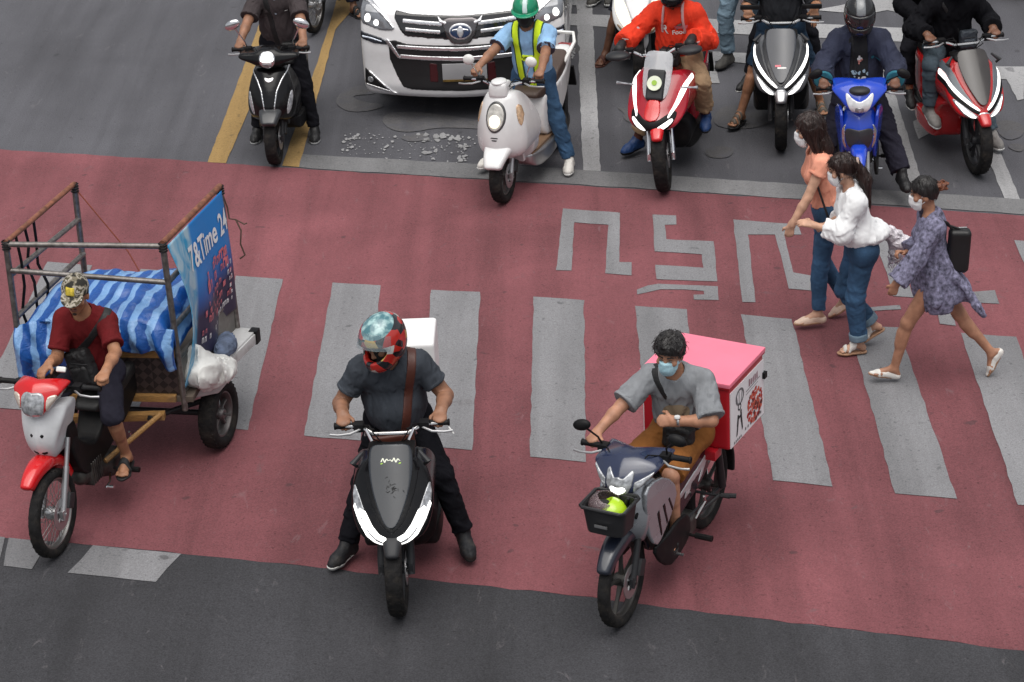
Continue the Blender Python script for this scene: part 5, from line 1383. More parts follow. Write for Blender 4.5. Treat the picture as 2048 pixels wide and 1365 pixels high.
    mx = N.new('ShaderNodeMix'); mx.data_type = 'RGBA'; L.new(lt.outputs[0], mx.inputs[0]); L.new(r1.outputs[0], mx.inputs[6]); L.new(r2.outputs[0], mx.inputs[7])
    L.new(mx.outputs[2], b.inputs['Base Color']); b.inputs['Roughness'].default_value = .38
    NU, NV = 60, 60; V = []; UV = []
    def bpos(u, v):
        a = V3(FRt[0], FRt[1], 0).lerp(V3(RR[0], RR[1], 0), u*.96+.01)
        zt = 1.64; zb = .60+.16*u+.02*math.sin(u*9)
        z = zb+(zt-zb)*v
        sl = max(0, .30-u)/.30
        bulge = .045*math.sin(v*3.1)*(1-.5*u)+.02*math.sin(u*14+v*3)*(1-v)+.05*sl*math.sin(v*3.1)*.8
        return V3(a.x+.022+bulge, a.y+.03*sl*math.sin(v*3.1)*2, z)
    for j in range(NV+1):
        for i in range(NU+1): V.append(tuple(bpos(i/NU, j/NV))); UV.append((i/NU, j/NV))
    F = [(j*(NU+1)+i, j*(NU+1)+i+1, (j+1)*(NU+1)+i+1, (j+1)*(NU+1)+i) for j in range(NV) for i in range(NU)]
    o = mk('vinyl_banner', V, F, bm_)
    ul = o.data.uv_layers.new(name='UVMap')
    for lp in o.data.loops: ul.data[lp.index].uv = UV[lp.vertex_index]
    so = o.modifiers.new('thick', 'SOLIDIFY'); so.thickness = .004
    def onb(name, VV, FF, u0, v0, sx, sy, m, sl=0.0):
        out = []
        for v in VV:
            u = u0+v.x*sx; vv = v0+v.y*sy+sl*v.x*sx
            p = bpos(u, vv); out.append(p+V3(.006, 0, 0))
        return mk(name, out, FF, m, o, False)
    tw = mat('white_print', (.75, .76, .78), .5, var=.05); tr = mat('pink_print', (.62, .16, .19), .5, var=.3, vs=20)
    tx, tf = text_tris('7&Time 24', .30, True); onb('lettering', tx, tf, .625, .775, .54, .80, tw)
    g = random.Random(9)
    def scribble(n, u0, u1, v0, v1, m, nm, hgt):
        b3V = []; b3F = []
        for _ in range(n):       # rows of small looped characters
            u = g.uniform(u0, u1); v = g.uniform(v0, v1); k = len(b3V); hh = hgt*g.uniform(.7, 1.2); ww = hh*.5
            for (a, c) in ((0, 0), (.28, 0), (.28, .72), (.72, .72), (.72, 0), (1, 0), (1, 1), (0, 1)): b3V.append(V3(u+a*ww, v+c*hh, 0))
            b3F.append((k, k+1, k+2, k+7)); b3F.append((k+2, k+3, k+6, k+7)); b3F.append((k+3, k+4, k+5, k+6))
        return onb(nm, b3V, b3F, 0, 0, 1, 1, m)
    for r_ in range(2): scribble(8, .44, .90, .53-.09*r_, .545-.09*r_, tr, 'lettering', .075)
    for r_ in range(5): scribble(11, .36, .92, .36-.06*r_, .365-.06*r_, tr if r_ < 4 else tw, 'lettering', .042)
    for r_ in range(6): scribble(2, .86, .92, .42-.06*r_, .425-.06*r_, tw, 'lettering', .035)
    top(o, loc, rz, 'faded blue printed vinyl banner lashed to the side of the cargo cart', 'banner')
    # white plastic sack over the wheel, bundle on shelf
    o = sdf('plastic_sack', [(rip(uni([ell((.55, 1.36, .66), (.13, .16, .12)), ell((.55, 1.50, .60), (.15, .18, .07)), cap((.44, 1.30, .72), (.50, 1.36, .80), .03, .05)], .06), .012, 22, 3), 0), (rip(ell((.55, 1.52, .56), (.14, .20, .05)), .006, 25, 4), .05)], mat('white_plastic_sack', (.62, .62, .60), .5, var=.1, bump=.5, bs=20), None, .009)
    top(o, loc, rz, 'crumpled white plastic sack lying on the cart above its wheel', 'sack')
    o = sdf('rag_bundle', [(rip(ell((.54, 1.76, .65), (.075, .12, .07)), .016, 30, 8), 0)], mat('blue_grey_rag', (.10, .13, .20), .8, var=.5, vs=14, bump=.5), None, .009)
    top(o, loc, rz, 'blue and grey rag bundle on the rear shelf of the cart', 'bundle')
    # --- rider
    pr = person(loc, rz, 'man in a maroon polo shirt and camouflage cap riding the cargo tricycle')
    gr = K['grips']
    f = Fig(pr, (.03, .86, .86), 14, 3, 8, [tuple(gr[0]+V3(.20, .06, .03)), tuple(gr[1]+V3(-.01, .085, .035))], [(V3(-.24, .66, .36), (-.1, -1, 0)), (V3(.255, .68, .355), (.15, -1, -.05))], .96, .93, shw=.86, look=(12, 13, 4), elbow=((-.25, .6, -.6), (.4, .6, -.6)), knee=((-.3, -1, .5), (.35, -1, .5)), neckf=.02)
    f.core(); f.head(); f.hand(0, V3(-.2, -1, -.25), V3(-.2, -.2, 1), V3(1, 0, 0), (25, 40, 25)); f.gripping(1, gr[1])
    f.foot(0); f.foot(1); f.skin(SK4, .0066)
    f.eyes(lips=mat('lips_dark', (.20, .08, .06), .5))
    sdf('goatee', [(f.he((0, -.082, -.093), (.016, .010, .014)), 0), (cap(f.H(-.02, -.094, -.045), f.H(.02, -.094, -.045), .004), 0)], mat('stubble', (.04, .025, .02), .9), pr, .004)
    for i in (0, 1): f.sandal(i, SHB, BAGB, straps=((.075, .03),))
    f.shirt(CL['maroon'], .015, .80, -.10, .0045, name='polo_shirt', taper=.012); f.collar(CL['maroon'])
    MB().lathe([(0, 0), (0, .006), (.003, .006), (.003, 0)], tuple(f.nb+f.n*.098-f.d*.10), 'y', 10, False).build('button', WPL, pr)
    f.trousers(CL['navyt'], .016, 1.02, .02, .004, name='shorts')
    sdf('hair', [(inter(f.skull(.010), inter(half(f.H(0, 0, .075), f.Rh @ V3(0, 0, 1)), half(f.H(0, -.0, 0), f.Rh @ V3(0, -1, -.4)))), 0)], HAIR, pr, .006)
    camo = bpy.data.materials.new('camouflage_cloth'); camo.use_nodes = True
    nt = camo.node_tree; N = nt.nodes; L = nt.links; b = N['Principled BSDF']; vo = N.new('ShaderNodeTexNoise'); vo.inputs['Scale'].default_value = 17; tc = N.new('ShaderNodeTexCoord'); L.new(tc.outputs['Object'], vo.inputs[0])
    rp = N.new('ShaderNodeValToRGB'); rp.color_ramp.interpolation = 'CONSTANT'; L.new(vo.outputs['Fac'], rp.inputs[0]); e = rp.color_ramp.elements; e[0].color = (.02, .018, .014, 1); e[1].position = .44; e[1].color = (.16, .14, .10, 1)
    for p, c in ((.5, (.34, .31, .26, 1)), (.57, (.07, .06, .035, 1)), (.64, (.40, .37, .33, 1))): q = e.new(p); q.color = c
    L.new(rp.outputs[0], b.inputs['Base Color']); b.inputs['Roughness'].default_value = .9
    S = f.S
    cp = sdf('cap', [(inter(f.he((0, .012, .045), (.092, .114, .102)), half(f.H(0, 0, .045), f.Rh @ V3(0, .15, -1)), .006), 0), (inter(inter(f.he((0, -.085, .045), (.076, .098, .06)), slab(f.H(0, -.11, .052), f.Rh @ V3(0, -.30, 1), .010)), half(f.H(0, -.06, 0), f.Rh @ V3(0, 1, 0))), .004)], camo, pr, .005)
    sdf('cap_patch', inter(f.he((.0, .012, .045), (.096, .118, .106)), inter(slab(f.H(-.012, 0, .09), f.Rh @ V3(0, 0, 1), .045), inter(slab(f.H(-.012, 0, 0), f.Rh @ V3(1, 0, 0), .058), half(f.H(0, -.03, 0), f.Rh @ V3(0, 1, 0))))), mat('yellow_patch', (.50, .38, .04), .8, var=.4, vs=60), cp, .004)
    crossbag(f, 'sling_bag', BAGB, (.135, 0, .48), (-.17, 0, .10), .05, (loc, rz), 'black sling bag worn across the chest of the tricycle rider', (-.03, .155, .16), (.085, .05, .13), None, -.25)

# ================================================================== central maxi scooter
def central():
    loc, rz = at(800, 1222), R(0); fr = Fr(loc, rz)
    root, K = maxi('maxi_scooter', 'glossy black maxi scooter with grey screen, foremost in the middle', loc, rz, screen=mat('grey_screen', (.022, .026, .033), .10, var=.1, spec=.4))
    zz = [(-.055+.011*k, (.010 if k % 2 else -.008)+.006*math.sin(k*2.1)) for k in range(11)]; tx = []; tf = []
    for (xa, ya), (xb, yb) in zip(zz, zz[1:]): tf.append(tuple(range(len(tx), len(tx)+4))); tx += [(xa-.003, ya), (xa+.004, ya), (xb+.004, yb), (xb-.003, yb)]
    onto('screen_sticker', tx, tf, mat('sticker_cream', (.7, .72, .6), .5), root, K['screen'], (0, .1, .965), (1, 0, 0), (0, .3, 1), (0, -1, .6), .002)
    onto('screen_sticker', [(-.06, -.022), (.06, -.022), (.065, -.014), (-.055, -.014)], [(0, 1, 2, 3)], mat('sticker_green', (.3, .5, .05), .5), root, K['screen'], (0, .1, .965), (1, 0, 0), (0, .3, 1), (0, -1, .6), .002)
    g = random.Random(2)     # dark decal scrawl on the screen
    b = []; F = []
    for _ in range(26):
        a = g.uniform(0, 6.3); r_ = abs(g.gauss(0, .028)); x, y = r_*math.cos(a)-.0+.02, r_*math.sin(a)*1.2; k = len(b); t = g.uniform(0, 3); c, s = math.cos(t)*.013, math.sin(t)*.013
        b += [(x-c, y-s), (x+c, y+s), (x+c*.4-s*.3, y+s*.4+c*.3)]; F.append((k, k+1, k+2))
    onto('screen_decal', b, F, BLK, root, K['screen'], (0, .05, .80), (1, 0, 0), (0, .3, 1), (0, -1, .6), .002)
    for sx in (-1, 1): MB().tube([(sx*.15, .30, 1.03), (sx*.14, .28, 1.075), (sx*.11, .24, 1.02)], .009, 8).build('mirror_mount', CHR, root)
    pr = person(loc, rz, 'heavy rider in a slate polo shirt and colourful open helmet looking sideways')
    gr = K['grips']
    f = Fig(pr, (.0, .88, .845), 19, -2, 4, [tuple(gr[0]+V3(-.012, .09, .04)), tuple(gr[1]+V3(.01, .09, .04))], [(V3(-.36, .60, .085), (-.62, -1, 0)), (V3(.37, .62, .17), (.34, -1, -.35))], .985, 1.15, 1.3, shw=.95, look=(-42, 22, -6), elbow=((-.2, 1, -.3), (.2, 1, -.3)), knee=((-.2, -1, .4), (.25, -1, .4)), neckf=.03)
    f.core(); f.head(); f.gripping(0, gr[0]); f.gripping(1, gr[1]); f.skin(SK1, .0066)
    f.eyes()
    f.shirt(CL['slate'], .016, .62, -.10, .0055, name='polo_shirt', fr=30); f.collar(CL['slate'], r=.082)
    f.trousers(CL['blackt'], .012, 1.95, .016, .005)
    f.shoe(0, mat('worn_black_shoe', (.007, .0075, .010), .7, var=.4, dirt=.4), SOLW, hi=.01); f.shoe(1, mat('worn_black_shoe', (0, 0, 0)), BLK, hi=.01)
    hm = bpy.data.materials.new('helmet_graphics'); hm.use_nodes = True
    nt = hm.node_tree; N = nt.nodes; L = nt.links; b = N['Principled BSDF']; tc = N.new('ShaderNodeTexCoord'); mp = N.new('ShaderNodeMapping'); L.new(tc.outputs['Object'], mp.inputs[0]); mp.inputs['Location'].default_value = (.03, .02, .01)
    vo = N.new('ShaderNodeTexVoronoi'); vo.inputs['Scale'].default_value = 19; L.new(mp.outputs[0], vo.inputs[0]); sp = N.new('ShaderNodeSeparateColor'); L.new(vo.outputs['Color'], sp.inputs[0])
    rp = N.new('ShaderNodeValToRGB'); rp.color_ramp.interpolation = 'CONSTANT'; L.new(sp.outputs[0], rp.inputs[0]); e = rp.color_ramp.elements; e[0].color = (.008, .009, .012, 1); e[1].position = .36; e[1].color = (.42, .018, .012, 1)
    for p, c in ((.74, (.012, .012, .015, 1)), (.86, (.55, .38, .10, 1)), (.93, (.5, .5, .48, 1))): q = e.new(p); q.color = c
    # teal crown above a slanting line
    cx = N.new('ShaderNodeVectorMath'); cx.operation = 'DOT_PRODUCT'; L.new(tc.outputs['Object'], cx.inputs[0]); up = (f.Rh @ V3(0.35, -.1, 1)).normalized(); cx.inputs[1].default_value = up
    th = N.new('ShaderNodeMath'); th.operation = 'GREATER_THAN'; L.new(cx.outputs['Value'], th.inputs[0]); th.inputs[1].default_value = f.H(0, 0, .150).dot(up)
    n2 = N.new('ShaderNodeTexNoise'); n2.inputs['Scale'].default_value = 22; L.new(tc.outputs['Object'], n2.inputs[0]); r2 = N.new('ShaderNodeValToRGB'); r2.color_ramp.elements[0].position = .42; r2.color_ramp.elements[0].color = (.06, .17, .20, 1); r2.color_ramp.elements[1].position = .62; r2.color_ramp.elements[1].color = (.34, .52, .52, 1); L.new(n2.outputs[0], r2.inputs[0])
    mx = N.new('ShaderNodeMix'); mx.data_type = 'RGBA'; L.new(th.outputs[0], mx.inputs[0]); L.new(rp.outputs[0], mx.inputs[6]); L.new(r2.outputs[0], mx.inputs[7]); L.new(mx.outputs[2], b.inputs['Base Color'])
    b.inputs['Roughness'].default_value = .2; b.inputs['Coat Weight'].default_value = .8
    f.fullhelmet(hm, mat('visor_tint', (.30, .38, .41), .06, coat=1, alpha=.22, var=.03), 1.02, flip=38)
    f.dark(mat('black_balaclava', (.008, .008, .009), .9))
    o = f.strap('shoulder_bag', BRL, (.13, 0, .47), (.05, 0, .12), .055, .024); o.parent = None
    sdf('bag_body', rbox(f.pel+f.n*.26*f.S+f.d*.05+V3(-.03, 0, 0), (.13, .035, .06), .02, Matrix.Rotation(-.1, 3, 'Y')), BRL, o, .006)
    MB().tube([f.pel+f.n*.29*f.S+V3(.06, 0, .15), f.pel+f.n*.31*f.S+V3(.09, 0, .06)], .005, 6).build('buckle', CHR, o)
    top(o, loc, rz, 'brown leather shoulder bag with a broad strap worn by the heavy rider', 'bag')
    o = MB().tube([gr[1]+V3(.055, -.03, -.015), gr[1]+V3(.085, -.055, -.05)], .0045, 8).build('cigarette', WPL); top(o, loc, rz, 'cigarette held in the fingers of the heavy rider', 'cigarette')
    bx = sdf('delivery_box', [(rbox((.0, 1.46, 1.0), (.225, .20, .155), .02), 0)], mat('white_box_plastic', (.82, .82, .82), .4, var=.03), None, .008)
    MB().box((0, 1.2565, 1.02), (.215, .003, .006), None, 0).build('lid_seam', DGR, bx); MB().box((.10, 1.252, 1.028), (.014, .008, .012)).build('latch', BLK, bx)
    top(bx, loc, rz, 'plain white delivery box carried on the seat behind the heavy rider', 'box')

# ================================================================== delivery bike with the pink box
def delivery():
    loc, rz = at(1243, 1244), R(-27); fr = Fr(loc, rz)
    nv = paint('navy_fairing', (.018, .026, .062), .25); sg = paint('silver_fairing', (.36, .38, .41), .28, .6, .06, .5)
    root, K = underbone('delivery_motorcycle', 'navy and silver underbone motorcycle with a front basket', loc, rz, dict(cowl=nv, nose=sg, shield=sg, fender=paint('dark_navy_fender', (.012, .016, .028), .3), side=paint('black_navy_side', (.008, .009, .014), .25), stripe=mat('silver_stripe', (.55, .56, .58), .3, .5), slash=GLB, lit=1, fork=DGR, shieldlow=BLK, fa=146), steer=R(2), cw=.80, ch=.065, basket=True, mirrors=(.30, .17, .25, .058, .036))
    for o in bpy.data.objects:
        if o.parent == root and o.name.split('.')[0] in ('basket', 'basket_bracket'): o.location.z += .10; o.location.y += .05
    MB().tube([(-.12, 1.0, .84), (-.14, 1.62, .86), (.14, 1.62, .86), (.12, 1.0, .84)], .012, 8).tube([(-.13, 1.3, .85), (.13, 1.3, .85)], .010, 8).tube([(.12, 1.6, .86), (.11, 1.5, .62)], .009, 6).tube([(-.12, 1.6, .86), (-.11, 1.5, .62)], .009, 6).build('rear_rack', BLK, root)
    sdf('rear_mudguard', rbox((0, 1.62, .62), (.07, .02, .12), .015, Matrix.Rotation(.3, 3, 'X')), BLK, root, .008)
    # pink box
    pk = mat('pink_lid', (.84, .20, .29), .4, coat=.1, var=.05, dirt=.05); rd = mat('red_box_side', (.40, .008, .016), .4, coat=.15, var=.08); wh = mat('white_panel', (.74, .74, .76), .45, var=.03)
    c = V3(-.02, 1.28, .90); hx, hy, hz = .285, .27, .215
    bx = sdf('delivery_box', [(rbox(c, (hx, hy, hz), .012), 0)], rd, None, .009)
    MB().box((c.x, c.y, c.z+hz+.012), (hx+.012, hy+.012, .014), None, .4).build('lid', pk, bx)
    MB().box((c.x, c.y, c.z+hz-.004), (hx+.009, hy+.009, .010), None, .3).build('lid_edge', rd, bx)
    MB().box((c.x+hx+.003, c.y+.004, c.z-.02), (.003, hy-.012, hz-.028), None, 0).build('side_panel', wh, bx)
    MB().box((c.x-hx-.003, c.y+.004, c.z-.02), (.003, hy-.012, hz-.028), None, 0).build('side_panel', wh, bx)
    MB().box((c.x, c.y-hy-.001, c.z-hz-.03), (hx*.75, .05, .03)).build('box_bracket', rd, bx)
    MB().box((c.x+hx+.012, c.y+hy-.01, c.z+.06), (.012, .02, .02)).build('latch', BLK, bx)
    X = c.x+hx+.0075
    def art(name, polys, m, dx=0.0):   # (u: 0..1 front to back, v: 0..1 bottom to top)
        V = []; F = []
        for P in polys:
            k = len(V); V += [(X+dx, c.y-.25+.5*u, c.z-.21+.37*v) for u, v in P]; F.append(tuple(range(k, k+len(P))))
        return mk(name, V, F, m, bx, False)
    ink = mat('black_ink', (.02, .02, .022), .6); gi = mat('grey_ink', (.14, .14, .15), .6)
    ring = lambda cu, cv, ru, rv, n=18, w=.75: [[(cu+ru*math.cos(6.283*k/n), cv+rv*math.sin(6.283*k/n)), (cu+ru*math.cos(6.283*(k+1)/n), cv+rv*math.sin(6.283*(k+1)/n)), (cu+ru*w*math.cos(6.283*(k+1)/n), cv+rv*w*math.sin(6.283*(k+1)/n)), (cu+ru*w*math.cos(6.283*k/n), cv+rv*w*math.sin(6.283*k/n))] for k in range(n)]
    st = lambda pts, w: [[(a[0]-w, a[1]), (a[0]+w, a[1]), (b[0]+w, b[1]), (b[0]-w, b[1])] for a, b in zip(pts, pts[1:])]
    art('printed_drawing', ring(.27, .80, .13, .15)+st([(.20, .72), (.17, .86)], .008)+st([(.25, .70), (.25, .90)], .008)+st([(.31, .70), (.34, .88)], .008), gi)
    art('printed_drawing', [[(.17, .30), (.22, .30), (.24, .48), (.20, .50)], [(.29, .32), (.34, .34), (.32, .55), (.28, .54)], [(.22, .40), (.30, .42), (.30, .47), (.22, .45)], [(.15, .12), (.19, .14), (.22, .30), (.18, .30)], [(.33, .14), (.36, .18), (.34, .34), (.30, .32)]]+ring(.26, .62, .05, .07, 12, .6), ink)
    g = random.Random(4); R1, R2, R3 = [], [], []
    for _ in range(150):
        a = g.uniform(0, 6.283); q = math.sqrt(g.random()); u = .73+.24*q*math.cos(a); v = .36+.30*q*math.sin(a)+.08*q*math.cos(a)*0; s = g.uniform(.015, .035); t = g.uniform(0, 3)
        P = [(min(.985, u+s*math.cos(t+k*1.05)), max(.03, v+s*1.25*math.sin(t+k*1.05))) for k in range(6)]
        (R1 if g.random() < .55 else R2 if g.random() < .7 else R3).append(P)
    art('printed_picture', R1, mat('print_red', (.42, .015, .012), .5)); art('printed_picture', R2, mat('print_light_red', (.62, .12, .07), .5), .0006); art('printed_picture', R3, mat('print_dark', (.10, .01, .01), .5), .0012)
    art('printed_lettering', [[(.55+.06*k, .80), (.59+.06*k, .80), (.59+.06*k, .93-.02*(k % 2)), (.55+.06*k, .93-.02*(k % 3))] for k in range(5)], mat('grey_pink_ink', (.28, .16, .19), .6))
    art('printed_lettering', [[(.46, .755), (.90, .775), (.90, .79), (.46, .77)], [(.46, .70), (.84, .72), (.84, .73), (.46, .71)]]+[[(.42+.08*k, .07), (.46+.08*k, .07), (.455+.08*k, .12), (.425+.08*k, .12)] for k in range(7)]+[[(.08+.05*k, .03), (.115+.05*k, .03), (.11+.05*k, .075), (.085+.05*k, .075)] for k in range(5)], gi)
    top(bx, loc, rz, 'large delivery box with a pink lid, red sides and a printed white panel', 'box')
    # green helmet lying in the basket
    lg = mat('lime_helmet', (.40, .62, .015), .28, coat=.5, var=.06)
    hl = sdf('spare_helmet', [(inter(ell((.012, -.10, .80), (.096, .088, .075), Matrix.Rotation(.3, 3, 'Y')), half((0, 0, .73), (0, 0, -1))), 0), (ell((-.062, -.12, .865), (.08, .09, .052), Matrix.Rotation(-.5, 3, 'Y')), ('cut', .010))], lg, None, .0065)
    sdf('padding', ell((-.045, -.11, .82), (.06, .066, .036)), mat('helmet_lining', (.012, .012, .012), .9), hl, .007)
    sdf('visor', minus(inter(ell((-.03, -.09, .82), (.105, .095, .085)), inter(half((-.06, 0, 0), (1, 0, -.1)), half((0, 0, .875), (.3, 0, 1)))), ell((-.03, -.09, .82), (.098, .088, .079))), mat('visor_smoke', (.20, .14, .15), .1, coat=1, alpha=.45, var=.05), hl, .0055)
    sdf('strap', cap((.085, -.05, .84), (.10, -.06, .875), .016, .011), BLK, hl, .006)
    b = []; F = []
    for _ in range(22):
        x, y = g.gauss(.0, .03), g.gauss(0, .018); k = len(b); t = g.uniform(0, 3); c2, s2 = math.cos(t)*.012, math.sin(t)*.012; b += [(x-c2, y-s2), (x+c2, y+s2), (x-s2, y+c2)]; F.append((k, k+1, k+2))
    onto('helmet_graphic', b, F, mat('graphic_grey', (.25, .25, .25), .5), hl, hl, (.05, -.16, .79), (1, .25, 0), (0, .2, 1), (.25, -1, .35), .002)
    top(hl, loc, rz, 'lime green helmet with a smoky visor lying in the front basket', 'helmet')
    # rider
    pr = person(loc, rz, 'young rider in a grey T-shirt and blue face mask with short black hair')
    gr = K['grips']
    f = Fig(pr, (.02, .88, .845), 15, 2, 10, [tuple(gr[0]+V3(-.0, .085, .035)), (.09, .60, 1.055)], [(V3(-.24, .60, .36), (-.1, -1, 0)), (V3(.115, .54, .36), (.1, -1, 0))], .925, .98, look=(6, 14, 3), elbow=((-.7, .6, -.5), (1, .25, .05)), knee=((-.25, -1, .45), (.0, -1, .6)), neckf=.02)
    f.core(); f.head(); f.gripping(0, gr[0]); f.hand(1, V3(-1, -.25, -.05), V3(-.1, -1, .5), V3(0, .1, 1), (70, 80, 50))
    f.foot(0); f.foot(1); f.skin(SK1.copy() if 0 else skin('skin_warm', (.40, .20, .125)), .0066); f.eyes()
    for i in (0, 1): f.sandal(i, SHB, BAGB, straps=((.075, .03),))
    f.facemask(mat('blue_face_mask', (.42, .66, .75), .8, bump=.3, bs=40, var=.05)); h = f.hairshort(o=.020, amp=.007, top=.022); f.tufts(46, parent=h); strands(h, 160, .035, out=1.2)
    t = f.shirt(CL['greytee'], .018, .92, -.12, .006, name='t_shirt', taper=.026, fr=24)
    V2, F2 = gridpoly(chaikin([(-.09, .0), (-.05, .05), (.03, .06), (.08, .02), (.07, -.05), (-.02, -.03), (-.08, -.06)], 2), .03)
    onto('shirt_print', V2, F2, mat('tan_print', (.25, .19, .125), .9), pr, t, f.pel+f.d*.25+f.n*.1+V3(.01, 0, 0), f.e, f.d, f.n, .003)
    f.trousers(CL['rust'], .02, .98, .03, .005, name='shorts')
    a = f.ha[1]; b_ = (f.ha[1]-f.el[1]).normalized()
    wt = sdf('wristwatch', [(inter(cap(a-b_*.05, a-b_*.01, .036, .034), slab(a-b_*.03, b_, .018)), 0)], SIL, None, .005); MB().lathe([(-.004, 0), (-.004, .019), (.006, .017), (.006, 0)], tuple(a-b_*.03+V3(0, -.02, .036)), 'z', 18, False).build('watch_dial', mat('watch_white', (.7, .7, .7), .3), wt)
    top(wt, loc, rz, 'silver wristwatch with a pale dial on the young rider arm', 'watch')
    crossbag(f, 'shoulder_bag', BAGB, (-.10, 0, .48), (.16, 0, .02), .038, (loc, rz), 'small black shoulder bag worn on the chest of the young rider', (.02, .165, .10), (.095, .045, .075), None, .1)

# ================================================================== three women crossing on foot
def women():
    loafer = mat('cream_leather', (.62, .46, .36), .5, dirt=.1)
    # --- peach top
    base = at(1640, 648); rz = R(-86); fr = Fr(base, rz)
    pr = person(base, rz, 'woman with long dark hair in a peach top and blue jeans walking')
    f = Fig(pr, (0, .05, .885), 9, 0, 0, [(-.16, .20, .88), (.245, -.31, .78)], [(V3(-.07, .20, .15), (-.05, -1, -.55)), (V3(.07, -.03, .085), (.05, -1, 0))], .93, .92, fem=True, look=(-4, 8, 0), elbow=((-.4, 1, -.2), (.45, 1, -.3)), knee=((0, -1, .1), (0, -1, .1)))
    f.core(); f.head(); f.hand(1, V3(.0, -.25, -1), V3(1, -.2, 0), V3(0, -1, -.2), (35, 50, 30)); f.hand(0, V3(.2, -.4, -1), V3(-1, 0, 0), V3(0, -1, 0), (35, 45, 30)); f.foot(0, (0, -.5, 1)); f.foot(1); f.skin(SK3, .0068); f.eyes()
    f.facemask(MASK)
    f.shirt(CL['peach'], .016, .34, .075, .006, name='peach_top', taper=.02, fr=30, neck=.062)
    f.trousers(CL['jean'], .010, 1.90, .012, .0035, waist=.15, name='jeans', w=.95)
    for i in (0, 1): f.shoe(i, loafer, mat('tan_sole', (.35, .2, .12), .6), hi=-.03, r=.80, name='loafer', up=(0, -.5, 1) if i == 0 else None)
    hp = [(f.skull(.018), 0), (cap(f.H(0, .03, .02), f.H(0, .085, -.16), .075, .070), .03), (cap(f.H(0, .085, -.14), f.H(.0, .10, -.42), .066, .028, .7, f.Rh @ V3(0, 1, 0)), .03)]
    for q in (-1, 1): hp.append((cap(f.H(q*.066, -.015, .03), f.H(q*.06, .05, -.20), .03, .028), .02))
    L = [(rip(uni([p for p, k in hp], .03), .006, 60, 3, (1, 1, .2)), 0), (ell(f.H(0, -.105, -.03), (.064, .062, .10), f.Rh), ('cut', .012))]
    strands(sdf('hair', L, HAIRB, pr, .006), 260, .10)
    MB().tube([f.nb+f.e*.11+f.n*.03, f.pel+f.d*.28+f.e*.16+f.n*.06, f.pel+f.e*.19-f.d*.0+f.n*.02], .008, 8).build('thin_strap', BAGB, pr)
    # --- white blouse
    base = at(1712, 703); rz = R(-88); fr = Fr(base, rz)
    pr = person(base, rz, 'woman with a long ponytail in a puffy white blouse and rolled-up blue jeans')
    f = Fig(pr, (0, .03, .81), 11, 0, 6, [(-.10, -.20, .95), (.06, -.32, 1.02)], [(V3(-.07, .13, .16), (0, -1, -.55)), (V3(.06, .01, .085), (.03, -1, 0))], .87, .98, fem=True, look=(-4, 12, 0), elbow=((-.7, .6, -.8), (.7, .55, -.9)), knee=((0, -1, .1), (0, -1, .1)))
    f.core(); f.head(); f.hand(1, V3(-.15, -1, .25), V3(.5, -.2, .9), V3(.2, -.2, 1), (20, 25, 15)); f.hand(0, V3(.3, -1, .1), V3(-.3, -.2, 1), V3(1, 0, .2), (50, 60, 40)); f.foot(0, (0, -.5, 1)); f.foot(1); f.skin(SK3, .0068); f.eyes()
    f.facemask(MASK)
    ext = []
    for i in (0, 1):
        a, b, c = f.sh[i], f.el[i], f.ha[i]
        m = b.lerp(c, .62)
        ext += [(rip(inter(uni([cap(a, b, .066, .075), cap(b, m, .078, .068)], .03), half(m, c-b), .02), .007, 30, 5+i), .03)]
    ext.append((rip(ell(f.pel+f.d*.11-f.n*.03, (.172, .185, .09)), .008, 24, 2), .06))
    f.shirt(CL['white'], .022, .3, .055, .008, name='blouse', taper=.02, fr=24, extra=ext, neck=.066)
    f.trousers(CL['jean'], .014, 1.84, .016, .004, waist=.13, name='jeans', w=1.02)
    for i in (0, 1):
        q = f.kn[i].lerp(f.an[i], .84); dn = (f.an[i]-f.kn[i]).normalized()
        sdf('turned_up_cuff', inter(cap(q-dn*.05, q+dn*.05, .068, .066), slab(q, dn, .055), .006), CL['jeanl'], pr, .007)
        f.sandal(i, mat('tan_sole', (1, 1, 1)), SHW, straps=((.05, .045), (.115, .02)), up=(0, -.5, 1) if i == 0 else None)
    hp = [(f.skull(.016), 0), (f.he((0, .10, .045), (.032, .04, .035)), .02), (cap(f.H(0, .12, .04), f.H(.01, .165, -.12), .034, .042), .015), (cap(f.H(.01, .165, -.12), f.H(.02, .15, -.36), .042, .012), .01)]
    L = [(rip(uni([p for p, k in hp], .02), .005, 60, 3, (1, 1, .2)), 0), (ell(f.H(0, -.105, -.04), (.066, .070, .10), f.Rh), ('cut', .01)), (half(f.H(0, .06, -.06), f.Rh @ V3(0, -1, -.75)), ('and', .01))]
    L = [(inter(rip(f.skull(.015), .005, 60, 3, (1, 1, .2)), half(f.H(0, -.062, .05), f.Rh @ V3(0, -.75, -1)), .01), 0)]+[(rip(uni([p for p, k in hp[1:]], .02), .005, 60, 4, (1, 1, .2)), .015)]
    for q in (-1, 1): L.append((cap(f.H(q*.074, -.035, .03), f.H(q*.078, -.03, -.05), .009, .005), .008))
    strands(sdf('hair', L, HAIRB, pr, .006), 260, .10)
    MB().lathe([(-.016, .022), (-.016, .032), (.016, .032), (.016, .022)], tuple(f.H(0, .125, .045)), 'y', 16).build('hair_tie', mat('beige_cloth', (.4, .3, .25), .9), pr)
    o = sdf('lace_shawl', [(rip(uni([cap(f.pel-f.n*.20+f.d*.06+f.e*.02, f.pel-f.n*.27-f.d*.05, .05, .065), cap(f.pel-f.n*.27-f.d*.05, f.pel-f.n*.22-f.d*.14, .06, .045)], .04), .012, 34, 2), 0)], mat('white_lace', (.66, .62, .66), .9, var=.3, vs=40, bump=.9, bs=90), None, .0075)
    g = random.Random(3); fb = MB()
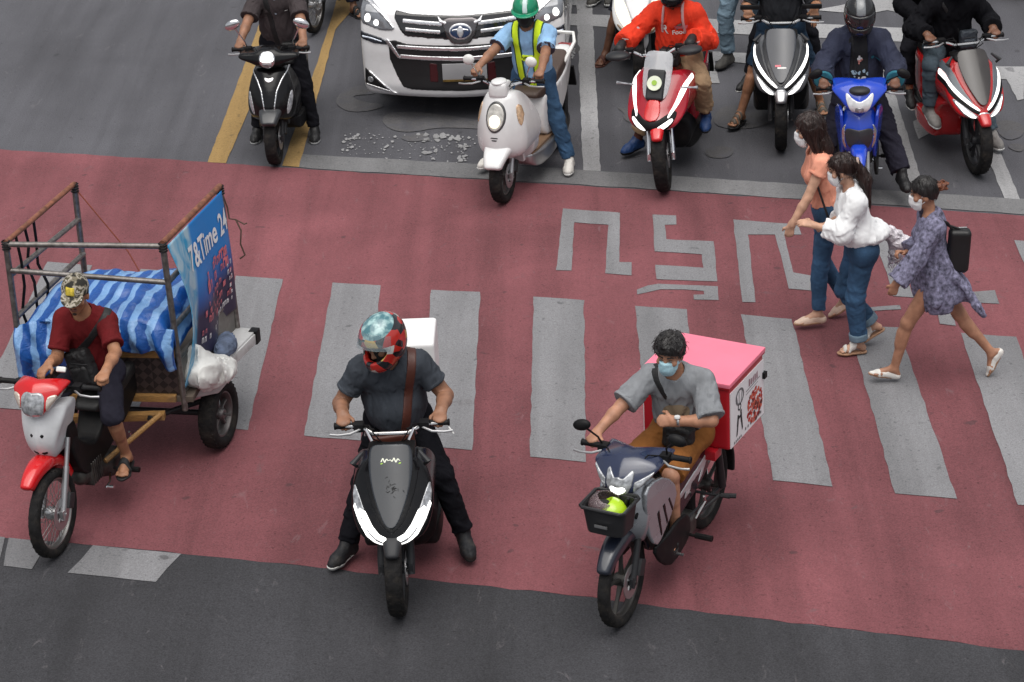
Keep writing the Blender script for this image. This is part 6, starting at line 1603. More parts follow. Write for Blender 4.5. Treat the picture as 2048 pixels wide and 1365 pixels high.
    for _ in range(40):
        p = f.pel-f.n*g.uniform(.17, .27)-f.d*g.uniform(.10, .16)+f.e*g.uniform(-.05, .05); fb.tube([p, p+V3(g.uniform(-.02, .02), g.uniform(-.01, .03), -.05), p+V3(g.uniform(-.03, .03), g.uniform(-.02, .04), -.09)], .0025, 4)
    fb.build('fringe', mat('lilac_fringe', (.42, .38, .46), .9), o)
    top(o, base, rz, 'white lace shawl with fringe hanging behind the white blouse', 'shawl')
    # --- patterned dress
    base = at(1830, 758); rz = R(-90); fr = Fr(base, rz)
    pr = person(base, rz, 'woman in a short lilac patterned dress and white mules striding along')
    f = Fig(pr, (0, .11, .785), 4, 0, 5, [(-.13, -.06, .90), (.235, -.24, .74)], [(V3(.02, .53, .17), (.05, -.55, -1)), (V3(.05, -.155, .10), (0, -1, .22))], .885, .95, fem=True, look=(-3, 10, 0), elbow=((-.6, .4, -.8), (.35, 1, -.5)), knee=((.08, -1, .15), (0, -1, .2)))
    f.core(); f.head(); f.hand(1, V3(.0, -.35, -1), V3(1, -.1, .1), V3(0, -1, .1), (30, 40, 25)); f.hand(0, V3(.3, -1, .3), V3(-.3, -.3, 1), V3(1, 0, .2), (50, 60, 40)); f.foot(0, (0, -1, .55)); f.foot(1, (0, .22, 1)); f.skin(skin('skin_sun', (.37, .185, .115)), .0068); f.eyes()
    f.facemask(MASK)
    dm = mat('lilac_print_cloth', (.165, .16, .235), .85, var=.7, vs=38, bump=.35, bs=18, spec=.2)
    S = f.S
    ext = []
    for i in (0, 1):
        a, b, c = f.sh[i], f.el[i], f.ha[i]; m = b.lerp(c, .93)
        ext.append((rip(inter(uni([cap(a, b, .062, .062), cap(b, m, .062, .075)], .03), half(m, c-b), .006), .006, 28, 7+i, (1, 1, .6)), .03))
    sk = uni([cap(f.pel+V3(0, 0, .05), f.pel+V3(0, .03, -.12), .165, .19, .82, (0, 1, 0)), cap(f.pel+V3(0, .0, -.05), f.pel+V3(.0, .10, -.13), .13, .15)], .05)
    hemn = V3(0, .22, -1)
    ext.append((rip(inter(sk, half(f.pel+V3(0, .0, -.215), hemn), .003), .013, 22, 11, (1, 1, .25)), .05))
    def tail_ev(): return cap(f.pel+V3(.1, .14, .02), f.pel+V3(.13, .30, -.22), .04, .055, .5, (0, 1, .8))
    ext.append((rip(tail_ev(), .008, 30, 12), .05))
    f.shirt(dm, .016, .3, -.9, .007, name='dress', fr=24, extra=ext, neck=.062, taper=.02, hemn=hemn)
    for i in (0, 1):
        u = V3(0, -1, .55) if i == 0 else V3(0, .22, 1)
        o = f.shoe(i, SHW, mat('tan_sole', (1, 1, 1)), up=u, hi=-.055, r=.76, name='mule', w=.9)
    L = [(inter(rip(f.skull(.013), .003, 70, 3, (1, 1, .3)), half(f.H(0, -.066, .05), f.Rh @ V3(0, -.75, -1)), .01), 0)]
    strands(sdf('hair', L, HAIR, pr, .006), 140, .05)
    hb = sdf('hair_bun', [(rip(uni([f.he((0, .125, .035), (.030, .034, .032)), cap(f.H(0, .12, .04), f.H(0, .18, .045), .028, .016), cap(f.H(0, .13, .03), f.H(.01, .175, .01), .022, .010), cap(f.H(0, .13, .05), f.H(-.01, .165, .07), .018, .008)], .02), .006, 90, 5), 0)], mat('copper_hair', (.13, .038, .014), .45, var=.5, vs=50, bump=.8, bs=90), pr, .005)
    o = sdf('tote_bag', [(rbox((.05, .265, .985), (.05, .075, .155), .03, Matrix.Rotation(-.05, 3, 'X')), 0)], mat('black_bag_leather', (.007, .007, .008), .5, var=.2), None, .007)
    MB().tube([(.05, .23, 1.12), (.075, .18, 1.20), f.nb+f.e*.10-f.d*.02+V3(0, .02, .03), (.05, .19, 1.17), (.05, .29, 1.13)], .009, 8, flat=1.3).build('shoulder_strap', mat('black_bag_leather', 0), o)
    MB().tube([(.03, .21, 1.142), (.03, .32, 1.142)], .004, 6).build('clasp', SIL, o)
    top(o, base, rz, 'black tote bag hanging behind the woman in the lilac dress', 'bag')
# ================================================================== the waiting row
def lap(f_pel, S=.95): return [V3(-.14, f_pel.y-.26, f_pel.z+.10), V3(.14, f_pel.y-.26, f_pel.z+.10)]
def rider(loc, rz, label, K, feet, S=.95, bulk=1.0, lean=14, look=(0, 8, 0), skinm=SK1, pely=.03, pelz=.085, hands=None, side=0, **kw):
    pr = person(loc, rz, label); g = K['grips']
    hd = hands or [tuple(g[0]+V3(-.0, .085, .036)), tuple(g[1]+V3(0, .085, .036))]
    f = Fig(pr, K['seat']+V3(0, pely, pelz), lean, side, kw.pop('twist', 0), hd, feet, S, bulk, look=look, elbow=kw.pop('elbow', ((-.28, .7, -.5), (.28, .7, -.5))), knee=kw.pop('knee', ((-.4, -1, .5), (.4, -1, .5))), **kw)
    return pr, f
def helmet_plain(f, m=None): 
    h = f.fullhelmet(m or GLB, mat('dark_visor', (.01, .01, .012), .06, coat=1, var=.05)); f.dark(mat('black_balaclava', 0)); return h

def back_row():
    # --- black retro scooter on the yellow lines
    loc, rz = at(553, 328), R(-3); fr = Fr(loc, rz)
    root, K = retro('retro_scooter', 'black scooter with chrome front strips standing on the yellow lines', loc, rz, 'filano', GLB)
    pr, f = rider(loc, rz, 'rider in a brown-grey zip shirt and black trousers on the black scooter', K, [(fr(508, 285)+V3(.02, .12, .085), (-.05, -1, 0)), (fr(627, 285)+V3(0, .12, .085), (.1, -1, 0))], .97, 1.06, 10)
    f.core(); f.head(); f.gripping(0, K['grips'][0]); f.gripping(1, K['grips'][1]); f.skin(SK1, .008); f.eyes(); f.hairshort(); f.facemask(mat('black_mask', (.01, .01, .011), .85))
    t = f.shirt(CL['brown'], .018, .85, -.10, .005, name='zip_shirt', taper=.02); f.collar(CL['brown'])
    onto('zip', [(-.008, -.07), (.008, -.07), (.008, .08), (-.008, .08)], [(0, 1, 2, 3)], mat('zip_blue_grey', (.22, .25, .30), .5), pr, t, f.pel+f.d*.40+f.n*.1, f.e, f.d, f.n, .004)
    onto('chest_logo', [(-.014, -.004), (.012, -.002), (.018, .006), (-.006, .004)], [(0, 1, 2, 3)], WPL, pr, t, f.pel+f.d*.36+f.n*.1+f.e*.09, f.e, f.d, f.n, .003)
    f.trousers(CL['blackt'], .012, 1.93, .012, .004)
    for i in (0, 1): f.shoe(i, SHB, mat('grey_sole', (.4, .4, .4), .6), hi=.0, name='sneaker')
    crossbag(f, 'shoulder_strap_bag', BAGB, (-.085, 0, .48), (-.02, 0, .06), .05, (loc, rz), 'black shoulder bag worn by the rider in the brown-grey zip shirt', (.10, .14, .0), (.08, .035, .06))
    # --- blue motorcycle behind it
    loc, rz = at(631, 66), R(-14); fr = Fr(loc, rz)
    bl = paint('deep_blue_paint', (.008, .02, .14))
    root, K = underbone('blue_motorcycle', 'dark blue motorcycle on the yellow line, cut off by the top of the picture', loc, rz, dict(cowl=bl, nose=bl, shield=bl, fender=bl, side=BLK), wheels='wire', lampstyle=1)
    pr, f = rider(loc, rz, 'rider in dark trousers and black sandals beside the white van', K, [(V3(-.24, .62, .37), (-.1, -1, 0)), (fr(700, 40)+V3(0, .14, .09), (.9, -.8, 0))], .97)
    f.core(); f.head(); f.gripping(0, K['grips'][0]); f.gripping(1, K['grips'][1]); f.foot(0); f.foot(1); f.skin(SK1, .009); helmet_plain(f)
    f.shirt(CL['charcoal'], .018, .8, -.1, .005, name='t_shirt', h=.009); f.trousers(CL['navyt'], .016, 1.86, .02, .005, h=.009)
    for i in (0, 1): f.sandal(i, SHB, BAGB, straps=((.06, .03), (.11, .03)))
    # --- cream white retro scooter
    loc, rz = at(1006, 404), R(-20); fr = Fr(loc, rz)
    root, K = retro('retro_scooter', 'white retro scooter with one large oval headlamp and brown seat', loc, rz, 'scoopy', paint('pearl_white', (.70, .70, .70), .25, .6, .04), steer=R(3))
    pr, f = rider(loc, rz, 'rider with a green helmet, light blue polo and neon yellow safety vest', K, [(fr(972, 348)+V3(0, .10, .085), (-.35, -1, 0)), (fr(1131, 352)+V3(0, .12, .085), (.25, -1, 0))], .91, 1.04, 12, (14, 8, 0), pely=.05, pelz=.06, side=1, twist=6)
    f.core(); f.head(); f.gripping(0, K['grips'][0]); f.gripping(1, K['grips'][1]); f.skin(SK1, .0075); f.eyes()
    f.facemask(mat('black_mask', 0), .013)
    f.shirt(CL['sky'], .018, .78, -.10, .005, name='polo_shirt', taper=.02); f.collar(cloth('blue_collar', (.05, .09, .2)))
    for i in (0, 1):
        q = f.sh[i].lerp(f.el[i], .76); dn = (f.el[i]-f.sh[i]).normalized(); sdf('sleeve_trim', inter(f.arm(i, .036, .9), slab(q, dn, .012)), mat('dark_trim', (.05, .04, .06), .8), pr, .006)
    f.trousers(CL['jean'], .014, 1.93, .012, .005, name='jeans')
    for i in (0, 1): f.shoe(i, SHW, WPL, name='sneaker')
    gh = mat('green_helmet', (.003, .22, .11), .25, coat=.5, var=.05)
    he = lambda c, r: ell(f.hc+f.Rh @ (V3(*c)*f.S*1.03), tuple(q*f.S*1.03 for q in r), f.Rh)
    h = sdf('helmet', [(inter(he((0, .012, .035), (.118, .138, .130)), half(f.H(0, 0, .032), f.Rh @ V3(0, -.05, -1)), .006), 0), (inter(he((0, -.02, .03), (.125, .162, .05)), slab(f.H(0, 0, .034), f.Rh @ V3(0, -.05, 1), .014), .003), .004)], gh, pr, .006)
    sdf('helmet_stripe', inter(he((0, .012, .035), (.120, .140, .132)), inter(slab(f.H(.01, 0, 0), f.Rh @ V3(1, 0, 0), .042), half(f.H(0, 0, .045), f.Rh @ V3(0, 0, -1)))), mat('pale_stripe', (.55, .68, .68), .3), h, .0055)
    for q in (-1, 1): MB().tube([f.H(q*.092, -.01, .04), f.H(q*.082, -.02, -.05), f.H(q*.04, -.06, -.115)], .008, 6).build('chin_strap', BAGB, h)
    v = None
    tors = uni([p for p, k in f.torso(.030)], .05); tor2 = uni([p for p, k in f.torso(.027)], .05)
    fx = half(f.nb-f.n*.02, -f.n)
    pts = []
    for q in (-1, 1):
        P = f.pel+f.e*q*.088*f.S; nn = (f.e+f.d*q*-.06).normalized()
        pts.append((inter(inter(tors, slab(P+f.d*.2, nn, .055)), half(f.pel-f.d*.04, -f.d)), 0))
    pts.append((inter(inter(inter(tors, slab(f.pel+f.d*.235, f.d, .052)), slab(f.pel, f.e, .20)), half(f.pel, -f.n)), 0))
    pts.append((inter(tors, slab(f.pel-f.d*.015, f.d, .045)), 0))
    v = sdf('safety_vest', pts, CL['neon'], pr, .006, 0)
    ed = []
    for q in (-1, 1):
        for w in (-1, 1):
            P = f.pel+f.e*(q*.088+w*.034)*f.S; nn = (f.e+f.d*q*-.06).normalized()
            ed.append((inter(inter(uni([p for p, k in f.torso(.031)], .05), slab(P+f.d*.2, nn, .012)), half(f.pel-f.d*.02, -f.d)), 0))
    sdf('vest_edging', ed, CL['green'], v, .0055, 0)
    tx, tf = text_tris('VP N', .042, True); onto('lettering', tx, tf, BLK, v, v, f.pel+f.d*.235+f.n*.1, f.e, f.d, f.n, .003)
    sdf('waist_belt', inter(uni([p for p, k in f.torso(.029)], .05), slab(f.pel+f.d*.02, f.d, .03)), mat('orange_belt', (.45, .08, .02), .7), v, .006)
    # --- red adventure scooter
    loc, rz = at(1313, 381), R(-17); fr = Fr(loc, rz)
    root, K = adv('adventure_scooter', 'red adventure scooter with a tall clear screen and round sticker', loc, rz, paint('candy_red', (.36, .010, .022), .22, .7, .04), R(12))
    pr, f = rider(loc, rz, 'rider in a red-orange delivery jacket, khaki trousers and blue shoes', K, [(fr(1268, 312)+V3(0, .06, .085), (-.55, -1, 0)), (V3(.27, .66, .44), (.2, -1, -.1))], .97, 1.0, 10, (6, 6, 0), shw=.94, knee=((-.4, -1, .5), (.35, -1, .6)), elbow=((-.35, .7, -.4), (.35, .7, -.4)))
    f.core(); f.head(); f.gripping(0, K['grips'][0]); f.gripping(1, K['grips'][1]); f.skin(SK2, .009); helmet_plain(f)
    t = f.shirt(CL['orange'], .028, 1.92, -.10, .008, name='jacket', taper=.016, fr=22); f.collar(CL['orange'], r=.085, open_=False)
    rf = mat('reflective_tape', (.50, .30, .30), .5); b0 = uni([p for p, k in f.torso(.036)], .05)
    for q in (-1, 1): sdf('reflective_band', inter(inter(b0, slab(f.pel+f.e*q*.125*f.S, (f.e+f.d*q*.08).normalized(), .022)), inter(half(f.pel+f.d*.30, -f.d), half(f.pel+f.n*.02, -f.n))), rf, t, .006)
    for i in (0, 1):
        q = f.sh[i].lerp(f.el[i], .80); dn = (f.el[i]-f.sh[i]).normalized(); sdf('reflective_band', inter(f.arm(i, .041), slab(q, dn, .022)), rf, t, .006)
        q = f.el[i].lerp(f.ha[i], .5); dn = (f.ha[i]-f.el[i]).normalized()
        tx, tf = text_tris('1' if i else 'T', .10, True); onto('lettering', tx, tf, WPL, t, t, q+f.n*.05, (f.e*.9+dn*.2), -dn, f.n+f.d*.6, .004)
    tx, tf = text_tris('R', .10, True); onto('lettering', [(v.x*1.2, v.y) for v in tx], tf, WPL, t, t, f.pel+f.d*.33+f.n*.1-f.e*.075, f.e, f.d, f.n, .004)
    tx, tf = text_tris('Food', .055, True); onto('lettering', tx, tf, WPL, t, t, f.pel+f.d*.31+f.n*.1+f.e*.05, f.e, f.d, f.n, .004)
    onto('lettering', [(-.035, -.012), (.06, -.02), (.07, .012), (-.04, .018)], [(0, 1, 2, 3)], mat('pink_print', 0), t, t, f.pel+f.d*.36+f.n*.1+f.e*.055, f.e, f.d, f.n, .004)
    f.trousers(CL['khaki'], .022, 1.78, .024, .006)
    for i in (0, 1): f.shoe(i, mat('blue_shoe', (.012, .045, .15), .6, var=.3), BLK, name='shoe'); 
    for i in (0, 1): sdf('sock', cap(f.kn[i].lerp(f.an[i], .72), f.an[i], .044, .040), mat('brown_sock', (.10, .03, .02), .9), pr, .008)
    for i in (0, 1): sdf('glove', [(cap(f.ha[i], K['grips'][i]+V3(0, 0, .02), .04, .045), 0)], BAGB, pr, .008)
    crossbag(f, 'shoulder_bag', mat('grey_green_webbing', (.12, .12, .10), .8, var=.4, vs=30), (.10, 0, .46), (-.14, 0, .12), .045, (loc, rz), 'black and red shoulder bag on a grey strap over the red-orange jacket', (-.03, .17, .10), (.085, .05, .08), BAGB)
    # --- white scooter behind it
    loc, rz = at(1280, 172), R(-3); fr = Fr(loc, rz)
    root, K = maxi('white_scooter', 'white scooter with two bright teardrop headlamps, behind the red-orange jacket', loc, rz, paint('pearl_white', 0), paint('pearl_white', 0), BLK, BLK, mat('white_screen', (.62, .62, .64), .2, coat=.5), 2, lit=LITW)
    pr, f = rider(loc, rz, 'barefoot-looking rider in dark shorts and sandals on the white scooter', K, [(fr(1211, 132)+V3(0, .10, .085), (-.5, -1, 0)), (V3(.25, .6, .40), (.1, -1, 0))], .97)
    pr['label'] = 'bare-legged rider in navy shorts and brown sandals on the white scooter'
    f.core(); f.head(); f.gripping(0, K['grips'][0]); f.gripping(1, K['grips'][1]); f.foot(0); f.foot(1); f.skin(SK2, .0085); helmet_plain(f)
    f.shirt(CL['navy'], .018, .8, -.1, .005, name='t_shirt', h=.009); f.trousers(CL['navyt'], .02, .98, .03, .005, name='shorts', h=.009)
    for i in (0, 1): f.sandal(i, mat('brown_sandal', (.09, .03, .02), .7))
    # --- black maxi scooter with white light bands, rider and passenger
    loc, rz = at(1562, 298), R(-5); fr = Fr(loc, rz)
    root, K = maxi('maxi_scooter', 'dark grey maxi scooter with white light bands, carrying two people', loc, rz, mat('grey_fairing', (.10, .105, .115), .3, coat=.4, dirt=.05), mat('charcoal_fairing', (.030, .032, .036), .32, coat=.4), SIL, BLK, mat('blue_grey_screen', (.040, .044, .055), .16, var=.08), 1)
    onto('screen_sticker', [(-.05, -.008), (.0, -.008), (.0, .010), (-.05, .010)], [(0, 1, 2, 3)], mat('pink_print', 0), root, K['screen'], (0, 0, .735), (1, 0, 0), (0, .3, 1), (0, -1, .6), .003)
    onto('screen_sticker', [(-.03, -.026), (.045, -.026), (.045, -.010), (-.03, -.010)], [(0, 1, 2, 3)], WPL, root, K['screen'], (0, 0, .735), (1, 0, 0), (0, .3, 1), (0, -1, .6), .003)
    pr, f = rider(loc, rz, 'rider in a charcoal T-shirt with bare legs and strapped sandals', K, [(fr(1478, 258)+V3(0, .05, .085), (-.6, -1, 0)), (fr(1640, 225)+V3(0, .05, .085), (.2, -1, 0))], .98, 1.05, 8, hands=[tuple(K['grips'][0]+V3(0, .085, .036)), tuple(K['grips'][1]+V3(.0, .07, .06))])
    f.core(); f.head(); f.gripping(0, K['grips'][0]); f.hand(1, V3(.05, -.75, -.8), V3(0, -.8, .6), V3(-1, 0, 0), (15, 20, 15)); f.foot(0); f.foot(1); f.skin(SK4, .0075); helmet_plain(f)
    f.shirt(CL['charcoal'], .018, .85, -.12, .005, name='t_shirt', taper=.02); f.trousers(CL['jeand'], .018, .96, .03, .005, name='shorts')
    for i in (0, 1): f.sandal(i, SHB, mat('worn_strap', (.12, .10, .08), .6), straps=((.035, .02), (.075, .02), (.12, .025)))
    mirr = MB()
    for sx in (-1, 1): MB().box(K['grips'][0 if sx < 0 else 1]+V3(sx*-.02, .0, .10), (.085, .02, .018), None, .4).build('bar_end_mirror', BLK, root)
    pr = person(loc, rz, 'passenger in slim black trousers and black shoes behind the charcoal T-shirt')
    pel = K['pil']+V3(0, .08, .09)
    f = Fig(pr, pel, 4, 0, 0, lap(pel), [(V3(-.30, 1.05, .26), (-.7, -1, -.1)), (V3(.34, 1.05, .30), (.7, -1, -.2))], .90, .92, fem=True, knee=((-.8, -1, .3), (.8, -1, .3)))
    f.core(); f.head(); f.skin(SK3, .009); helmet_plain(f); f.shirt(CL['black'], .016, .9, -.08, .005, name='t_shirt', h=.009); f.trousers(CL['blackt'], .010, 1.86, .006, .003, h=.008)
    for i in (0, 1): f.shoe(i, SHB, WPL, name='shoe')
    # --- blue underbone
    loc, rz = at(1716, 436), R(-6); fr = Fr(loc, rz)
    bu = paint('bright_blue_paint', (.010, .055, .50), .22, .7, .04)
    root, K = underbone('blue_motorcycle', 'bright blue underbone motorcycle with round black mirrors', loc, rz, dict(cowl=bu, nose=bu, shield=bu, fender=bu, side=bu, frontpanel=1, wf=.16), lampstyle=2, mirrors=(.345, .16, .5, .058, .038), cw=.85)
    sdf('meter_cover', ell((0, .09, 1.045), (.085, .07, .035)), DGR, root, .007)
    pr, f = rider(loc, rz, 'rider in a black full-face helmet and navy jacket with teal cuffs', K, [(fr(1640, 400)+V3(0, .0, .085), (-.2, -1, 0)), (fr(1818, 422)+V3(0, .12, .10), (.25, -1, 0))], 0.97, 1.07, 12, (4, 14, 0), pelz=.06, belly=.7, shw=.95, knee=((-.5, -1, .4), (.5, -1, .4)), elbow=((-.4, .7, -.4), (.4, .7, -.4)))
    f.core(); f.head(); f.gripping(0, K['grips'][0]); f.gripping(1, K['grips'][1]); f.skin(SK2, .0075)
    h = f.fullhelmet(mat('black_helmet', (.012, .012, .013), .25, coat=.4), mat('dark_visor', 0), 1.0, flip=0); f.dark(mat('black_balaclava', 0))
    sdf('helmet_stripe', inter(ell(f.hc+f.Rh @ V3(0, .02, .045), (.131, .161, .141), f.Rh), inter(slab(f.hc, f.Rh @ V3(1, 0, 0), .075), inter(half(f.H(0, 0, .085), f.Rh @ V3(0, 0, -1)), half(f.H(0, .02, 0), f.Rh @ V3(0, 1, 0))))), mat('grey_panel', (.16, .17, .18), .25, coat=.5), h, .006)
    t0 = sdf('t_shirt', [(uni([p for p, k in f.torso(.018)], .05), 0), (half(f.pel-f.d*.02, -f.d), ('and', .003)), (cap(f.nb, f.hc, .072), ('cut', .01))], mat('black_print_shirt', (.009, .009, .011), .85, bump=.3, bs=30), pr, .0075)
    g = random.Random(11); P1, P2, P3_ = [], [], []
    V2 = []; 
    def blot(n, su, sv, cu, cv, s0, m, nm):
        b = []; F = []
        for _ in range(n):
            x, y = g.gauss(cu, su), g.gauss(cv, sv); k = len(b); s = s0*g.uniform(.5, 1.3); t = g.uniform(0, 3)
            b += [(x+s*math.cos(t+a)*(1 if a % 2 else .6), y+s*math.sin(t+a)) for a in (0, 1.2, 2.6, 3.9, 5.0)]; F.append(tuple(range(k, k+5)))
        onto(nm, b, F, m, pr, t0, f.pel+f.d*.25+f.n*.12, f.e, f.d, f.n, .004)
    blot(9, .028, .02, .0, -.04, .016, mat('print_pale_blue', (.30, .42, .52), .8), 'shirt_print'); blot(7, .03, .012, .01, -.085, .014, WPL, 'shirt_print'); blot(5, .012, .012, -.005, .09, .016, WPL, 'shirt_print'); blot(4, .01, .012, 0, .055, .013, mat('print_pink', (.5, .2, .17), .8), 'shirt_print')
    op = shp([(-.055, .65), (.055, .65), (.075, .95), (.07, 1.15), (.055, 1.35), (.05, 1.6), (-.05, 1.6), (-.055, 1.35), (-.07, 1.15), (-.075, .95)], 'y', -BIG, f.pel.y+.02, 1, False)
    t = f.shirt(CL['navy'], .030, 1.9, -.16, .007, name='jacket', taper=.014, fr=22, extra=[(op, ('cut', .01))]); f.collar(CL['navy'], r=.088)
    for i in (0, 1):
        q = f.el[i].lerp(f.ha[i], .84); dn = (f.ha[i]-f.el[i]).normalized(); sdf('cuff', inter(f.arm(i, .044), slab(q, dn, .075)), CL['teal'], t, .007)
    onto('chest_logo', [(.014*math.cos(a), .014*math.sin(a)) for a in np.linspace(0, 6.28, 12)[:-1]], [tuple(range(11))], CL['teal'], t, t, f.pel+f.d*.34+f.n*.1+f.e*.11, f.e, f.d, f.n, .004)
    onto('chest_logo', [(.02, -.006), (.06, -.002), (.06, .006), (.02, .003)], [(0, 1, 2, 3)], CL['teal'], t, t, f.pel+f.d*.34+f.n*.1+f.e*.11, f.e, f.d, f.n, .004)
    f.trousers(CL['navyt'], .020, 1.90, .03, .007)
    for i in (0, 1): f.shoe(i, SHB, None, hi=.04)
    crossbag(f, 'waist_bag', BAGB, (-.05, 0, .44), (-.02, 0, .1), .02, (loc, rz), 'small black bag hanging in front of the navy jacket rider', (.05, .24, .02), (.10, .035, .05))
    # --- red maxi scooter, rider and passenger
    loc, rz = at(1951, 347), R(10); fr = Fr(loc, rz)
    sr = paint('signal_red', (.46, .012, .014), .25, .6, .05)
    root, K = maxi('maxi_scooter', 'bright red maxi scooter with tinted screen, at the right edge', loc, rz, sr, sr, sr, sr, mat('brown_smoke_screen', (.042, .038, .037), .18, var=.08), 1, silver=mat('slate_panel', (.10, .12, .14), .3, coat=.5))
    pr, f = rider(loc, rz, 'rider in a black jacket, faded jeans and grey sneakers on the red scooter', K, [(V3(-.25, .48, .43), (.15, -1, -.35)), (fr(1990, 300)+V3(0, .04, .085), (.1, -1, 0))], .98, 1.06, 14, (-6, 8, 0), knee=((-.45, -1, .6), (.2, -1, .6)), elbow=((-.4, .6, -.4), (.4, .6, -.4)))
    f.core(); f.head(); f.gripping(0, K['grips'][0]); f.gripping(1, K['grips'][1]); f.skin(SK2, .008); helmet_plain(f)
    t = f.shirt(CL['black'], .026, 1.93, -.12, .007, name='jacket', taper=.012, fr=22)
    f.trousers(mat('faded_jeans', (.062, .085, .105), .85, var=.55, vs=3.5, bump=.4, bs=70, spec=.2), .012, 1.90, .02, .004, name='jeans')
    for i in (0, 1): f.shoe(i, SHG, WPL, name='sneaker', w=1.05)
    crossbag(f, 'shoulder_bag', BAGB, (-.10, 0, .46), (.16, 0, .02), .03, (loc, rz), 'black and slate shoulder bag worn by the rider on the red scooter', (.12, .17, .16), (.075, .04, .08), mat('slate_bag', (.03, .038, .05), .7, var=.3))
    pr = person(loc, rz, 'passenger in black with white-trimmed shoes behind the black jacket')
    pel = K['pil']+V3(-.03, .10, .09)
    f = Fig(pr, pel, 4, -3, 0, [tuple(pel+V3(-.14, -.26, .10)), tuple(pel+V3(.14, -.26, .10))], [(V3(-.27, .98, .40), (-.1, -1, -.35)), (V3(.27, .98, .40), (.1, -1, -.35))], .92, .96, fem=True, knee=((-.6, -1, .4), (.6, -1, .4)))
    f.core(); f.head(); f.skin(SK4, .009); helmet_plain(f); f.shirt(CL['black'], .03, 1.9, -.16, .007, name='jacket', h=.009); f.trousers(CL['blackt'], .012, 1.80, .010, .004, h=.009)
    for i in (0, 1): f.shoe(i, mat('black_white_shoe', (.012, .012, .013), .6, var=.2), WPL, name='sneaker')
    sdf('blue_hood', [(ell(f.nb+f.n*.09-f.d*.06, (.09, .05, .07)), 0)], cloth('royal_blue_cloth', (.01, .09, .42)), pr, .008)
    # --- two people on foot at the top edge
    base = at(1447, 140); rz = R(-30)
    pr = person(base, rz, 'person in light blue jeans and grey boots on foot behind the scooters')
    f = Fig(pr, (.14, .16, .90), 3, 0, 0, [(-.10, .02, 1.0), (.42, .05, .95)], [(V3(0, .10, .095), (-.15, -1, 0)), (V3(.30, .42, .095), (.1, -1, 0))], .98, 1.0)
    f.core(); f.head(); f.hand(0, V3(0, -.6, -1), V3(-1, 0, 0), V3(0, -1, 0), (30, 40, 20)); f.hand(1, V3(0, -.3, -1), V3(1, 0, 0), V3(0, -1, 0), (30, 40, 20)); f.skin(SK1, .009); f.hairshort(); f.eyes(); f.facemask(MASK)
    f.shirt(CL['charcoal'], .018, .8, -.06, .005, name='t_shirt', h=.009); f.trousers(CL['jeanl'], .018, 1.9, .014, .006, name='jeans')
    for i in (0, 1): f.shoe(i, mat('grey_boot', (.055, .052, .048), .7, var=.4, dirt=.3), BLK, hi=.03, name='boot')
    o = sdf('shopping_bag', [(rip(ell((.27, -.02, .80), (.085, .10, .15)), .012, 26, 3), 0)], mat('pale_pink_plastic', (.62, .50, .53), .35, var=.35, vs=10, bump=.5), None, .009); MB().tube([(.25, -.02, .93), (.26, -.01, 1.0), (.29, -.02, .93)], .006, 6).build('bag_handle', mat('maroon_handle', (.08, .015, .02), .6), o)
    top(o, base, rz, 'pale pink plastic bag beside the person in light blue jeans', 'bag')
    base = at(1200, 14); rz = R(-25)
    pr = person(base, rz, 'person in dark clothes whose shoes show at the top beside the white van')
    f = Fig(pr, (0, .10, .90), 2, 0, 0, [(-.30, .10, .85), (.30, .05, .85)], [(V3(-.07, .10, .095), (-.1, -1, 0)), (V3(.07, .16, .095), (.1, -1, 0))], .97, 1.0)
    f.core(); f.head(); f.hand(0, V3(0, -.3, -1), V3(-1, 0, 0), V3(0, -1, 0), (30, 40, 20)); f.hand(1, V3(0, -.3, -1), V3(1, 0, 0), V3(0, -1, 0), (30, 40, 20)); f.skin(SK1, .010); f.hairshort(); f.eyes(); f.facemask(MASK)
    f.shirt(CL['brown'], .018, .8, -.06, .005, name='t_shirt', h=.010); f.trousers(CL['blackt'], .018, 1.9, .014, .006, h=.010)
    for i in (0, 1): f.shoe(i, mat('grey_boot', 0), WPL, name='shoe')

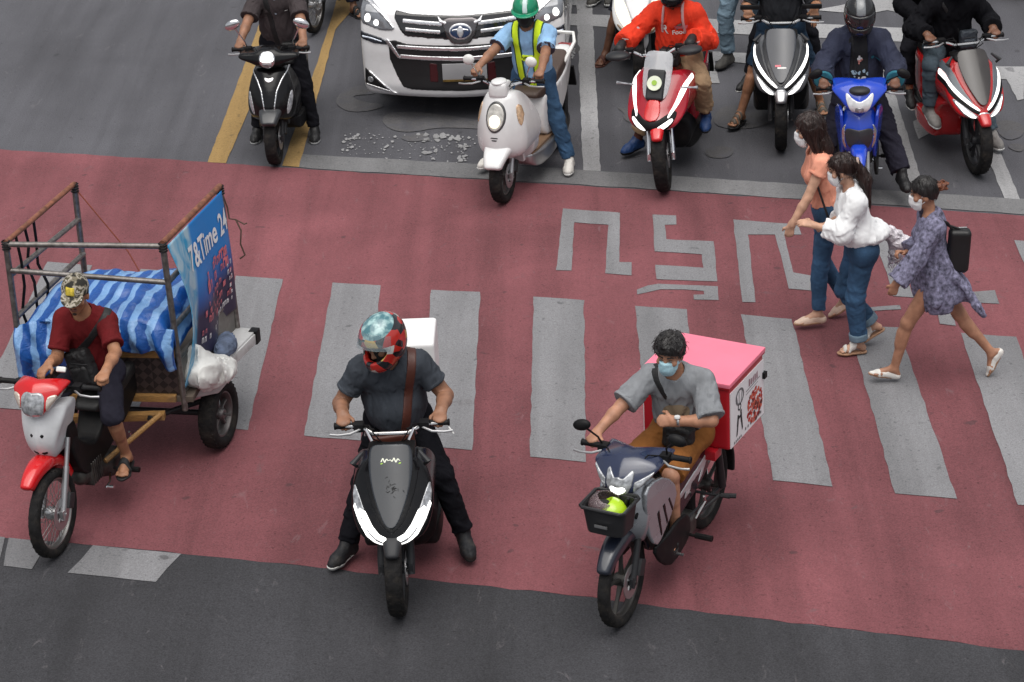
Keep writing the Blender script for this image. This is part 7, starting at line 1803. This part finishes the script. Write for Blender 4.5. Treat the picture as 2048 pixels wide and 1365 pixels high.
def van(name, label, loc, rz, body, detail=True):
    root = empty(name, loc, rz, label, 'van')
    B = hull([(0, 1.93), (.55, 1.91), (.72, 1.80), (.82, 1.35), (.90, 1.08), (.925, .85), (.925, .5), (.915, .26), (.86, .19), (0, .19)],
             [(.03, .22), (-.045, .30), (-.03, .50), (-.035, .72), (.0, .92), (.06, 1.03), (.22, 1.10), (.60, 1.16), (1.05, 1.22), (1.45, 1.55), (1.85, 1.84), (2.5, 1.93), (4.4, 1.90), (4.78, 1.70), (4.9, 1.1), (4.92, .5), (4.85, .28), (4.4, .22), (.5, .20)], None, (.02, .24), .05, 1)
    arch = uni([P3((-1.0, yy-.42, 0), (1.0, yy+.42, .80), lambda X, Y, Z, yy=yy: np.maximum(np.sqrt((Y-yy)**2+(Z-.33)**2)-.40, .60-np.abs(X))) for yy in (1.0, 3.95)])
    sdf('body', [(B, 0), (arch, ('cut', .02))], body, root, .0165, 1)
    for yy in (1.0, 3.95):
        for sx in (-1, 1): wheel(root, yy, .33, .215, 'cast', 8, SIL, disc=0, name='wheel', x0=sx*.79)
    gl = mat('car_glass', (.012, .014, .016), .04, coat=1, var=.05)
    hh = .010
    sdf('windscreen', inter(off(B, .016), shp([(0, 1.80), (.62, 1.78), (.72, 1.33), (.70, 1.24), (0, 1.25)], 'y', .8, 2.3)), gl, root, .018)
    for sx in (-1, 1):
        sdf('side_window', inter(inter(off(B, .016), shp([(1.6, 1.25), (2.05, 1.72), (4.3, 1.72), (4.5, 1.25)], 'x')), half((sx*.4, 0, 0), (-sx, 0, 0))), gl, root, .022)
        sdf('wing_mirror', ell((sx*1.0, 1.35, 1.25), (.10, .07, .09)), body, root, .014)
    if not detail:
        one('grille', B, [(0, .95), (.5, .95), (.6, .75), (.55, .35), (0, .33)], BLK, root, .006, .6, hh); two('headlight', B, [(.88, 1.02), (.80, .85), (.58, .86), (.60, .98)], LENS, root, .008, .9, hh)
        return root
    pb = mat('piano_black', (.012, .012, .014), .12, coat=.8); ck = mat('bright_chrome', (.80, .80, .82), .28, .9, var=.03)
    one('grille', B, [(0, 1.0), (.45, 1.01), (.585, 1.03), (.60, .97), (.54, .86), (.50, .82), (.15, .80), (0, .79)], pb, root, .005, .5, hh, 0)
    one('lower_grille', B, [(0, .745), (.50, .755), (.60, .78), (.665, .77), (.66, .60), (.60, .44), (.55, .345), (.48, .325), (0, .315)], mat('black_mesh', (.010, .010, .011), .5), root, .005, .5, hh, 0)
    for (z0, z1, xi, xo, dz) in ((.952, .918, .16, .52, .02), (.882, .850, .18, .50, .018)):
        two('grille_bar', B, [(xi, z0), (xo, z0+dz), (xo, z1+dz), (xi, z1)], ck, root, .014, .5, .006, 0)
    for (z0, t, xo, dz) in ((.695, .034, .585, .012), (.602, .040, .56, .012)):
        one('grille_bar', B, [(0, z0+t), (xo, z0+t+dz), (xo, z0+dz), (0, z0)], ck, root, .014, .5, .006, 0)
    two('chrome_edge', B, [(.70, .775), (.665, .79), (.60, .70), (.555, .625), (.56, .61), (.585, .62)], ck, root, .016, .5, .006, 0)
    one('badge_plate', B, [(0, .985), (.11, .985), (.17, .96), (.13, .83), (.08, .765), (0, .755)], mat('dark_chrome', (.16, .15, .155), .2, .9), root, .012, .5, .009, 0)
    two('badge_wing', B, [(.205, 1.01), (.19, .95), (.13, .925), (.115, .955), (.16, .965)], ck, root, .018, .5, .009, 0)
    EL = lambda a, b, zc: [(a*math.sin(t), zc+b*math.cos(t)) for t in np.linspace(0, math.pi, 14)]
    eb = one('emblem', B, EL(.105, .072, .872), ck, root, .020, .5, .007)
    one('emblem_field', B, EL(.092, .058, .872), mat('emblem_blue', (.012, .03, .085), .15, coat=1), eb, .024, .5, .006)
    one('emblem_mark', B, EL(.030, .050, .872), ck, eb, .028, .5, .006); one('emblem_mark', B, [(0, .905), (.075, .892), (.075, .880), (0, .893)], ck, eb, .028, .5, .006, 0)
    two('headlight', B, [(.915, 1.085), (.925, .96), (.90, .905), (.80, .875), (.70, .855), (.62, .865), (.60, .885), (.66, .95), (.74, 1.02), (.84, 1.09)], mat('headlamp_glass', (.20, .21, .23), .08, .3, coat=1, var=.4, vs=9), root, .008, .9, hh, 0)
    two('projector', B, [(.86, .99), (.885, .945), (.86, .915), (.825, .925), (.815, .965), (.83, .995)], LIT, root, .013, .9, .008); two('projector', B, [(.775, .955), (.80, .915), (.775, .89), (.745, .90), (.74, .94)], LIT, root, .013, .9, .008)
    two('light_guide', B, [(.92, 1.105), (.84, 1.10), (.73, 1.03), (.65, .955), (.595, .885), (.615, .88), (.675, .95), (.75, 1.01), (.85, 1.075), (.92, 1.08)], ck, root, .015, .9, .008, 0)
    two('running_lamp', B, [(.922, .835), (.925, .77), (.80, .735), (.68, .73), (.64, .755), (.72, .79), (.82, .815)], mat('lamp_dark', (.05, .055, .07), .1, .4, coat=1, var=.5, vs=14), root, .008, .9, .009, 0)
    two('light_guide', B, [(.91, .80), (.82, .79), (.72, .765), (.72, .752), (.82, .772), (.91, .78)], mat('guide_bluewhite', (.62, .68, .78), .2, .3), root, .014, .9, .008, 0)
    two('fog_recess', B, [(.90, .50), (.91, .345), (.78, .315), (.645, .285), (.70, .325), (.80, .41)], mat('black_mesh', 0), root, .006, .9, .009, 0)
    two('fog_trim', B, [(.90, .335), (.78, .30), (.60, .262), (.615, .285), (.78, .325), (.90, .352)], ck, root, .012, .9, .008, 0); two('fog_trim', B, [(.86, .475), (.64, .285), (.60, .265), (.665, .285), (.875, .455)], ck, root, .012, .9, .008, 0)
    two('fog_lamp', B, EL(.03, .03, .385)[:0] or [(.855+.03*math.cos(t), .39+.03*math.sin(t)) for t in np.linspace(0, 5.6, 9)], LENS, root, .012, .9, .008)
    MB().box((.02, -.045, .505), (.20, .008, .075), None, .3).build('number_plate', mat('blurred_plate', (.32, .32, .33), .5, var=.08, vs=3), root)
    MB().box((.02, -.046, .425), (.20, .012, .010), None, .3).build('plate_holder', mat('plate_yellow_black', (.10, .06, .01), .5, var=.8, vs=14), root)
    two('plate_bracket', B, [(.30, .58), (.22, .58), (.22, .40), (.30, .40)], mat('dark_red_plastic', (.05, .008, .01), .3), root, .008, .4, .009, 0)
    return root

def vehicles():
    van('white_van', 'white people carrier with a wide chrome grille waiting in its lane', gp(932, 246), R(-2), paint('van_white', (.80, .80, .81), .15, .9, .03))
    r_ = van('dark_van', 'black vehicle whose front bumper shows in the top right corner', gp(2085, 2), R(-6), paint('van_black', (.006, .006, .008), .15, .6, .03), False); r_['category'] = 'vehicle'
make_camera(); make_world(); make_ground()
tricycle(); central(); delivery(); women(); back_row(); vehicles()
